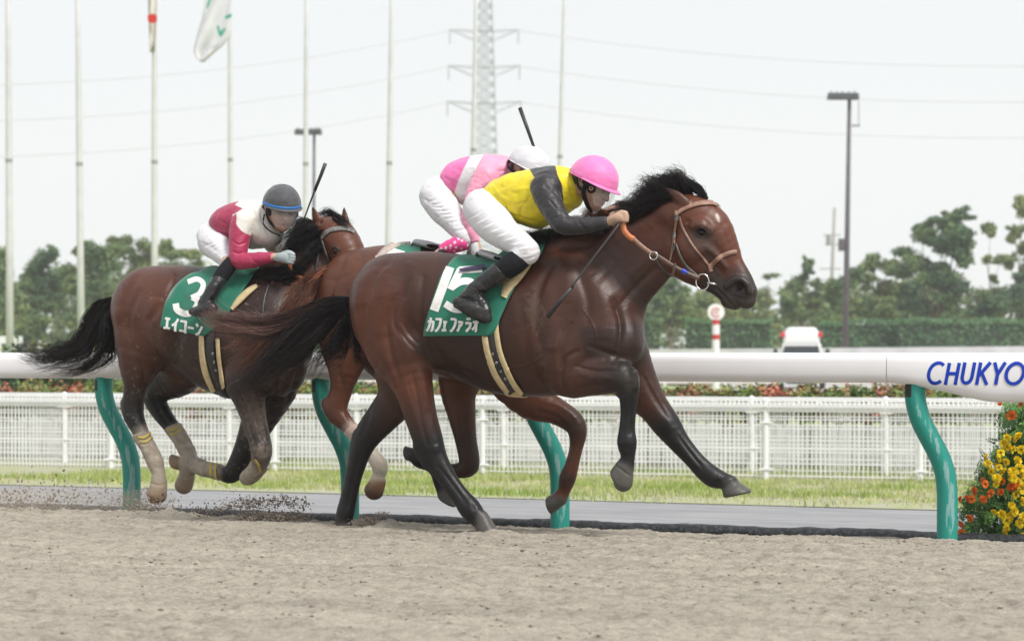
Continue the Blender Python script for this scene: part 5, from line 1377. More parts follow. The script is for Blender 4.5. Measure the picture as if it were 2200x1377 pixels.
    def blend(mask, col, C): return C + mask[:, None] * (np.array(col) - C)
    def spot(x, y, r, s=1.0): return np.exp(-(((px - x) / r) ** 2 + ((py - y) / (r * s)) ** 2) ** 1.5)
    nz = fbm(V[:, 0] * 9, V[:, 1] * 9, V[:, 2] * 9, 4)
    C = blend(np.clip(spot(800, 700, 60, 1.7) * .9, 0, 1), RD, C)
    C = blend(np.clip(spot(1450, 480, 90, .6) * .6, 0, 1), RD, C)
    C = blend(spot(1512, 520, 36, 1.2) * .75, (0.062, 0.042, 0.036), C)
    C = blend(spot(1508, 500, 17, .8) * .9, (0.03, 0.022, 0.02), C)
    C = blend(np.clip(1.5 - (((px - 1543 - (py - 470) * .3) / 4.2) ** 2 + ((py - 470) / 11) ** 2) - nz * 1.4, 0, 1) * (py < 492) * .8, (0.50, 0.42, 0.37), C)
    nf = fbm(V[:, 0] * 60, V[:, 1] * 60, V[:, 2] * 60, 3)
    m = np.clip((np.exp(-(((px - 1148 - (py - 660) * .12) / 26) ** 2 + ((py - 665) / 52) ** 2)) * 1.3 + nf * .55 - .62) * 3, 0, 1) * near
    C = blend(m * .16, (0.20, 0.16, 0.12), C)
    C = blend((spot(1352, 812, 26, 1.0)) * .4 * near, (0.09, 0.075, 0.06), C)
    C = blend(spot(1590, 640, 40) * .25 * np.clip(nz + .5, 0, 1), (0.16, 0.12, 0.10), C)
    return V, F, C

VA, FAi, CA = horse_a()
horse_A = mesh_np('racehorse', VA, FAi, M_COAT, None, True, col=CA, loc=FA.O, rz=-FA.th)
tag(horse_A, 'leading dark bay racehorse wearing green saddle cloth number 15, stretched out at full gallop', 'horse', 'racehorses galloping along the rail')
SA = Surf(FA, VA, FAi)

def cloth_wrap(surf, near_px, fr, name, mat_, parent, nrow=26, ncol=18, off=0.012, far=True):
    """near_px = (left edge path, right edge path), each bottom -> top in pixels; continued over the back and down the far side"""
    Lp = catmull(near_px[0], 6); Rp = catmull(near_px[1], 6)
    def resample(P, m):
        s = np.r_[0, np.cumsum(np.hypot(*np.diff(P[:, :2], axis=0).T))]; t = np.linspace(0, s[-1], m)
        return np.column_stack([np.interp(t, s, P[:, j]) for j in range(2)])
    Lq = resample(Lp, nrow); Rq = resample(Rp, nrow)
    G = []
    for i in range(nrow):
        row = []
        for j in range(ncol):
            q = Lq[i] + (Rq[i] - Lq[i]) * j / (ncol - 1)
            h = surf.hit(q[0], q[1], off)
            row.append(h[0] if h else None)
        G.append(row)
    # drop misses by copying the neighbour below
    for i in range(nrow):
        for j in range(ncol):
            if G[i][j] is None: G[i][j] = G[i - 1][j] if i else None
    for i in range(nrow - 1, -1, -1):
        for j in range(ncol):
            if G[i][j] is None: G[i][j] = G[min(i + 1, nrow - 1)][j]
    V = []; rows = [list(r) for r in G]
    if far:
        ntop = 12
        top = G[-1]; T = []
        for a in range(1, ntop):
            r = []
            for j in range(ncol):
                y0 = top[j].y; y = y0 + (-y0 - y0) * a / ntop
                h = surf.cast((top[j].x, y, 3.0), (0, 0, -1), off)
                r.append(h[0] if h else Vector((top[j].x, y, top[j].z)))
            T.append(r)
        rows += T
        for i in range(nrow - 1, -1, -2):
            r = []
            for j in range(ncol):
                p = G[i][j]; h = surf.cast((p.x, 2.0, p.z), (0, -1, 0), off)
                r.append(h[0] if h else Vector((p.x, -p.y, p.z)))
            rows.append(r)
    n = len(rows)
    V = [list(p) for r in rows for p in r]
    V = np.array(V, float)
    # gentle folds
    nn = fbm(V[:, 0] * 7, V[:, 2] * 7, V[:, 1] * 7, 3)
    V[:, 1] -= np.sign(-V[:, 1] + 1e-6) * np.abs(nn) * 0.009
    F = [(i * ncol + j, i * ncol + j + 1, (i + 1) * ncol + j + 1, (i + 1) * ncol + j) for i in range(n - 1) for j in range(ncol - 1)]
    o = mesh_np(name, V, F, mat_, parent, True)
    s = o.modifiers.new('thickness', 'SOLIDIFY'); s.thickness = 0.004; s.offset = 0
    return o, Surf(fr, V, np.array(F))

def ring_band(surf, path, w, fr, mb, off=0.012, n=40):
    """band round the trunk; its near side follows a pixel path bottom -> top"""
    P = catmull(path, 6)
    pts = []
    for q in P:
        h = surf.hit(q[0], q[1], off)
        if h: pts.append(h[0])
    zs = np.array([p.z for p in pts]); us = np.array([p.x for p in pts]); o = np.argsort(zs); zs = zs[o]; us = us[o]
    sl = np.polyfit(zs, us, 2)
    zc = 0.5 * (zs[0] + zs[-1])
    wm = w * 12.0 / FPX
    rows = []
    for i in range(n):
        a = 2 * math.pi * i / n
        d = Vector((0, -math.cos(a), math.sin(a)))
        z = zc
        for _ in range(5):
            zz = min(max(z, zs[0]), zs[-1]); u = np.interp(zz, zs, us)
            h = surf.cast(Vector((u, 0, zc)) + d * .56, -d, off)
            if h is None: break
            z = h[0].z
        if h is None: continue
        r = []
        for k in (-0.5, 0, 0.5):
            h = surf.cast(Vector((u + k * wm, 0, zc)) + d * .56, -d, off)
            r.append((h[0], h[1]) if h else None)
        if all(r): rows.append(r)
    V = []; F = []; m = len(rows)
    for r in rows:
        for p, q in r: V.append(tuple(p))
        for p, q in r: V.append(tuple(p - q * 0.006))
    for i in range(m):
        a = i * 6; b = ((i + 1) % m) * 6
        for j in (0, 1):
            F.append((a + j, b + j, b + j + 1, a + j + 1)); F.append((a + 3 + j, a + 4 + j, b + 4 + j, b + 3 + j))
        F.append((a, a + 3, b + 3, b)); F.append((a + 2, b + 2, b + 5, a + 5))
    mb.add(V, F); return mb

def torus(mb, c, nrm, R, r, n=28, m=8, sx=1.0, sz=1.0, x=None):
    c = Vector(c); nrm = Vector(nrm).normalized()
    x = Vector(x) if x is not None else nrm.cross(Vector((0, 0, 1))).normalized(); x = (x - nrm * x.dot(nrm)).normalized(); y = nrm.cross(x)
    pts = [c + x * math.cos(2 * math.pi * i / n) * R * sx + y * math.sin(2 * math.pi * i / n) * R * sz for i in range(n)]
    V = []; F = []
    for i, p in enumerate(pts):
        d = (p - c).normalized()
        for j in range(m):
            a = 2 * math.pi * j / m; V.append(tuple(p + d * math.cos(a) * r + nrm * math.sin(a) * r))
    for i in range(n):
        for j in range(m):
            F.append((i * m + j, i * m + (j + 1) % m, ((i + 1) % n) * m + (j + 1) % m, ((i + 1) % n) * m + j))
    return mb.add(V, F)

def kids(o, *cs):
    for c in cs: c.parent = o

# saddle cloth with 15 and the name
CL_A, SCA = cloth_wrap(SA, ([(914, 720), (918, 690), (932, 640), (952, 590), (978, 556), (1000, 551)], [(1030, 720), (1062, 716), (1082, 672), (1106, 622), (1140, 575), (1165, 548)]), FA, 'saddle_cloth', M_GREEN, horse_A)
# cloth front corner that hangs lower by the girth
mbx = MB(); patch(SA, [(1028, 716), (1052, 700), (1076, 684), (1074, 700), (1066, 712), (1050, 722), (1032, 718)], 0.016, 8, mbx); mbx.build('cloth_corner', M_GREEN, CL_A, True)

def mirror_into(mb):
    V = np.concatenate(mb.V); F = list(mb.F); n = len(V); W = V.copy(); W[:, 1] *= -1
    mb.add(W, [tuple(reversed(f)) for f in F]); return mb
def glyphs(surf, strokes, w, name, mat_, parent, off=0.004, step=3.0):
    mb = MB()
    for k, st in enumerate(strokes):
        if isinstance(st, dict): ww = st['w']; pts = st['p']; pl = st.get('plain', True)
        else: ww = w; pts = st; pl = True
        strap(surf, pts, ww, off + 0.0004 * k, 0.0012, step, mb, plain=pl)
    return mb.build(name, mat_, parent, False)

# number 15 (pixels), slanted as the cloth lies
glyphs(SCA, [
    {'p': [(967, 574), (933, 667)], 'w': 19},
    {'p': [(1036, 578), (986, 581)], 'w': 15},
    {'p': [(990, 579), (968, 622)], 'w': 15},
    {'p': [(970, 618), (990, 606), (1012, 606), (1022, 622), (1018, 646), (1000, 662), (978, 664), (957, 652)], 'w': 15, 'plain': False},
], 16, 'number_15', M_WHITE, CL_A)

KANA = {   # strokes in a unit box, y down, each with its own width
    'ka': [[(.05, .30), (.95, .30), (.93, .70), (.85, .97), (.62, .90)], [(.48, .02), (.44, .45), (.30, .75), (.05, .98)]],
    'fu': [[(.05, .12), (.92, .12), (.82, .55), (.55, .85), (.18, 1.0)]],
    'e': [[(.12, .14), (.88, .14)], [(.50, .14), (.50, .88)], [(.02, .88), (.98, .88)]],
    'a': [[(.05, .12), (.95, .12), (.78, .38), (.58, .50)], [(.48, .32), (.44, .68), (.14, .98)]],
    'ra': [[(.18, .08), (.84, .08)], [(.06, .38), (.92, .38), (.82, .70), (.30, 1.0)]],
    'o': [[(.04, .30), (.96, .30)], [(.66, .02), (.66, .98), (.48, .94)], [(.62, .34), (.40, .66), (.04, .88)]],
    'i': [[(.88, .02), (.55, .38), (.05, .60)], [(.58, .34), (.58, 1.0)]],
    'ko': [[(.08, .14), (.90, .14), (.90, .98)], [(.04, .86), (.90, .86)]],
    'bar': [[(.04, .48), (.96, .50)]],
    'n': [[(.06, .12), (.36, .32)], [(.08, .94), (.55, .78), (.95, .24)]],
}
def kana_line(chars, a, b, ha, hb, gap=0.12, small=()):
    """glyph strokes along the pixel line a -> b, heights ha..hb, leaning with the cloth"""
    n = len(chars); out = []
    A = np.array(a, float); B = np.array(b, float); D = (B - A)
    for i, ch in enumerate(chars):
        sc = 0.78 if i in small else 1.0
        for st in KANA[ch]:
            pts = []
            for x, y in st:
                t = (i + gap / 2 + x * (1 - gap) * sc) / n
                h = ha + (hb - ha) * t
                p = A + D * t; lean = 0.10
                pts.append((p[0] - lean * (y - .5) * h, p[1] + (y - 1) * h * sc))
            out.append(pts)
    return out
glyphs(SCA, kana_line(['ka', 'fu', 'e', 'fu', 'a', 'ra', 'o'], (917, 711), (1031, 712), 30, 29, 0.16, small=(2, 4)), 5.2, 'horse_name', M_WHITE, CL_A)

# cream pad along the front of the cloth, girth with black elastic
mb = MB(); strap(SA, [(1086, 640, 12), (1095, 618, 20), (1112, 596, 24), (1132, 576, 16), (1146, 562, 6)], 20, 0.026, 0.014, 4, mb); mb.build('saddle_pad', M_CREAM, CL_A, True)
mb = MB(); ring_band(SA, [(1104, 848), (1078, 800), (1058, 750), (1052, 700), (1056, 650), (1075, 600)], 36, FA, mb, 0.008, 60); gA = mb.build('girth', M_CREAM, horse_A, True)
mb = MB(); strap(SA, [(1050, 700, 24), (1060, 740, 24), (1078, 790, 24), (1104, 838, 20)], 22, 0.017, 0.004, 4, mb); mb.build('girth_strap', M_BLACKL, gA, True)
mb = MB(); strap(SA, [(1068, 694, 9), (1070, 720, 10), (1078, 760, 10), (1100, 812, 10), (1122, 842, 9)], 10, 0.020, 0.008, 4, mb); mb.build('girth_edge', M_CREAM, gA, True)
mb = MB(); strap(SA, [(1044, 722, 12), (1050, 755, 12), (1066, 800, 12), (1092, 838, 10)], 10, 0.020, 0.008, 4, mb); mb.build('girth_edge', M_CREAM, gA, True)
for q in ((1062, 757), (1070, 775), (1079, 793), (1088, 808)):
    h = SA.hit(q[0], q[1], 0.024); mb = MB()
    torus(mb, h[0], h[1], 0.006, 0.0016, 12, 5); mb.build('buckle', M_METAL, gA, True)

# bridle
br = MB(); strap(SA, [(1452, 462, 7), (1470, 449, 8.5), (1500, 439, 9), (1530, 437, 9), (1541, 441, 8.5)], 9, .010, .004, 3, br); mirror_into(br)
bridle = br.build('bridle', M_TAN, horse_A, True)
mb = MB(); strap(SA, [(1528, 583, 9), (1527, 571, 10), (1548, 552, 10), (1568, 543, 9.5), (1582, 541, 9)], 9, .008, .004, 3, mb); mirror_into(mb)
mb.build('noseband', M_TAN, bridle, True)
mb = MB(); strap(SA, [(1453, 452, 6), (1454, 462, 7), (1457, 468, 6)], 7, .013, .004, 3, mb); mb.build('brow_loop', M_TAN, bridle, True)
mb = MB()
strap(SA, [(1460, 465, 4), (1468, 490, 5), (1486, 523, 4.5), (1508, 552, 4.5), (1526, 574, 4)], 4.5, .007, .003, 3, mb)
mb.build('cheek_strap', M_TAN, bridle, True)
mb = MB(); strap(SA, [(1455, 470, 6), (1450, 500, 6), (1449, 522, 7)], 6, .009, .004, 3, mb)
strap(SA, [(1447, 520, 3), (1443, 545, 3), (1439, 565, 3)], 3, .009, .003, 3, mb)
mb.build('throat_strap', M_TAN, bridle, True)
for P_, th_ in (([(1457, 462, 9), (1455, 471, 9)], .016), ([(1451, 498, 8), (1450, 512, 8)], .013), ([(1453, 522, 2.5), (1450, 536, 2.5), (1445, 544, 2)], .010)):
    mb = MB(); strap(SA, P_, 8, th_, .004, 2, mb); mb.build('cheek_buckle', M_GREYL, bridle, True)
mb = MB()
strap(SA, [(1454, 522, 3), (1463, 548, 3.5), (1476, 570, 4), (1490, 584, 5.5), (1500, 592, 3.5)], 3.5, .010, .004, 3, mb)
mb.build('cheek_buckle', M_GREYL, bridle, True)
# bit ring and mouthpiece
hc = SA.hit(1511, 603, 0.014)
mb = MB(); torus(mb, hc[0], Vector((0.15, -1, 0.05)), 0.041, 0.0042, 30, 8, 0.85, 1.05)
q0 = SA.hit(1522, 606, 0.016)[0]; q1 = SA.hit(1541, 611, 0.004)[0]
mb.tube([q0, q0.lerp(q1, .5), q1], [0.0085, 0.006, 0.003], 8)
mb.build('bit', M_METAL, bridle, True)
# far side of the brow and nose bands and the poll strap round the head
mb = MB(); ring = []
def ring_head(surf, c_px, axis_px, tilt, w, off, mbb, n=36):
    c, mpp = surf.fr.pt(c_px[0], c_px[1], 0); c = Vector(c)
    a0 = Vector(surf.fr.pt(*axis_px, 0)[0]) - c; a0.normalize()      # plane normal along the head
    e1 = Vector((0, -1, 0)); e2 = a0.cross(e1).normalized()
    V = []; F = []; rows = []
    for i in range(n):
        a = 2 * math.pi * i / n; d = e1 * math.cos(a) + e2 * math.sin(a)
        r = []
        for k in (-.5, .5):
            h = surf.cast(c + a0 * k * w + d * 0.4, -d, off)
            r.append(h)
        if all(r): rows.append(r)
    m = len(rows)
    for r in rows:
        for p, q in r: V.append(tuple(p))
        for p, q in r: V.append(tuple(p - q * 0.004))
    for i in range(m):
        a = 4 * i; b = 4 * ((i + 1) % m)
        F += [(a, b, b + 1, a + 1), (a + 2, a + 3, b + 3, b + 2), (a, a + 2, b + 2, b), (a + 1, b + 1, b + 3, a + 3)]
    mbb.add(V, F)
eA = SA.hit(1507, 498, 0)[0]
mb = MB(); ball(mb, eA + Vector((0, 0.0125, 0)), 0.027, 18, 12, (1.05, 1, .82)); mb.build('eye', M_EYE, horse_A, True)
mb = MB()
for (x0, y0, x1, y1, x2, y2, w_) in ((1491, 498, 1505, 486.5, 1523, 500, 2.6), (1494, 505, 1508, 511.5, 1523, 503, 1.8)):
    strap(SA, [(x0, y0), (x1, y1), (x2, y2)], w_, .0045, .008, 2, mb)
mb.build('eyelid', mat('eyelid_skin', (0.040, 0.020, 0.014), 0.45), horse_A, True)

# reins: orange grip from the hand, then brown leather to the bit; keeper ring and martingale straps
def rein_pts(fr, P): return [Vector(fr.pt(*p)[0]) for p in P]
def ribbon(fr, P, w, th, name, m, parent, n=8):
    """flat leather strap through free pixel points (px,py,v)"""
    rows = [list(fr.pt(*p[:3])[0]) for p in P]
    R = catmull(rows, n); mb = MB(); V = []; F = []
    T = np.gradient(R, axis=0); T /= np.linalg.norm(T, axis=1)[:, None]
    sd = np.cross(T, np.array([0, 1.0, 0])); sd /= np.linalg.norm(sd, axis=1)[:, None]
    for p, s_ in zip(R, sd):
        for a, b_ in ((-1, -1), (1, -1), (1, 1), (-1, 1)):
            V.append(p + s_ * w / 2 * a + np.array([0, th / 2 * b_, 0]))
    for i in range(len(R) - 1):
        for j in range(4):
            k = (j + 1) % 4; F.append((4 * i + j, 4 * i + k, 4 * i + 4 + k, 4 * i + 4 + j))
    F.append((3, 2, 1, 0)); e = 4 * (len(R) - 1); F.append((e, e + 1, e + 2, e + 3))
    mb.add(V, F); return mb.build(name, m, parent, True)
reins = ribbon(FA, [(1404, 545, .20), (1425, 558, .19), (1450, 574, .17), (1478, 588, .15), (1502, 598, .13)], 0.024, 0.005, 'reins', M_DTAN, horse_A)
ribbon(FA, [(1358, 510, .22), (1380, 530, .215), (1404, 547, .205)], 0.022, 0.006, 'rein_strap', M_TAN, reins)
ribbon(FA, [(1338, 478, .235), (1341, 494, .235), (1350, 506, .23), (1362, 514, .22)], 0.030, 0.009, 'rein_grip', M_ORANGE, reins)
ribbon(FA, [(1408, 556, .20), (1420, 575, .18), (1438, 590, .15), (1448, 592, .14)], 0.010, 0.005, 'martingale_strap', M_BLACKL, reins)
ribbon(FA, [(1450, 566, .19), (1448, 578, .19), (1444, 594, .18)], 0.014, 0.006, 'rein_keeper', M_DTAN, reins)
ribbon(FA, [(1465, 580, .175), (1475, 586, .17)], 0.023, 0.007, 'blue_tape', M_BLUE, reins)
mb = MB(); torus(mb, FA.pt(1404, 549, .215)[0], (0.1, -1, 0.1), 0.021, 0.0032, 24, 6); mb.build('rein_ring', M_METAL, reins, True)

# tail in two sweeps, mane
T0 = (0.0055, 0.0048, 0.0052); T1 = (0.07, 0.05, 0.042)
hair('tail', FA, [
    dict(path=[(757, 652, 0, 15), (715, 668, 0, 24), (668, 706, .02, 36), (618, 752, .04, 36), (560, 800, .05, 24), (478, 852, .05, 9)], n=760, per=16, col0=T0, col1=(0.028, 0.024, 0.024), len=(.55, 1.0), curl=.020),
    dict(path=[(757, 650, 0, 14), (705, 658, 0, 22), (640, 690, .02, 30), (575, 706, .05, 32), (510, 700, .08, 30), (462, 690, .10, 26), (438, 676, .10, 20)], n=700, per=14, col0=T0, col1=(0.17, 0.095, 0.08), len=(.6, 1.0), curl=.016),
    dict(path=[(757, 660, 0, 14), (745, 700, .0, 20), (725, 745, .02, 26), (690, 772, .02, 24), (650, 800, .02, 22)], n=200, per=9, col0=T0, col1=T0, len=(.5, 1.0), curl=.03),
    dict(path=[(758, 665, .02, 10), (762, 710, .04, 12), (770, 760, .05, 10), (778, 800, .05, 8)], n=110, col0=T0, col1=T0, len=(.5, 1.0), curl=.02),
    dict(path=[(757, 650, 0, 14), (700, 680, 0, 30), (640, 740, .02, 40), (590, 800, .04, 46)], n=180, per=7, col0=T0, col1=T0, len=(.5, 1.0), curl=.045),
], M_HAIR, horse_A, 3, r0=.0019)
mane = []
for (x, y, dx, dy, s) in ((1178, 520, -46, -14, 1), (1215, 505, -60, -4, 1), (1250, 496, -60, 2, 1), (1290, 486, -60, 6, 1)):
    mane.append(dict(path=[(x + 20, y + 4, .02, 16), (x, y - 4, .06, 18), (x + dx * .6, y + dy * .5, .10, 14), (x + dx, y + dy, .11, 8)], n=170, col0=T0, len=(.5, 1.0), curl=.018))
for i in range(13):
    q = i / 12
    x = 1345 + (1470 - 1345) * q; y = 462 - 55 * q + 6 * math.sin(q * 9)
    rise = 22 + 22 * q
    mane.append(dict(path=[(x + 6, y + 2, .01, 13), (x + 4, y - rise * .42, .02, 15), (x - 16, y - rise * .85, .02, 12), (x - 40 + 16 * (1 - q), y - rise * 1.02 + 10, .02, 8)], n=110, per=10, col0=T0, col1=(0.035, 0.03, 0.03), len=(.45, 1.15), curl=.018, fray=1.0))
mane.append(dict(path=[(1515, 428, 0, 10), (1500, 406, 0, 11), (1466, 390, 0, 11), (1424, 386, 0, 10), (1384, 400, 0, 8)], n=300, per=12, col0=T0, len=(.5, 1.0), curl=.02, fray=1.0))
mane.append(dict(path=[(1480, 424, 0, 18), (1450, 404, 0, 18), (1410, 408, 0, 16), (1368, 420, 0, 10)], n=420, col0=T0, len=(.5, 1.0), curl=.012, fray=.9))
mane.append(dict(path=[(1340, 476, .05, 12), (1380, 452, .06, 14), (1420, 432, .07, 14), (1452, 420, .06, 12)], n=380, col0=T0, len=(.6, 1.0), curl=.010))
hair('mane', FA, mane, M_HAIR, horse_A, 5, r0=.0017)
# ================================================================ HORSE B : middle, chestnut bay, mostly hidden
FB = Frame(1100, 13.0, 22)
RB = (0.090, 0.0290, 0.0135); DB2 = (0.036, 0.014, 0.008)
def horse_b():
    b = Blob(FB, 0.0075)
    b.tube([(774, 626, 0, 91, .98), (840, 638, 0, 112, .92), (920, 660, 0, 124, .82), (1000, 684, 0, 135, .76), (1080, 690, 0, 140, .68), (1140, 690, 0, 128, .68), (1190, 700, 0, 80, .9)], 0.03, RB, sub=8)
    b.tube([(1120, 660, 0, 105, .55), (1200, 600, 0, 84, .45), (1270, 545, 0, 74, .42), (1325, 500, 0, 60, .42)], 0.07, RB)
    b.tube([(1340, 470, 0, 38, .8), (1385, 485, 0, 42, .75), (1430, 520, 0, 34, .66), (1470, 560, 0, 26, .72)], 0.03, RB)
    b.tube([(1355, 500, 0, 44, .6), (1400, 530, 0, 32, .6), (1448, 565, 0, 20, .8)], 0.03, RB)
    b.tube([(752, 660, .1, 78, .75), (745, 730, .13, 62, .7), (741, 790, .15, 38, .8), (733, 838, .15, 25, .85), (722, 880, .15, 25, .85), (742, 908, .15, 18.5), (768, 935, .15, 15), (795, 970, .15, 14.5), (815, 998, .15, 18), (815, 1018, .15, 14), (810, 1030, .15, 15)], 0.04, [RB, RB, RB, RB, RB, RB, SOCK, SOCK, SOCK, SOCK, SOCK])
    b.tube([(706, 868, .15, 16), (716, 895, .15, 12)], 0.02, RB)
    b.tube([(812, 1036, .15, 17.5), (804, 1052, .15, 21.5)], .008, [HB, (.10, .055, .03)])
    b.tube([(770, 680, -.1, 78, .75), (850, 790, -.13, 50, .8), (890, 870, -.13, 28), (915, 950, -.13, 24), (935, 1000, -.13, 16), (948, 1035, -.13, 17), (952, 1050, -.13, 15)], 0.03, [RB, RB, DB2, DB2, BK, BK, BK])
    b.hoof((955, 1052), 16, (940, 1068), (976, 1090), 19, -.13, HF)
    b.tube([(1090, 790, .15, 66, .7), (1140, 858, .16, 43, .8), (1190, 880, .16, 30, .85), (1230, 905, .16, 25, .9), (1241, 930, .16, 20), (1237, 965, .16, 14.5), (1228, 1000, .16, 15.5), (1219, 1027, .16, 18.5), (1212, 1052, .16, 14), (1205, 1064, .16, 15)], 0.04, [RB, RB, RB, DB2, DB2, RB, RB, DB2, RB, RB])
    b.hoof((1204, 1070), 16, (1170, 1060), (1186, 1112), 20, .16, HF)
    b.tube([(1000, 770, -.12, 66, .7), (985, 835, -.14, 42, .8), (991, 885, -.14, 32, .85), (1000, 940, -.14, 24), (1008, 985, -.14, 22.5), (1004, 1004, -.14, 21), (972, 1010, -.14, 15), (925, 998, -.14, 14), (902, 988, -.14, 17), (890, 978, -.14, 14)], 0.035, [RB, RB, RB, DB2, DB2, DB2, DB2, BK, BK, BK])
    b.hoof((890, 976), 14, (872, 992), (868, 955), 16, -.14, HF)
    V, F, C = b.mesh(2)
    V = sculpt(FB, V, F, [dict(p=[(1150, 880), (1200, 898), (1222, 925)], w=6, d=-6), dict(p=[(1160, 862), (1205, 872), (1240, 900)], w=5, d=4), dict(p=[(1226, 950), (1218, 990), (1212, 1020)], w=3.5, d=-4), dict(p=[(985, 850), (996, 900), (1004, 950)], w=6, d=-6),
        dict(p=[(725, 560), (700, 640), (690, 700)], w=12, d=-8), dict(p=[(760, 560), (742, 640), (735, 700)], w=16, d=7), dict(p=[(726, 790), (738, 830), (740, 870)], w=6, d=-7),
        dict(p=[(745, 545), (716, 610), (700, 690)], w=7, d=-8), dict(p=[(780, 540), (772, 600), (765, 640)], w=9, d=-7), dict(p=[(800, 560), (780, 620)], w=14, d=5), dict(p=[(716, 730), (728, 790), (736, 830)], w=5, d=-6), dict(p=[(760, 720), (756, 780), (746, 830)], w=6, d=-6),
        dict(p=[(742, 885), (757, 915), (775, 945)], w=3, d=-4), dict(p=[(690, 640), (684, 700), (700, 750)], w=12, d=5), dict(p=[(700, 600), (730, 600), (770, 580)], w=5, d=-3)])
    return V, F, C
VB, FBi, CB = horse_b()
pxb, pyb = project_px(FB, VB)
_w = np.clip(1 - (((pxb - 812) / 30) ** 2 + ((pyb - 1005) / 18) ** 2), 0, 1)
horse_B = mesh_np('racehorse', VB, FBi, M_COAT, None, True, col=CB, loc=FB.O, rz=-FB.th)
tag(horse_B, 'chestnut bay racehorse mostly hidden behind the leading horse, one white hind sock', 'horse', 'racehorses galloping along the rail')
SB = Surf(FB, VB, FBi)
CL_B, SCB = cloth_wrap(SB, ([(765, 700), (766, 660), (768, 622), (778, 590), (800, 563), (840, 538)], [(905, 700), (905, 660), (905, 620), (905, 590), (905, 560), (905, 527)]), FB, 'saddle_cloth', M_GREEN, horse_B)
glyphs(SCB, [[(812, 556), (846, 541), (868, 548)], [(852, 540), (830, 600)]], 14, 'number_print', M_WHITE, CL_B)
glyphs(SCB, [[(768, 632), (780, 622)], [(770, 640), (770, 655)]], 4, 'horse_name', M_WHITE, CL_B)
mb = MB(); strap(SB, [(812, 560, 12), (830, 542, 14), (856, 527, 12), (880, 522, 8)], 12, .02, .016, 4, mb); mb.build('sheepskin_pad', mat('fleece', (.55, .47, .42), .95, (.45, .38, .33), scale=60, bump=.8, bscale=150), CL_B, True)
R0 = (0.06, 0.020, 0.010); R1 = (0.13, 0.055, 0.034)
hair('tail', FB, [
    dict(path=[(690, 590, .12, 12), (660, 612, .2, 20), (640, 645, .3, 26), (612, 700, .36, 30), (575, 740, .38, 34), (535, 770, .40, 34), (495, 790, .42, 26)], n=900, per=14, col0=R0, col1=R1, len=(.45, 1.0), curl=.022),
    dict(path=[(700, 575, .12, 8), (668, 596, .2, 12), (632, 622, .26, 12), (598, 650, .3, 8)], n=260, col0=(0.10, .032, .015), col1=(.17, .065, .035), len=(.5, 1), curl=.014),
    dict(path=[(650, 640, .3, 20), (600, 690, .36, 20), (540, 720, .4, 22), (480, 745, .42, 22)], n=420, col0=R1, col1=(.24, .12, .085), len=(.5, 1), curl=.02),
], M_HAIR, horse_B, 8, r0=.0018)
hair('mane', FB, [dict(path=[(1160 + 22 * i, 545 - 9 * i, .03, 12), (1140 + 22 * i, 520 - 9 * i, .05, 14), (1118 + 22 * i, 520 - 9 * i, .05, 10)], n=160, col0=R0, len=(.5, 1), curl=.02) for i in range(8)], M_HAIR, horse_B, 9)
mb = MB(); strap(SB, [(1300, 452, 8), (1330, 446, 8), (1352, 458, 8)], 8, .008, .004, 4, mb); mb.build('bridle', M_TAN, horse_B, True)

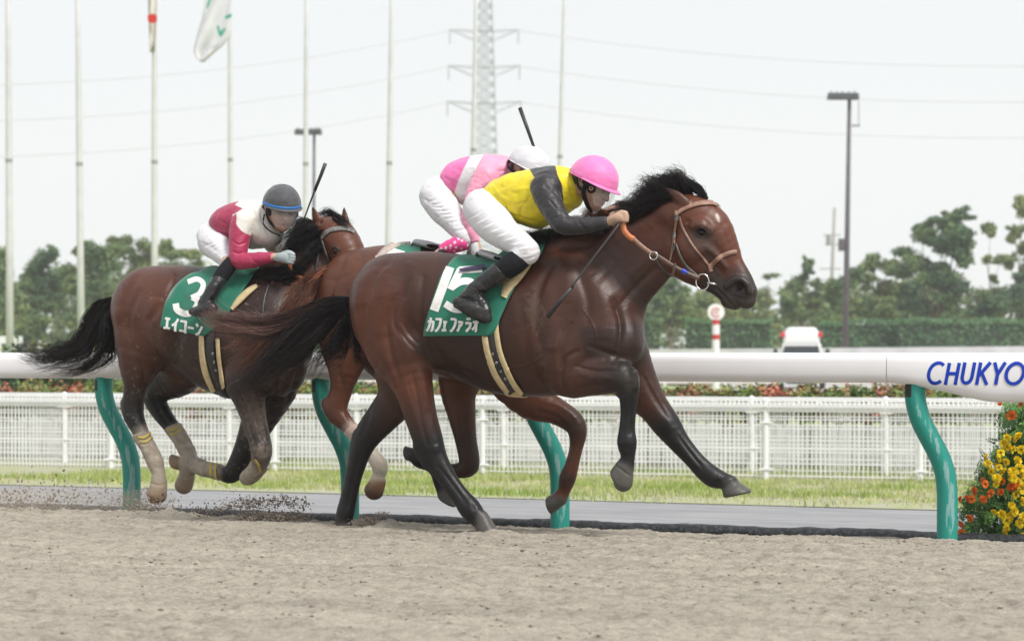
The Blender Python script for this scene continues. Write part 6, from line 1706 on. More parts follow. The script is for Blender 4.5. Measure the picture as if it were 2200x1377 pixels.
# ================================================================ HORSE C : left, number 3
FC = Frame(450, 13.9, 30)
BRC = (0.058, 0.0190, 0.0098); BT = (0.34, 0.29, 0.23)
def horse_c():
    b = Blob(FC, 0.0072)
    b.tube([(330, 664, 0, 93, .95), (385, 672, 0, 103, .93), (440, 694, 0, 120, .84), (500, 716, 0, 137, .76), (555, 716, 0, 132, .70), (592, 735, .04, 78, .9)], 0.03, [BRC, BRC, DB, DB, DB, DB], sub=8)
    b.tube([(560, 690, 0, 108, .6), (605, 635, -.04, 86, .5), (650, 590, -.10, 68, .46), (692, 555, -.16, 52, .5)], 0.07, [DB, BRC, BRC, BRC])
    b.tube([(585, 770, .10, 76, .8), (600, 790, .10, 62, .85)], 0.05, DB)
    # head turned a little to the camera
    b.tube([(700, 505, -.20, 40, .9), (722, 512, -.17, 44, .95), (744, 540, -.14, 40, .95), (762, 580, -.13, 30, 1.0), (780, 625, -.12, 25, 1.0)], 0.03, [BRC, RD, RD, RD, MUZ])
    b.tube([(706, 548, -.17, 44, .6), (728, 585, -.15, 30, .7), (752, 620, -.13, 20, .9)], 0.03, BRC)
    b.tube([(716, 532, -.10, 9), (728, 528, -.085, 9)], 0.02, RD)
    # ears
    b.tube([(690, 490, -.15, 13, .8), (680, 468, -.14, 11, .6), (672, 446, -.14, 3.0, .6)], 0.012, [BRC, RD, BK])
    b.tube([(742, 493, -.20, 12, .8), (741, 470, -.20, 9.5, .6), (739, 446, -.20, 2.6, .6)], 0.012, [BRC, RD, BK])
    b.tube([(689, 480, -.105, 6), (679, 460, -.11, 4)], 0.008, cut=True)
    b.tube([(744, 482, -.155, 5), (741, 460, -.165, 3.5)], 0.008, cut=True)
    # near hind
    b.tube([(322, 700, .08, 84, .75), (300, 775, .13, 50, .75), (291, 830, .14, 27, .85), (285, 880, .14, 25, .85), (296, 914, .14, 19), (312, 945, .14, 15.5), (326, 972, .14, 16.5), (334, 994, .14, 18), (340, 1015, .14, 14.5), (341, 1030, .14, 17)], 0.045, [BRC, BRC, DB, BK, BK, BT, BT, BT, BT, BT])
    b.tube([(272, 866, .14, 14), (280, 895, .14, 12)], 0.02, BK)
    b.tube([(341, 1040, .14, 18), (337, 1061, .14, 22)], .006, [(0.34, .27, .2), (0.24, .165, .10)])
    # far hind
    b.tube([(400, 750, -.08, 72, .8), (388, 800, -.13, 50, .8), (350, 828, -.14, 34, .85), (332, 852, -.14, 26, .9), (346, 884, -.14, 21), (366, 912, -.14, 17.5), (390, 945, -.14, 16), (406, 975, -.14, 17), (408, 1002, -.14, 15), (402, 1016, -.14, 17)], 0.04, [BRC, DB, BK, BK, BK, BK, BT, BT, BT, BT])
    b.tube([(401, 1024, -.14, 17.5), (395, 1041, -.14, 20)], .006, (0.27, .20, .14))
    # near fore, folded away at the knee
    b.tube([(555, 760, .14, 66, .6), (528, 810, .18, 52, .7), (535, 850, .19, 38, .8), (546, 900, .19, 28, .85), (558, 945, .19, 24), (562, 972, .19, 23), (556, 1000, .13, 18), (545, 1015, .05, 17), (530, 1026, -.02, 16)], 0.045, [DB, DB, DB, DB, BK, (0.075, .062, .052), BT, BT, BT])
    # far fore, folded, bandaged cannon lying along
    b.tube([(585, 830, -.05, 58, .8), (556, 900, -.10, 40, .8), (530, 960, -.12, 28, .85), (508, 1005, -.12, 23), (492, 1018, -.12, 20), (470, 1012, -.12, 15.5), (440, 1005, -.12, 15), (415, 997, -.12, 17.5), (400, 996, -.12, 15)], 0.035, [DB, BK, BK, BK, BK, BT, BT, BT, BT])
    b.hoof((392, 996), 14, (372, 1006), (368, 976), 16, -.12, (0.27, .19, .12))
    V, F, C = b.mesh(2)
    V = sculpt(FC, V, F, [dict(p=[(378, 588), (354, 640), (322, 690)], w=7, d=-23.8), dict(p=[(322, 690), (360, 720), (376, 740)], w=6, d=-13.6), dict(p=[(345, 660), (352, 700), (362, 720)], w=12, d=13.6), dict(p=[(300, 590), (272, 640), (262, 700)], w=8, d=-8.5), dict(p=[(250, 660), (252, 720), (268, 780)], w=8, d=8.5), dict(p=[(404, 600), (396, 660), (392, 730)], w=6, d=-13.6), dict(p=[(390, 620), (382, 700), (372, 780)], w=9, d=-20.4), dict(p=[(300, 620), (275, 690), (290, 760)], w=9, d=-11.9),
        dict(p=[(340, 640), (330, 700), (330, 760)], w=22, d=17.0), dict(p=[(365, 650), (355, 720), (350, 790)], w=14, d=10.2), dict(p=[(300, 770), (310, 820), (300, 870)], w=6, d=-13.6), dict(p=[(278, 830), (276, 860), (284, 890)], w=6, d=-10.2),
        dict(p=[(512, 830), (530, 900), (548, 960)], w=5, d=-15.3), dict(p=[(540, 850), (556, 900), (566, 950)], w=6, d=-10.2), dict(p=[(430, 590), (500, 600), (560, 590)], w=10, d=8.5),
        dict(p=[(612, 880), (640, 800), (650, 740)], w=8, d=-13.6), dict(p=[(318, 952), (330, 985)], w=3, d=-5.1),
        dict(p=[(322, 1036), (340, 1042), (360, 1038)], w=2, d=-5), dict(p=[(384, 1018), (400, 1026), (418, 1022)], w=2, d=-5), dict(p=[(383, 982), (380, 998), (384, 1012)], w=2, d=-5), dict(p=[(330, 1002), (350, 1006)], w=4, d=-4),
        dict(p=[(322, 992), (338, 986), (352, 994)], w=5, d=4), dict(p=[(400, 985), (412, 978), (424, 986)], w=5, d=4), dict(p=[(545, 905), (560, 940), (572, 970)], w=4, d=5), dict(p=[(300, 840), (304, 880)], w=6, d=6), dict(p=[(610, 760), (600, 820), (580, 870)], w=6, d=-9), dict(p=[(500, 850), (520, 890), (540, 940)], w=6, d=5)])
    px, py = project_px(FC, V)
    def spot(x, y, r, s=1.0): return np.exp(-(((px - x) / r) ** 2 + ((py - y) / (r * s)) ** 2) ** 1.5)
    def blend(m, c): nonlocal C; C = C + m[:, None] * (np.array(c) - C)
    blend(np.clip(spot(300, 650, 85, 1.1), 0, 1) * .75, RD)
    nf = fbm(V[:, 0] * 60, V[:, 1] * 60, V[:, 2] * 60, 3)
    blend(np.clip(spot(562, 975, 26) + nf * .5 - .35, 0, 1) * .9, (0.22, .18, .14))
    blend(np.clip(spot(545, 900, 40, 1.6) * .8 + nf * .3 - .25, 0, 1) * .8, (0.15, .115, .09))
    blend(np.clip(nf - .62, 0, 1) * 2.5 * (py > 600) * .5 * (px < 640), (0.16, .12, .09))
    return V, F, C
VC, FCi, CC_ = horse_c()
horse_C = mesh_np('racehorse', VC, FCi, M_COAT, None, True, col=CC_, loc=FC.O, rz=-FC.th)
tag(horse_C, 'rearmost bay racehorse wearing saddle cloth number 3 and pale muddy bandages on all legs', 'horse', 'racehorses galloping along the rail')
SCh = Surf(FC, VC, FCi)
CL_C, SCC = cloth_wrap(SCh, ([(346, 702), (352, 672), (364, 640), (382, 612), (408, 592), (430, 586)], [(441, 722), (470, 700), (500, 664), (522, 628), (536, 608), (545, 594)]), FC, 'saddle_cloth', M_GREEN, horse_C)
glyphs(SCC, [{'p': [(404, 606), (424, 600), (437, 610), (430, 630), (412, 640)], 'w': 11, 'plain': False}, {'p': [(414, 638), (426, 646), (420, 664), (402, 674), (382, 666), (378, 652)], 'w': 14, 'plain': False}], 14, 'number_3', M_WHITE, CL_C)
glyphs(SCC, kana_line(['e', 'i', 'ko', 'bar', 'n'], (351, 706), (437, 724), 27, 30, 0.16), 5.2, 'horse_name', M_WHITE, CL_C)
mb = MB(); strap(SCh, [(500, 665, 6), (512, 650, 12), (530, 632, 13), (546, 620, 10), (554, 616, 6)], 12, .018, .012, 4, mb); mb.build('saddle_pad', M_CREAM, CL_C, True)
mb = MB(); ring_band(SCh, [(478, 846), (462, 810), (452, 770), (450, 725), (458, 680), (480, 620)], 30, FC, mb, .008, 56); gC = mb.build('girth', M_BLACKL, horse_C, True)
mb = MB(); strap(SCh, [(435, 720, 10), (436, 760, 11), (444, 800, 12), (460, 838, 10)], 11, .014, .006, 4, mb); mb.build('girth_edge', M_CREAM, gC, True)
mb = MB(); strap(SCh, [(469, 726, 8), (472, 770, 8), (478, 806, 8), (482, 832, 7)], 8, .014, .006, 4, mb); mb.build('girth_edge', M_CREAM, gC, True)
for q in ((459, 758), (462, 776), (466, 793)):
    h = SCh.hit(q[0], q[1], .014); mb = MB(); torus(mb, h[0], h[1], .007, .0016, 12, 5); mb.build('buckle', M_METAL, gC, True)
mb = MB(); strap(SCh, [(577, 612, 4), (568, 640, 5), (564, 675, 5), (566, 702, 4)], 5, .006, .004, 4, mb); mb.build('breast_strap', M_BLACKL, horse_C, True)
M_WRAP = mat('leg_wrap_cloth', (.40, .35, .28), .85, (.27, .22, .17), scale=22, bump=.4, bscale=90, bdist=.004)
def wrap(fr, pts, name, m, parent, c0, c1=None):
    b = Blob(fr, .0055); b.tube(pts, .004, clip=end_clip(fr, *c0)); V, F, C = b.mesh(1)
    N = vnormals(V, F); q = fbm(V[:, 0] * 26, V[:, 1] * 26, V[:, 2] * 60, 3); V = V + N * (q * .0022)[:, None]
    return mesh_np(name, V, F, m, parent, True)
wrap(FC, [(290, 904, .14, 21), (302, 932, .14, 19.5), (316, 956, .14, 17.5), (328, 980, .14, 18.5), (333, 992, .14, 18)], 'leg_wrap', M_WRAP, horse_C, (305, 930, .14, -5, -10))
wrap(FC, [(360, 898, -.14, 21), (372, 918, -.14, 19.5), (390, 946, -.14, 18), (402, 968, -.14, 18.5)], 'leg_wrap', M_WRAP, horse_C, (374, 914, -.14, -5, -10))
wrap(FC, [(500, 1020, -.12, 21), (470, 1013, -.12, 18), (440, 1006, -.12, 17.5), (424, 1000, -.12, 18)], 'leg_wrap', M_WRAP, horse_C, (474, 1012, -.12, 10, 2))
wrap(FC, [(568, 985, .12, 22), (556, 1000, .12, 20), (546, 1014, .06, 19), (534, 1024, -.0, 18)], 'leg_wrap', M_WRAP, horse_C, (560, 992, .12, 6, -9))
wrap(FB, [(748, 912, .15, 20), (760, 926, .15, 18.5), (770, 938, .15, 16.5)], 'leg_wrap', mat('pale_wrap', (.55, .42, .37), .8, (.45, .33, .28), scale=40), horse_B, (756, 918, .15, -6, -8))
# yellow tapes round the bandages
M_TAPE = mat('yellow_tape', (0.55, 0.42, 0.06), .6, (.45, .36, .10), scale=40)
for (P, w) in (([(298, 938), (311, 940), (321, 930)], 5), ([(302, 948), (315, 949), (325, 939)], 4), ([(362, 922), (374, 922), (386, 910)], 5), ([(366, 932), (378, 931), (390, 920)], 4), ([(456, 990), (454, 1005), (456, 1026)], 5), ([(467, 990), (464, 1008), (466, 1027)], 4), ([(548, 985), (556, 996), (560, 1010)], 4)):
    mb = MB(); strap(SCh, P, w, .0105, .004, 3, mb); mb.build('leg_tape', M_TAPE, horse_C, True)
h = SCh.hit(720, 540, 0)
mb = MB(); ball(mb, h[0] + Vector((0, .010, 0)), .019, 16, 10); mb.build('eye', M_EYE, horse_C, True)
mb = MB(); strap(SCh, [(709, 537), (719, 530), (731, 538)], 3.5, .005, .008, 2, mb); mb.build('eyelid', mat('eyelid_skin_dark', (.035, .018, .013), .45), horse_C, True)
mb = MB(); strap(SCh, [(692, 510, 8), (706, 497, 9), (728, 492, 9), (750, 494, 8), (760, 500, 6)], 8, .009, .004, 3, mb); brC = mb.build('bridle', M_GREYL, horse_C, True)
mb = MB(); strap(SCh, [(688, 500, 6), (690, 520, 7), (684, 545, 8), (680, 570, 7), (679, 595, 5)], 7, .010, .004, 3, mb); mb.build('cheek_strap', M_BLACKL, brC, True)
mb = MB(); strap(SCh, [(692, 515, 4), (700, 540, 5), (708, 560, 4)], 5, .010, .004, 3, mb); mb.build('cheek_strap', M_GREYL, brC, True)
mb = MB(); torus(mb, SCh.hit(692, 526, .012)[0], (0, -1, 0), .014, .003, 16, 6); mb.build('buckle', M_METAL, brC, True)
rc = ribbon(FC, [(655, 598, .02), (675, 606, .0), (700, 606, -.03), (725, 600, -.06)], .02, .006, 'reins', M_BLACKL, horse_C)
ribbon(FC, [(624, 560, .10), (624, 578, .09), (634, 590, .07), (655, 601, .04)], .026, .008, 'rein_grip', M_ORANGE, rc)
hair('tail', FC, [
    dict(path=[(252, 645, 0, 10), (222, 662, .02, 22), (200, 700, .03, 30), (178, 745, .03, 30), (130, 762, .03, 28), (80, 768, .03, 22), (35, 742, .03, 14)], n=760, per=15, col0=T0, col1=(0.03, .026, .025), len=(.55, 1.0), curl=.022, fray=.9),
    dict(path=[(252, 650, 0, 12), (235, 690, .04, 22), (230, 740, .05, 22), (215, 770, .05, 18), (150, 785, .05, 14)], n=330, per=12, col0=T0, len=(.5, 1.0), curl=.03),
    dict(path=[(240, 700, .03, 10), (222, 760, .04, 14), (170, 790, .05, 16), (110, 800, .05, 16)], n=150, col0=T0, len=(.5, 1.0), curl=.03),
], M_HAIR, horse_C, 12, r0=.0018)
mnc = []
for (P, n) in (([(735, 474, -.22, 11), (718, 462, -.24, 12), (698, 462, -.24, 12), (676, 476, -.2, 10)], 260), ([(722, 465, -.14, 12), (738, 478, -.12, 10), (748, 490, -.1, 6)], 140),
               ([(690, 492, -.16, 14), (660, 488, -.10, 20), (632, 492, .0, 20), (605, 512, .02, 16)], 480), ([(680, 500, -.04, 20), (650, 510, 0, 26), (620, 524, .02, 24), (598, 522, .03, 14)], 480),
               ([(680, 520, -.02, 22), (655, 540, .02, 26), (640, 560, .04, 20)], 380), ([(650, 575, .04, 14), (615, 578, .08, 16), (575, 585, .10, 18), (530, 600, .12, 14), (505, 606, .12, 8)], 620),
               ([(640, 590, .05, 12), (600, 600, .08, 14), (560, 608, .1, 12)], 300), ([(560, 600, .04, 16), (530, 585, .06, 14), (500, 590, .08, 12)], 240)):
    mnc.append(dict(path=P, n=n, col0=T0, col1=(.03, .028, .028), len=(.5, 1), curl=.014, fray=.8))
hair('mane', FC, mnc, M_HAIR, horse_C, 14)
# ================================================================ JOCKEYS
M_SKIN = mat('skin', (0.5, 0.3, 0.2), .5, attr=True, c2=(.90,), scale=18, sss=.1, bump=.1, bscale=200, bdist=.002)
def fabric(name, c, c2, rough=.7, folds=.5, fs=9, stretch=(1, 1, 1), sheen=.15):
    m, nt, b = mat_new(name); N, L = nt.nodes, nt.links
    tc = N.new('ShaderNodeTexCoord'); mp = N.new('ShaderNodeMapping'); mp.inputs['Scale'].default_value = stretch; L.new(tc.outputs['Object'], mp.inputs['Vector'])
    at_ = N.new('ShaderNodeAttribute'); at_.attribute_name = 'col'
    n0 = N.new('ShaderNodeTexNoise'); n0.inputs['Scale'].default_value = 14; n0.inputs['Detail'].default_value = 5; L.new(tc.outputs['Object'], n0.inputs['Vector'])
    mr = N.new('ShaderNodeMapRange'); mr.inputs[1].default_value = .3; mr.inputs[2].default_value = .7; mr.inputs[3].default_value = .9; mr.inputs[4].default_value = 1.06; L.new(n0.outputs['Fac'], mr.inputs[0])
    vm = N.new('ShaderNodeVectorMath'); vm.operation = 'SCALE'; L.new(at_.outputs['Color'], vm.inputs[0]); L.new(mr.outputs[0], vm.inputs['Scale']); L.new(vm.outputs[0], b.inputs['Base Color'])
    n1 = N.new('ShaderNodeTexNoise'); n1.inputs['Scale'].default_value = fs; n1.inputs['Detail'].default_value = 3; n1.inputs['Distortion'].default_value = 1.4; L.new(mp.outputs['Vector'], n1.inputs['Vector'])
    b1 = N.new('ShaderNodeBump'); b1.inputs['Strength'].default_value = folds; b1.inputs['Distance'].default_value = .02; L.new(n1.outputs['Fac'], b1.inputs['Height'])
    n2 = N.new('ShaderNodeTexNoise'); n2.inputs['Scale'].default_value = 500; L.new(tc.outputs['Object'], n2.inputs['Vector'])
    b2 = N.new('ShaderNodeBump'); b2.inputs['Strength'].default_value = .1; b2.inputs['Distance'].default_value = .001; L.new(n2.outputs['Fac'], b2.inputs['Height']); L.new(b1.outputs['Normal'], b2.inputs['Normal'])
    L.new(b2.outputs['Normal'], b.inputs['Normal'])
    b.inputs['Roughness'].default_value = rough; b.inputs['Sheen Weight'].default_value = sheen
    return m
M_SILK = fabric('racing_silk', 0, 0, .5, .32, 7)
M_BREECH = fabric('breeches_cloth', 0, 0, .75, .16, 9)
M_BOOT = mat('boot_leather', (.010, .010, .011), .34, (.038, .036, .035), scale=14, bump=.6, bscale=28, bdist=.008, spec=.5, lo=.45, hi=.75)
M_HAIRK = mat('black_hair', (.012, .011, .010), .6)
M_GLOVEW = mat('glove_white', (.62, .63, .64), .7, (.5, .5, .51), scale=30); 
def visor_mat():
    m, nt, b = mat_new('clear_visor'); b.inputs['Base Color'].default_value = (.80, .80, .78, 1); b.inputs['Roughness'].default_value = .12; b.inputs['Alpha'].default_value = .12; b.inputs['Coat Weight'].default_value = .2
    return m
M_VISOR = visor_mat()

def clothing(fr, name, tubes, m, parent, col, res=.0052, paint=None, folds=None, smooth=1, sculpts=None):
    """tubes: list of (pts, k)"""
    b = Blob(fr, res)
    for t in tubes:
        pts, k = t[0], t[1]; kw = t[2] if len(t) > 2 else {}
        b.tube(pts, k, kw.get('col', col), clip=kw.get('clip'), cut=kw.get('cut', False))
    V, F, C = b.mesh(smooth)
    N = vnormals(V, F)
    if folds:
        a, s, st = folds
        q = fbm(V[:, 0] * s * st[0], V[:, 1] * s * st[1], V[:, 2] * s * st[2], 3)
        V = V + N * ((np.abs(q) ** .8 - .35) * a)[:, None]
    if sculpts: V = sculpt(fr, V, F, sculpts)
    if paint is not None:
        px, py = project_px(fr, V); C = paint(px, py, V, C)
    return mesh_np(name, V, F, m, parent, True, col=C), V, F

def head_parts(b, C, f, up, sc=1.0):
    C = np.array(C, float); f = np.array(f, float); f /= np.linalg.norm(f); up = np.array(up, float); up -= f * (up @ f); up /= np.linalg.norm(up); sd = np.cross(f, up)
    def P(a, s, u, r): p = C + (f * a + sd * s + up * u) * sc; return [*p, r * sc, 1.0]
    SK = (0.36, .205, .140)  # face skin darker than the hands: shade under the visor put into the colour
    b.local([P(-.012, 0, .012, .088), P(.012, 0, .0, .086)], .02, SK)
    b.local([P(.025, 0, -.035, .066), P(.050, 0, -.075, .044), P(.066, 0, -.100, .026)], .03, SK)
    for s in (-1, 1): b.local([P(.02, s * .048, -.05, .026), P(.05, s * .026, -.092, .020)], .02, SK)
    b.local([P(.090, 0, .0, .011), P(.108, 0, -.026, .011), P(.111, 0, -.040, .0135)], .012, SK)
    for s in (-1, 1):
        b.local([P(.098, s * .011, -.043, .008)], .006, SK)
        b.local([P(.066, s * .034, -.034, .024)], .02, SK)                       # cheekbone
        b.local([P(.080, s * .016, .016, .010), P(.076, s * .042, .014, .009)], .012, SK)     # brow
        b.local([P(.098, s * .030, -.008, .013)], .010, cut=True)
        b.local([P(-.004, s * .082, -.018, .015), P(-.010, s * .088, .008, .017), P(.002, s * .088, .018, .012)], .006, SK)
        b.local([P(.004, s * .098, -.002, .009)], .006, cut=True)
    b.local([P(.092, -.018, -.064, .0075), P(.099, 0, -.063, .009), P(.092, .018, -.064, .0075)], .006, (.40, .16, .13))
    b.local([P(.088, -.016, -.076, .008), P(.094, 0, -.077, .009), P(.088, .016, -.076, .008)], .006, (.40, .16, .13))
    b.local([P(.106, -.02, -.0700, .0025), P(.110, 0, -.0700, .003), P(.106, .02, -.0700, .0025)], .003, cut=True)
    def fn(a, s, u): return C + (f * a + sd * s + up * u) * sc
    fn.B = (C, f, sd, up, sc); return fn

def face_paint(hp, V, Cc):
    """brows, shade darkening the eye sockets, lips, shaved hair line and a flush, in head coordinates"""
    C0, f, sd, up, sc = hp.B; Q = (V - C0) / sc; a = Q @ f; s = Q @ sd; u = Q @ up; Cc = Cc.copy()
    def put(m, c, k=1.0): Cc[:] = Cc + (np.clip(m, 0, 1) * k)[:, None] * (np.array(c) - Cc)
    fr_ = (a > .04)
    put(np.exp(-((np.abs(s) - .032) / .017) ** 2 - ((u - .010) / .0055) ** 2) * fr_ * 1.4, (.03, .022, .018))
    put(np.exp(-((np.abs(s) - .031) / .019) ** 2 - ((u + .004) / .012) ** 2) * fr_, (.06, .035, .028), .95)  # shade of the eye sockets, painted into the skin colour
    put(np.exp(-(s / .024) ** 2 - ((u + .070) / .0085) ** 2) * fr_ * 1.3, (.26, .08, .07), .95)
    put(np.exp(-((np.abs(s) - .010) / .006) ** 2 - ((u + .046) / .005) ** 2) * fr_, (.06, .03, .025), .8)
    put(np.exp(-(s / .02) ** 2 - ((u + .0705) / .002) ** 2) * fr_, (.10, .03, .03), .8)
    put(np.exp(-((np.abs(s) - .045) / .02) ** 2 - ((u + .045) / .02) ** 2) * fr_, (.55, .26, .19), .4)
    put(np.exp(-(s / .03) ** 2 - ((u + .095) / .02) ** 2) * fr_, (.40, .25, .18), .5)
    put(((a < .02) & (u > -.03) & (np.abs(Q).max(1) < .2)) * 1.0 * ((np.abs(s) < .075)), (.02, .016, .014))
    return Cc

def helmet(parent, C, f, up, R, m, name='helmet', hem=-.10, tilt=0.0, ribs=True, brim=.030, seed=1, name_band=None, band_m=None):
    C = np.array(C, float); f = np.array(f, float); f /= np.linalg.norm(f); up = np.array(up, float); up -= f * (up @ f); up /= np.linalg.norm(up); sd = np.cross(f, up)
    na, ne = 64, 30; V = []; 
    for i in range(ne + 1):
        el = math.pi / 2 - (math.pi / 2 - hem) * i / ne
        for j in range(na):
            a = 2 * math.pi * j / na
            r = R
            d = f * math.cos(a) * math.cos(el) * 1.06 + sd * math.sin(a) * math.cos(el) * .93 + up * math.sin(el) * .98
            q = r
            if ribs:   # gathered seams of the stretched cover
                for sa in (.9, -.9, 2.4, -2.4):
                    da = math.atan2(math.sin(a - sa), math.cos(a - sa)) * math.cos(el)
                    q += .0016 * math.exp(-(da / .10) ** 2) * math.sin(el * 46 + sa * 3) * min(1, max(0, (1.45 - el) * 2)) * min(1, max(0, (el - .1) * 4))
            q += .0022 * float(vnoise(d[0] * 9 + seed, d[1] * 9, d[2] * 9))
            V.append(C + d * q)
    # brim rows
    nb = 4
    for i in range(1, nb + 1):
        for j in range(na):
            a = 2 * math.pi * j / na; w = max(0.0, math.cos(a)) ** 1.2 * brim + .004
            el = hem
            base = C + (f * math.cos(a) * math.cos(el) * 1.06 + sd * math.sin(a) * math.cos(el) * .93 + up * math.sin(el) * .98) * R
            out = f * math.cos(a) + sd * math.sin(a)
            V.append(base + out * w * i / nb - up * (.010 * (i / nb) ** 2 * max(0, math.cos(a)) + .003 * i / nb))
    n = ne + nb
    F = [(i * na + j, (i + 1) * na + j, (i + 1) * na + (j + 1) % na, i * na + (j + 1) % na) for i in range(n) for j in range(na)]
    o = mesh_np(name, V, F, m, parent, True); s = o.modifiers.new('thickness', 'SOLIDIFY'); s.thickness = .004; s.offset = -1
    mb = MB(); ball(mb, C + up * R * .985, .011, 10, 8, (1, 1, .5)); mb.build('button', m, o, True)
    def pt(a, el, r=1.0): return C + (f * math.cos(a) * math.cos(el) * 1.06 + sd * math.sin(a) * math.cos(el) * .93 + up * math.sin(el) * .98) * R * r
    return o, pt

def band(parent, pts_in, w, th, m, name, up=None):
    """flat band through local points; up gives its width direction"""
    R = catmull(np.array(pts_in, float), 6) if len(pts_in) > 2 else np.array(pts_in, float)
    T = np.gradient(R, axis=0); T /= np.linalg.norm(T, axis=1)[:, None] + 1e-9; V = []; up = np.array(up if up is not None else (0, 0, 1), float)
    for p, t in zip(R, T):
        s = up - t * (up @ t); s /= np.linalg.norm(s) + 1e-9; o_ = np.cross(t, s)
        for a, b_ in ((-1, -1), (1, -1), (1, 1), (-1, 1)): V.append(p + s * w / 2 * a + o_ * th / 2 * b_)
    F = [(4 * i + j, 4 * i + (j + 1) % 4, 4 * i + 4 + (j + 1) % 4, 4 * i + 4 + j) for i in range(len(R) - 1) for j in range(4)] + [(3, 2, 1, 0)]
    e = 4 * (len(R) - 1); F.append((e, e + 1, e + 2, e + 3))
    return mesh_np(name, V, F, m, parent, True)

def visor(parent, hp, m, R=.108, e0=.012, e1=-.078, amax=1.25, bulge=.012):
    V = []; na, ne = 26, 10
    for i in range(ne + 1):
        t = i / ne; u = e0 + (e1 - e0) * t; r = R * (1 + .06 * math.sin(t * math.pi)) * (1 - .10 * t)
        am = amax * (1 - .34 * t ** 2)
        for j in range(na):
            a = -am + 2 * am * j / (na - 1); V.append(hp(r * math.cos(a) * 1.14 + .012, r * math.sin(a) * .88, u + (.016 * (1 - abs(a) / am) * (t > .99)) * 0 - .012 * t * math.cos(a)))
    F = [(i * na + j, i * na + j + 1, (i + 1) * na + j + 1, (i + 1) * na + j) for i in range(ne) for j in range(na - 1)]
    o = mesh_np('visor', V, F, m, parent, True); s = o.modifiers.new('thickness', 'SOLIDIFY'); s.thickness = .0012
    return o

SKN = (0.50, .33, .235)
def fist(b, fr, px, py, v, ang, sc, col=SKN, flip=1, k=.004):
    """a closed hand round a rein: palm, four bent fingers, thumb; ang = pixel direction of the forearm, degrees, y down"""
    ca, sa = math.cos(math.radians(ang)), math.sin(math.radians(ang))
    def q(a, c, dv, r): return (px + (a * ca - c * sa * flip) * sc, py + (a * sa + c * ca * flip) * sc, v + dv, r * sc)
    b.tube([q(-14, 0, 0, 11), q(0, -1, .004, 13), q(12, -2, .006, 12.5)], .012, col)
    b.tube([q(4, 4, .010, 10), q(12, 5, .012, 9)], .010, col)
    for i, (c0, ln) in enumerate(((-11, 1.0), (-3.8, 1.08), (3.4, 1.0), (10.2, .84))):
        b.tube([q(13, c0, .012, 5.4), q(24 * ln ** .5, c0 + 1, .016, 5.0), q(29 * ln ** .5, c0 + 3, .002, 4.7), q(25 * ln ** .5, c0 + 4, -.016, 4.4)], .0035, col)
    b.tube([q(2, -10, -.004, 6.4), q(13, -15, .004, 5.4), q(24, -13, .010, 4.7), q(29, -9, .012, 4.2)], .004, col)

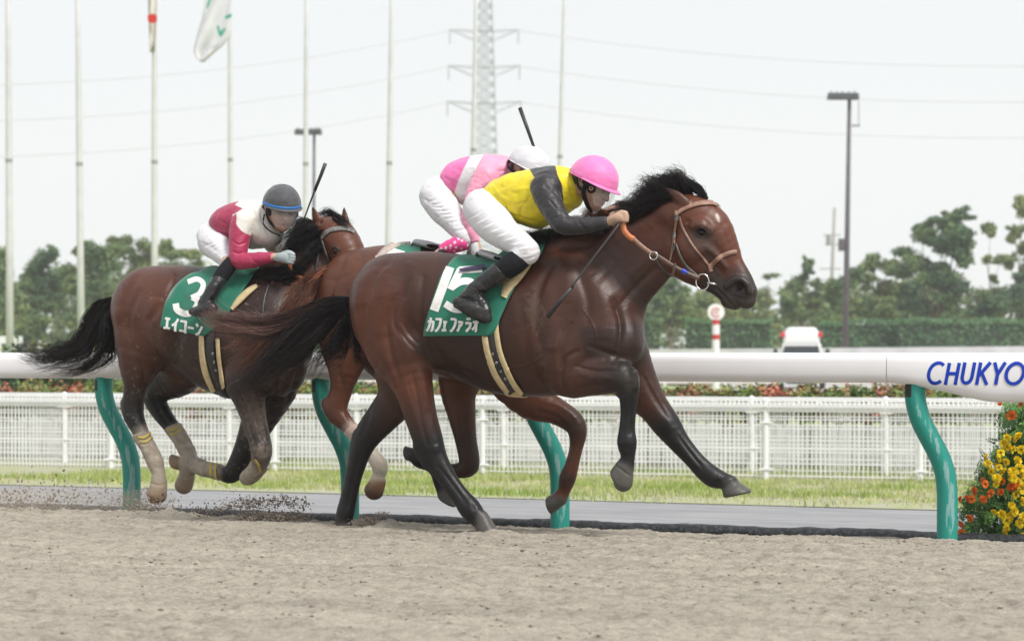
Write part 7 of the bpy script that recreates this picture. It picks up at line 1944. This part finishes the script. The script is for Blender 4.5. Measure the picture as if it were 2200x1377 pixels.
# ---------------------------------------------------------------- jockey A (yellow and black, pink cap)
WHT = (0.68, .67, .69); YEL = (.72, .585, .010); BLKS = (.012, .0105, .0125)
def jockey_a():
    fr = FA
    b = Blob(fr, .0045)
    Ch, mpp = fr.pt(1273, 396, .03); fvec = (math.cos(math.radians(24)), -.16, -math.sin(math.radians(24))); uvec = (math.sin(math.radians(24)), 0, math.cos(math.radians(24)))
    b.tube([(1190, 402, .0, 34, 1.1), (1225, 402, .01, 25), (1255, 402, .02, 22)], .02, SKN)
    hp = head_parts(b, Ch, fvec, uvec, 1.06)
    b.tube([(1050, 445, 0, 38, 1.2), (1100, 425, 0, 42, 1.2), (1180, 405, 0, 42, 1.2)], .02, SKN)
    for s in (1, -1):
        b.tube([(1176, 412, .15 * s, 24), (1192, 455, .22 * s, 18), (1212, 482, .25 * s, 15), (1262, 483, .24 * s, 12), (1306, 476, .225 * s, 9.5), (1322, 470, .22 * s, 10)], .01, SKN)
        b.tube([(1048, 455, .09 * s, 36), (1090, 498, .19 * s, 28), (1135, 538, .25 * s, 19), (1100, 565, .29 * s, 17), (1040, 607, .31 * s, 13), (1012, 632, .32 * s, 12), (1040, 664, .33 * s, 11)], .01, SKN)
    fist(b, fr, 1326, 468, .232, -10, .76)
    fist(b, fr, 1327, 462, -.225, -8, .76)
    V, F, C = b.mesh(1)
    J = mesh_np('person', V, F, M_SKIN, None, True, col=face_paint(hp, V, C), loc=fr.O, rz=-fr.th)
    tag(J, 'jockey in yellow and black silks with a pink cap, crouched over the leading horse', 'jockey', 'jockeys riding in the race')
    S = Surf(fr, V, F)
    # silks: body
    def paint(px, py, V, C):
        C = C.copy(); y = V[:, 1]
        poly = [(1134, 358), (1150, 350), (1190, 344), (1197, 372), (1208, 400), (1211, 442), (1200, 446), (1192, 402), (1176, 388), (1150, 384)]
        ins = np.zeros(len(px), bool)
        for i in range(len(poly)):
            (xa, ya), (xb, yb) = poly[i], poly[(i + 1) % len(poly)]
            ins ^= ((ya > py) != (yb > py)) & (px < (xb - xa) * (py - ya) / (yb - ya + 1e-9) + xa)
        C[ins] = BLKS
        return C
    body_t = [([(1082, 422, 0, 40, 1.15), (1112, 424, 0, 54, 1.12), (1150, 423, 0, 61, 1.12), (1188, 408, 0, 52, 1.25), (1220, 400, 0, 38, 1.2), (1236, 398, .01, 28)], .02),
              ([(1062, 430, 0, 31, 1.4), (1080, 432, 0, 42, 1.2)], .02),
              ([(1175, 400, .12, 34), (1180, 405, .15, 30)], .03), ([(1175, 400, -.12, 34), (1180, 405, -.15, 30)], .03),
              ([(1155, 455, 0, 36, 1.3), (1185, 440, 0, 34, 1.4), (1225, 425, 0, 26, 1.3)], .03)]
    shirt, *_ = clothing(fr, 'silks', body_t, M_SILK, J, YEL, paint=paint, folds=(.006, 7, (1, 1, 1.6)), sculpts=[
        dict(p=[(1062, 420), (1100, 440), (1170, 420)], w=2.4, d=-7), dict(p=[(1066, 440), (1100, 462), (1160, 478)], w=3, d=-7), dict(p=[(1120, 370), (1090, 395), (1062, 410)], w=5, d=-4), dict(p=[(1085, 465), (1088, 440), (1075, 425)], w=2.4, d=-7),
        dict(p=[(1140, 420), (1120, 450), (1118, 470)], w=3, d=-6), dict(p=[(1218, 380), (1226, 410), (1240, 440)], w=4, d=-6), dict(p=[(1100, 410), (1135, 405), (1150, 420)], w=4, d=4), dict(p=[(1060, 400), (1080, 425), (1110, 432)], w=4, d=4)])
    for s in (1, -1):
        cl = end_clip(fr, 1308, 477, .22 * s, 10, -2)
        clothing(fr, 'sleeve', [([(1170, 404, .16 * s, 31), (1176, 424, .19 * s, 29), (1190, 453, .23 * s, 25), (1208, 480, .26 * s, 22.5), (1235, 485, .255 * s, 19), (1268, 483, .245 * s, 16.5), (1318, 475, .225 * s, 11.5)], .012, dict(clip=cl))],
                 M_SILK, J, BLKS, folds=(.004, 16, (1, 1, 1)), sculpts=[dict(p=[(1180, 430), (1195, 445), (1212, 450)], w=2.4, d=-7), dict(p=[(1190, 470), (1206, 464), (1222, 470)], w=3, d=-6), dict(p=[(1168, 400), (1190, 410), (1205, 430)], w=3, d=-6), dict(p=[(1240, 470), (1250, 485), (1262, 495)], w=3, d=-4)] if s > 0 else None)
    # collar
    clothing(fr, 'collar', [([(1233, 400, .01, 29), (1242, 402, .015, 28)], .005, dict(clip=end_clip(fr, 1244, 402, .01, 10, 3)))], M_SILK, J, (.5, .48, .45))
    # breeches
    br_t = [([(1040, 446, 0, 42, 1.35), (1068, 436, 0, 36, 1.35)], .02)]
    for s in (1, -1):
        br_t += [([(1042, 456, .08 * s, 43), (1058, 476, .14 * s, 42), (1082, 500, .19 * s, 35.5), (1112, 520, .24 * s, 28.5), (1134, 538, .265 * s, 25), (1136, 546, .27 * s, 22)], .03),
                 ([(1132, 540, .267 * s, 25), (1115, 552, .28 * s, 22), (1100, 562, .29 * s, 18)], .015)]
    fold = []
    for i in range(9):
        x0 = 1004 + i * 15; y0 = 470 + i * 9; fold.append(dict(p=[(x0, y0), (x0 + 20, y0 - 10 + i * .8), (x0 + 42, y0 - 26 + i * 2)], w=2.6, d=-3)); fold.append(dict(p=[(x0 + 7, y0 + 2), (x0 + 26, y0 - 8 + i), (x0 + 44, y0 - 20 + i * 2)], w=2.6, d=2.5))
    clothing(fr, 'breeches', br_t, M_BREECH, J, WHT, folds=(.0012, 14, (1, 1, 1.5)), sculpts=fold + [dict(p=[(1120, 548), (1135, 545), (1154, 540)], w=2.5, d=-4), dict(p=[(1118, 556), (1134, 556), (1150, 550)], w=2.5, d=-4), dict(p=[(1047, 440), (1075, 462), (1110, 485)], w=3, d=-6)])
    for s in (1, -1):
        clothing(fr, 'boot_top', [([(1122, 552, .272 * s, 23), (1108, 562, .285 * s, 25.5), (1090, 575, .295 * s, 24.5), (1072, 587, .30 * s, 20)], .01, dict(clip=end_clip(fr, 1128, 556, .28 * s, 14, -16)))], M_BLACKC, J, BLKS, folds=(.0015, 30, (1, 1, 1)))
        sole = end_clip(fr, 1005, 674, .335 * s, -.49, .87)
        top_ = end_clip(fr, 1080, 578, .30 * s, 14, -15)
        bt, *_ = clothing(fr, 'boot', [([(1094, 572, .292 * s, 24.5), (1062, 593, .308 * s, 22), (1036, 611, .318 * s, 19.5), (1014, 630, .325 * s, 18.5), (1000, 645, .33 * s, 17)], .012, dict(clip=top_)),
            ([(987, 651, .33 * s, 15), (1004, 657, .335 * s, 18), (1026, 667, .34 * s, 19, .9), (1042, 678, .34 * s, 15, .9), (1048, 684, .34 * s, 10)], .012, dict(clip=sole)), ([(1014, 634, .33 * s, 13), (1034, 648, .335 * s, 12), (1044, 664, .34 * s, 10)], .02)],
            M_BOOT, J, BLKS, folds=(.005, 17, (1, 1, 1)), sculpts=[dict(p=[(982, 638), (1002, 641), (1028, 650)], w=2.2, d=-9), dict(p=[(1040, 624), (1026, 638), (1028, 652), (1038, 660)], w=2.2, d=-9), dict(p=[(1052, 590), (1062, 606), (1066, 614)], w=1.6, d=-4), dict(p=[(1020, 615), (1032, 628), (1042, 636)], w=2.4, d=-6),
                dict(p=[(976, 650), (990, 664), (1010, 676), (1034, 688)], w=2, d=-3), dict(p=[(1000, 650), (1020, 660), (1036, 668)], w=6, d=4), dict(p=[(1028, 600), (1046, 622)], w=2, d=-4)])
        if s > 0: clothing(fr, 'boot_sole', [([(977, 656, .325, 4), (1004, 673, .33, 4), (1040, 693, .33, 3.5)], .004), ([(977, 656, .35, 4), (1004, 673, .355, 4), (1040, 693, .355, 3.5)], .004)], M_BLACKC, bt, BLKS)
    # cap
    cap, hpt = helmet(J, hp(-.004, 0, .024), fvec, (uvec[0] - .12, 0, uvec[2]), .132, mat('pink_cap', (.80, .20, .47), .55, (.76, .17, .43), scale=20, sheen=.3), hem=-.06, seed=3, brim=.03)
    # black harness: chin strap, side strap, goggle hinge, hair
    sgn = -1   # near side is -y
    def hs(a, s, u): return hp(a, s, u)
    near = 1 if hp(0, 1, 0)[1] < hp(0, 0, 0)[1] else -1
    clothing(fr, 'hair', [([(1240, 382, .07, 11), (1240, 394, .07, 7)], .01), ([(1234, 378, .02, 18), (1234, 386, .02, 13)], .02)], M_HAIRK, J, BLKS)
    band(J, [hs(.02, near * .098, .02), hs(.018, near * .100, -.02), hs(.022, near * .092, -.055), hs(.05, near * .055, -.105), hs(.062, 0, -.128)], .022, .004, M_BLACKC, 'chin_strap', (1, 0, .3))
    band(J, [hs(-.05, near * .094, .01), hs(-.02, near * .102, -.028), hs(.02, near * .100, -.045)], .014, .004, M_BLACKC, 'side_strap', (.3, 0, 1))
    band(J, [hs(-.02, near * .100, .012), hs(.03, near * .103, -.004), hs(.055, near * .098, -.012)], .030, .006, M_BLACKC, 'goggle_strap', (0, 0, 1))
    mb = MB(); c = Vector(hs(.058, near * .098, -.014)); torus(mb, c, (0, -1, 0), .020, .006, 20, 8); g = mb.build('goggle_hinge', M_BLACKC, J, True)
    mb = MB(); torus(mb, c + Vector((0, -.006, 0)), (0, -1, 0), .009, .0035, 16, 6); mb.build('hinge_knob', M_TAN, g, True)
    visor(J, hp, M_VISOR)
    for s in (-1, 1):
        mb = MB(); ball(mb, hp(.088, s * .030, -.009), .011, 10, 8); mb.build('eye', M_EYE, J, True)
    # whip
    def whip(name, P, radii, m1, label, grip, frx, thin_m):
        pts = [tuple(frx.pt(*p)[0]) for p in P]
        root = bpy.data.objects.new(name, None); root.location = frx.O; root.rotation_euler = (0, 0, -frx.th); link(root)
        tag(root, label, 'whip', 'riding whips')
        i = grip
        mb = MB(); mb.tube(pts[:i + 1], radii[:i + 1], 10); mb.build('whip_shaft', thin_m, root, True)
        mb = MB(); mb.tube(pts[i:], radii[i:], 12); mb.build('padded_end', m1, root, True)
        return root
    whip('whip', [(1338, 470, .235), (1322, 492, .27), (1278, 550, .36), (1232, 611, .42), (1228, 618, .42), (1200, 650, .42), (1176, 681, .42)], [.007, .0062, .006, .0055, .010, .0125, .013], M_BLACKL, 'black whip held downward past the shoulder of the leading horse', 4, fr, M_BLACKL)
    # saddle cantle and stirrup strap
    clothing(fr, 'saddle', [([(1034, 548, .0, 9, 3.2), (1054, 554, 0, 11, 3.0), (1082, 560, 0, 12, 3.0), (1110, 556, 0, 14, 2.4)], .01)], M_BLACKL, horse_A, BLKS)
    clothing(fr, 'saddle_cantle', [([(1036, 543, .08, 7.5, 2.5), (1056, 549, .10, 8, 2.5), (1078, 557, .12, 7, 2.5)], .01)], mat('cantle_grey', (.42, .41, .42), .5), horse_A, BLKS)
    mb = MB(); strap(SCA, [(988, 584, 4), (1010, 581, 7), (1046, 577, 6)], 6, .02, .004, 4, mb); mb.build('stirrup_strap', mat('violet_strap', (.05, .03, .09), .5), horse_A, True)
    return J, whip
JA, whip = jockey_a()

# ---------------------------------------------------------------- jockey B (pink, white cap)
PNK = (.80, .17, .42); LPK = (.82, .32, .46)
def jockey_b():
    fr = FB
    b = Blob(fr, .005)
    Ch, mpp = fr.pt(1134, 368, .05); a = math.radians(26); fvec = (math.cos(a), -.1, -math.sin(a)); uvec = (math.sin(a), 0, math.cos(a))
    hp = head_parts(b, Ch, fvec, uvec, 1.04)
    b.tube([(1070, 378, 0, 30), (1100, 376, .02, 22), (1120, 376, .04, 20)], .02, SKN)
    b.tube([(945, 412, 0, 32, 1.2), (1000, 388, 0, 36, 1.2), (1070, 372, 0, 34, 1.2)], .02, SKN)
    b.tube([(1045, 385, .15, 22), (1022, 430, .21, 16), (1012, 470, .235, 13), (1018, 510, .24, 9), (1024, 528, .24, 9)], .01, SKN)
    b.tube([(1055, 385, -.15, 22), (1085, 440, -.2, 16), (1130, 450, -.2, 12), (1165, 440, -.2, 9)], .01, SKN)
    for s in (1, -1): b.tube([(945, 420, .08 * s, 30), (975, 470, .19 * s, 24), (1003, 512, .24 * s, 15), (970, 528, .27 * s, 12), (930, 560, .29 * s, 11), (940, 590, .3 * s, 10)], .01, SKN)
    fist(b, fr, 1026, 536, .24, 80, .62)
    fist(b, fr, 1170, 438, -.2, -20, .7)
    V, F, C = b.mesh(1)
    J = mesh_np('person', V, F, M_SKIN, None, True, col=face_paint(hp, V, C), loc=fr.O, rz=-fr.th)
    tag(J, 'jockey in pink silks with a white stripe and white cap, behind the yellow jockey', 'jockey', 'jockeys riding in the race')
    def paint(px, py, V, C):
        C = C.copy(); cx = 1018 - (py - 340) * .42 + ((py - 380) / 40.) ** 2 * 3
        C[px > cx] = LPK
        C[np.abs(px - cx) < 13] = (.76, .75, .76)
        return C
    clothing(fr, 'silks', [([(972, 392, 0, 28, 1.3), (990, 386, 0, 42, 1.15), (1030, 379, 0, 46, 1.15), (1070, 372, 0, 40, 1.3), (1098, 368, .01, 26)], .02), ([(1050, 378, .12, 30), (1048, 380, .15, 28)], .03), ([(1050, 378, -.12, 30), (1048, 380, -.15, 28)], .03), ([(1000, 415, 0, 26, 1.4), (1050, 410, 0, 30, 1.4)], .02)],
             M_SILK, J, PNK, paint=paint, folds=(.007, 8, (1, 1, 1.4)), sculpts=[dict(p=[(1040, 360), (1060, 368), (1092, 366)], w=2.4, d=-7), dict(p=[(1030, 375), (1055, 385), (1080, 380)], w=3, d=-4), dict(p=[(955, 380), (975, 395), (990, 420)], w=3, d=-6)])
    clothing(fr, 'sleeve', [([(1045, 382, .16, 29), (1030, 405, .19, 25), (1016, 438, .225, 20), (1010, 470, .24, 18), (1014, 500, .245, 14), (1020, 524, .245, 11)], .01, dict(clip=end_clip(fr, 1019, 521, .24, 2, 10)))], M_SILK, J, LPK, folds=(.005, 14, (1, 1, 1)), sculpts=[dict(p=[(1008, 412), (1025, 410), (1045, 404)], w=2.4, d=-7)])
    clothing(fr, 'sleeve', [([(1055, 382, -.16, 28), (1080, 432, -.21, 20), (1125, 450, -.21, 15), (1160, 442, -.21, 10)], .01)], M_SILK, J, LPK)
    bt = [([(940, 412, 0, 33, 1.35), (965, 400, 0, 30, 1.35)], .02)]
    for s in (1, -1): bt += [([(938, 422, .08 * s, 37), (952, 446, .14 * s, 34), (975, 474, .19 * s, 28), (996, 502, .24 * s, 21), (1002, 514, .25 * s, 17)], .02)]
    fold = [dict(p=[(905 + i * 10, 425 + i * 9), (925 + i * 10, 432 + i * 7), (945 + i * 9, 424 + i * 8)], w=2.4, d=-5) for i in range(9)]
    clothing(fr, 'breeches', bt, M_BREECH, J, WHT, folds=(.004, 16, (1, 1, 1.4)), sculpts=fold)
    M_SOCK = mat('polka_sock', (.78, .06, .26), .6)
    nt = M_SOCK.node_tree; vo = nt.nodes.new('ShaderNodeTexVoronoi'); vo.inputs['Scale'].default_value = 34; tc = nt.nodes.new('ShaderNodeTexCoord'); mr = nt.nodes.new('ShaderNodeMapRange'); mr.inputs[1].default_value = .36; mr.inputs[2].default_value = .30
    mx = nt.nodes.new('ShaderNodeMix'); mx.data_type = 'RGBA'; mx.inputs[6].default_value = (.78, .06, .26, 1); mx.inputs[7].default_value = (.8, .6, .66, 1)
    nt.links.new(tc.outputs['Object'], vo.inputs['Vector']); nt.links.new(vo.outputs['Distance'], mr.inputs[0]); nt.links.new(mr.outputs[0], mx.inputs[0]); nt.links.new(mx.outputs[2], [n for n in nt.nodes if n.type == 'BSDF_PRINCIPLED'][0].inputs['Base Color'])
    for s in (1, -1):
        clothing(fr, 'boot_top', [([(994, 522, .26 * s, 17), (975, 527, .27 * s, 17), (955, 534, .28 * s, 13)], .01)], M_SOCK, J, PNK)
        clothing(fr, 'boot', [([(955, 540, .285 * s, 12), (935, 560, .29 * s, 12), (925, 580, .30 * s, 12), (945, 592, .3 * s, 11)], .01)], M_BOOT, J, BLKS)
    cap, hpt = helmet(J, hp(-.004, 0, .026), fvec, uvec, .126, mat('white_cap', (.62, .61, .64), .6, (.56, .55, .58), scale=20, sheen=.2), hem=-.05, seed=5)
    near = 1 if hp(0, 1, 0)[1] < hp(0, 0, 0)[1] else -1
    band(J, [hp(-.118, near * .02, .055), hp(-.116, near * .045, .01), hp(-.08, near * .09, -.02), hp(0, near * .1, -.03)], .016, .004, M_BLACKC, 'goggle_strap', (0, 0, 1))
    clothing(fr, 'hair', [([(1106, 366, .05, 14), (1104, 376, .04, 10)], .01)], M_HAIRK, J, BLKS)
    band(J, [hp(.02, near * .092, .0), hp(.03, near * .08, -.06), hp(.06, 0, -.12)], .018, .004, M_BLACKC, 'chin_strap', (1, 0, .3))
    visor(J, hp, M_VISOR)
    clothing(fr, 'glove', [([(1021, 528, .245, 10.5), (1023, 540, .245, 11.5), (1026, 552, .24, 10)], .006)], M_GLOVEW, J, WHT)
    whip('whip', [(1172, 400, .04), (1163, 357, .05), (1151, 328, .06), (1149, 322, .06), (1133, 276, .06), (1117, 232, .06)], [.0035, .0038, .004, .0085, .011, .0125], M_BLACKL, 'black tipped whip raised upright above the white capped jockey', 3, fr, M_DTAN)
    clothing(fr, 'saddle_cantle', [([(896, 520, .02, 7, 2.6), (918, 525, .05, 8, 2.8), (945, 532, .08, 7, 2.8)], .01)], mat('cantle_pale', (.36, .36, .37), .5), horse_B, BLKS)
    clothing(fr, 'saddle', [([(896, 525, 0, 8, 3.2), (920, 532, 0, 12, 3.0), (960, 540, 0, 14, 3.0), (1000, 540, 0, 16, 2.4)], .01)], M_BLACKL, horse_B, BLKS)
    return J
JB = jockey_b()

# ---------------------------------------------------------------- jockey C (maroon and cream, dark cap)
MAR = (.36, .018, .075); CRM = (.66, .63, .57)
def jockey_c():
    fr = FC
    b = Blob(fr, .005)
    Ch, mpp = fr.pt(605, 449, .05); fvec = (.80, -.60, -.30); uvec = (.24, -.16, .95)
    hp = head_parts(b, Ch, fvec, uvec, 1.04)
    b.tube([(560, 470, 0, 26), (585, 462, .02, 20), (600, 458, .04, 18)], .02, SKN)
    b.tube([(465, 505, 0, 30, 1.2), (505, 482, 0, 34, 1.2), (555, 472, 0, 34, 1.2)], .02, SKN)
    b.tube([(524, 480, .15, 20), (514, 530, .2, 15), (512, 560, .22, 13), (560, 556, .20, 10), (592, 551, .17, 8)], .01, SKN)
    b.tube([(560, 480, -.13, 20), (590, 530, -.15, 14), (615, 545, -.12, 9), (630, 528, -.08, 8)], .01, SKN)
    for s in (1, -1): b.tube([(460, 515, .07 * s, 28), (478, 545, .15 * s, 22), (492, 570, .24 * s, 13), (465, 600, .31 * s, 11), (446, 640, .365 * s, 9), (446, 660, .38 * s, 7)], .01, SKN)
    V, F, C = b.mesh(1)
    J = mesh_np('person', V, F, M_SKIN, None, True, col=face_paint(hp, V, C), loc=fr.O, rz=-fr.th)
    tag(J, 'jockey in maroon and cream silks with a dark cap banded blue, on the rearmost horse', 'jockey', 'jockeys riding in the race')
    def star(px, py):
        # jagged edge between maroon back and cream shoulders
        e = np.interp(py, [425, 440, 448, 462, 470, 482, 490, 505, 520], [520, 505, 522, 498, 515, 512, 530, 522, 536])
        return px > e
    def paint(px, py, V, C):
        C = C.copy(); C[star(px, py)] = CRM; return C
    clothing(fr, 'silks', [([(478, 484, 0, 27, 1.3), (496, 480, 0, 40, 1.2), (525, 476, 0, 46, 1.15), (552, 474, 0, 44, 1.2), (578, 468, .01, 30)], .02), ([(528, 478, .12, 28), (525, 482, .14, 26)], .03), ([(560, 478, -.12, 28), (565, 482, -.14, 26)], .03), ([(545, 505, 0, 30, 1.3), (575, 500, .02, 32, 1.2)], .03)],
             M_SILK, J, MAR, paint=paint, folds=(.006, 9, (1, 1, 1.4)), sculpts=[dict(p=[(540, 445), (550, 470), (545, 500)], w=2.4, d=-7), dict(p=[(560, 450), (565, 480), (580, 505)], w=2.4, d=-7), dict(p=[(470, 470), (490, 485), (500, 500)], w=3, d=-4)])
    def spaint(px, py, V, C):
        C = C.copy(); C[(py < np.interp(px, [495, 505, 515, 525, 540], [470, 478, 492, 500, 506])) & (px > 508)] = CRM; return C
    clothing(fr, 'sleeve', [([(522, 480, .155, 26), (516, 500, .18, 24), (513, 530, .205, 21), (512, 558, .225, 19), (535, 560, .215, 17.5), (560, 556, .20, 14.5), (590, 551, .17, 11)], .01, dict(clip=end_clip(fr, 588, 551, .17, 10, -1)))], M_SILK, J, MAR, paint=spaint, folds=(.004, 15, (1, 1, 1)), sculpts=[dict(p=[(498, 515), (512, 525), (530, 520)], w=2.2, d=-6.5), dict(p=[(500, 540), (515, 545), (535, 540)], w=2.2, d=-6.5), dict(p=[(535, 545), (545, 560), (560, 568)], w=2.6, d=-4)])
    clothing(fr, 'sleeve', [([(562, 482, -.15, 26), (586, 525, -.17, 19), (612, 545, -.13, 12), (628, 532, -.09, 10)], .01)], M_SILK, J, CRM)
    bt = [([(458, 508, 0, 31, 1.35), (478, 496, 0, 29, 1.35)], .02)]
    for s in (1, -1): bt += [([(458, 520, .07 * s, 33), (474, 535, .13 * s, 29), (486, 550, .17 * s, 24), (495, 566, .21 * s, 17)], .02)]
    clothing(fr, 'breeches', bt, M_BREECH, J, WHT, folds=(.004, 16, (1, 1, 1.4)), sculpts=[dict(p=[(430 + 9 * i, 520 + 6 * i), (450 + 8 * i, 525 + 5 * i), (468 + 6 * i, 512 + 7 * i)], w=2.4, d=-4) for i in range(6)])
    for s in (1, -1):
        clothing(fr, 'boot_top', [([(496, 566, .24 * s, 16), (482, 584, .275 * s, 17), (470, 602, .305 * s, 16)], .01)], M_BLACKC, J, BLKS)
        clothing(fr, 'boot', [([(473, 598, .30 * s, 15.5), (460, 618, .34 * s, 15), (449, 638, .365 * s, 14.5), (440, 652, .37 * s, 15)], .012), ([(414, 669, .38 * s, 9), (430, 668, .385 * s, 13), (450, 662, .385 * s, 14), (458, 662, .385 * s, 11)], .012)], M_BOOT, J, BLKS, folds=(.003, 22, (1, 1, 1)))
    cap, hpt = helmet(J, hp(-.004, 0, .030), fvec, (uvec[0] - .10, uvec[1] + .06, uvec[2]), .124, mat('dark_cap', (.045, .047, .052), .7, (.065, .067, .072), scale=20, sheen=.3, bump=.4, bscale=60), hem=-.04, seed=8, brim=.022)
    upb = np.array(uvec) / np.linalg.norm(uvec)
    M_BB = mat('blue_band', (.015, .16, .46), .6)
    P = [hpt(a_, .03, 1.03) for a_ in np.linspace(0, 2 * math.pi, 49)]
    band(cap, P, .018, .003, M_BB, 'cap_band', upb)
    near = 1 if hp(0, 1, 0)[1] < hp(0, 0, 0)[1] else -1
    for s in (1, -1):
        band(J, [hp(.01, s * .092, .01), hp(.012, s * .094, -.03), hp(.035, s * .07, -.08), hp(.066, 0, -.128)], .016, .004, M_BLACKC, 'chin_strap', (1, 0, .3))
        band(J, [hp(-.02, s * .098, .0), hp(.04, s * .092, -.01), hp(.065, s * .085, -.02)], .030, .006, M_BLACKC, 'goggle_strap', (0, 0, 1))
        mb = MB(); ball(mb, hp(.088, s * .030, -.009), .011, 10, 8); mb.build('eye', M_EYE, J, True)
    band(J, [fr.pt(568, 460, .16)[0], fr.pt(566, 480, .17)[0], fr.pt(580, 496, .17)[0], fr.pt(602, 506, .15)[0]], .010, .003, M_BLACKC, 'neck_cord', (0, 0, 1))
    clothing(fr, 'hair', [([(572, 446, .06, 10), (576, 458, .06, 8)], .01)], M_HAIRK, J, BLKS)
    visor(J, hp, M_VISOR, amax=1.1)
    # grey glove with fingers closed on the rein
    g = Blob(fr, .004); fist(g, fr, 607, 553, .165, 2, .82, (.38, .43, .44)); Vg, Fg, Cg = g.mesh(1)
    mesh_np('glove', Vg, Fg, mat('glove_grey', (.38, .43, .44), .7, (.31, .36, .37), scale=30), J, True)
    g = Blob(fr, .004); fist(g, fr, 632, 522, -.06, -20, .75, (.38, .43, .44)); Vg, Fg, Cg = g.mesh(1)
    mesh_np('glove', Vg, Fg, bpy.data.materials['glove_grey'], J, True)
    whip('whip', [(636, 520, -.06), (650, 480, -.05), (660, 452, -.05), (672, 420, -.05), (676, 410, -.05), (688, 380, -.05), (699, 351, -.05)], [.004, .0045, .005, .006, .0095, .011, .012], M_BLACKL, 'black whip raised beside the head of the jockey in the dark cap', 4, fr, M_BLACKL)
    clothing(fr, 'saddle', [([(462, 580, 0, 10, 2.6), (500, 590, 0, 15, 2.8), (540, 592, 0, 14, 2.2)], .01)], M_BLACKL, horse_C, BLKS)
    return J
JC = jockey_c()
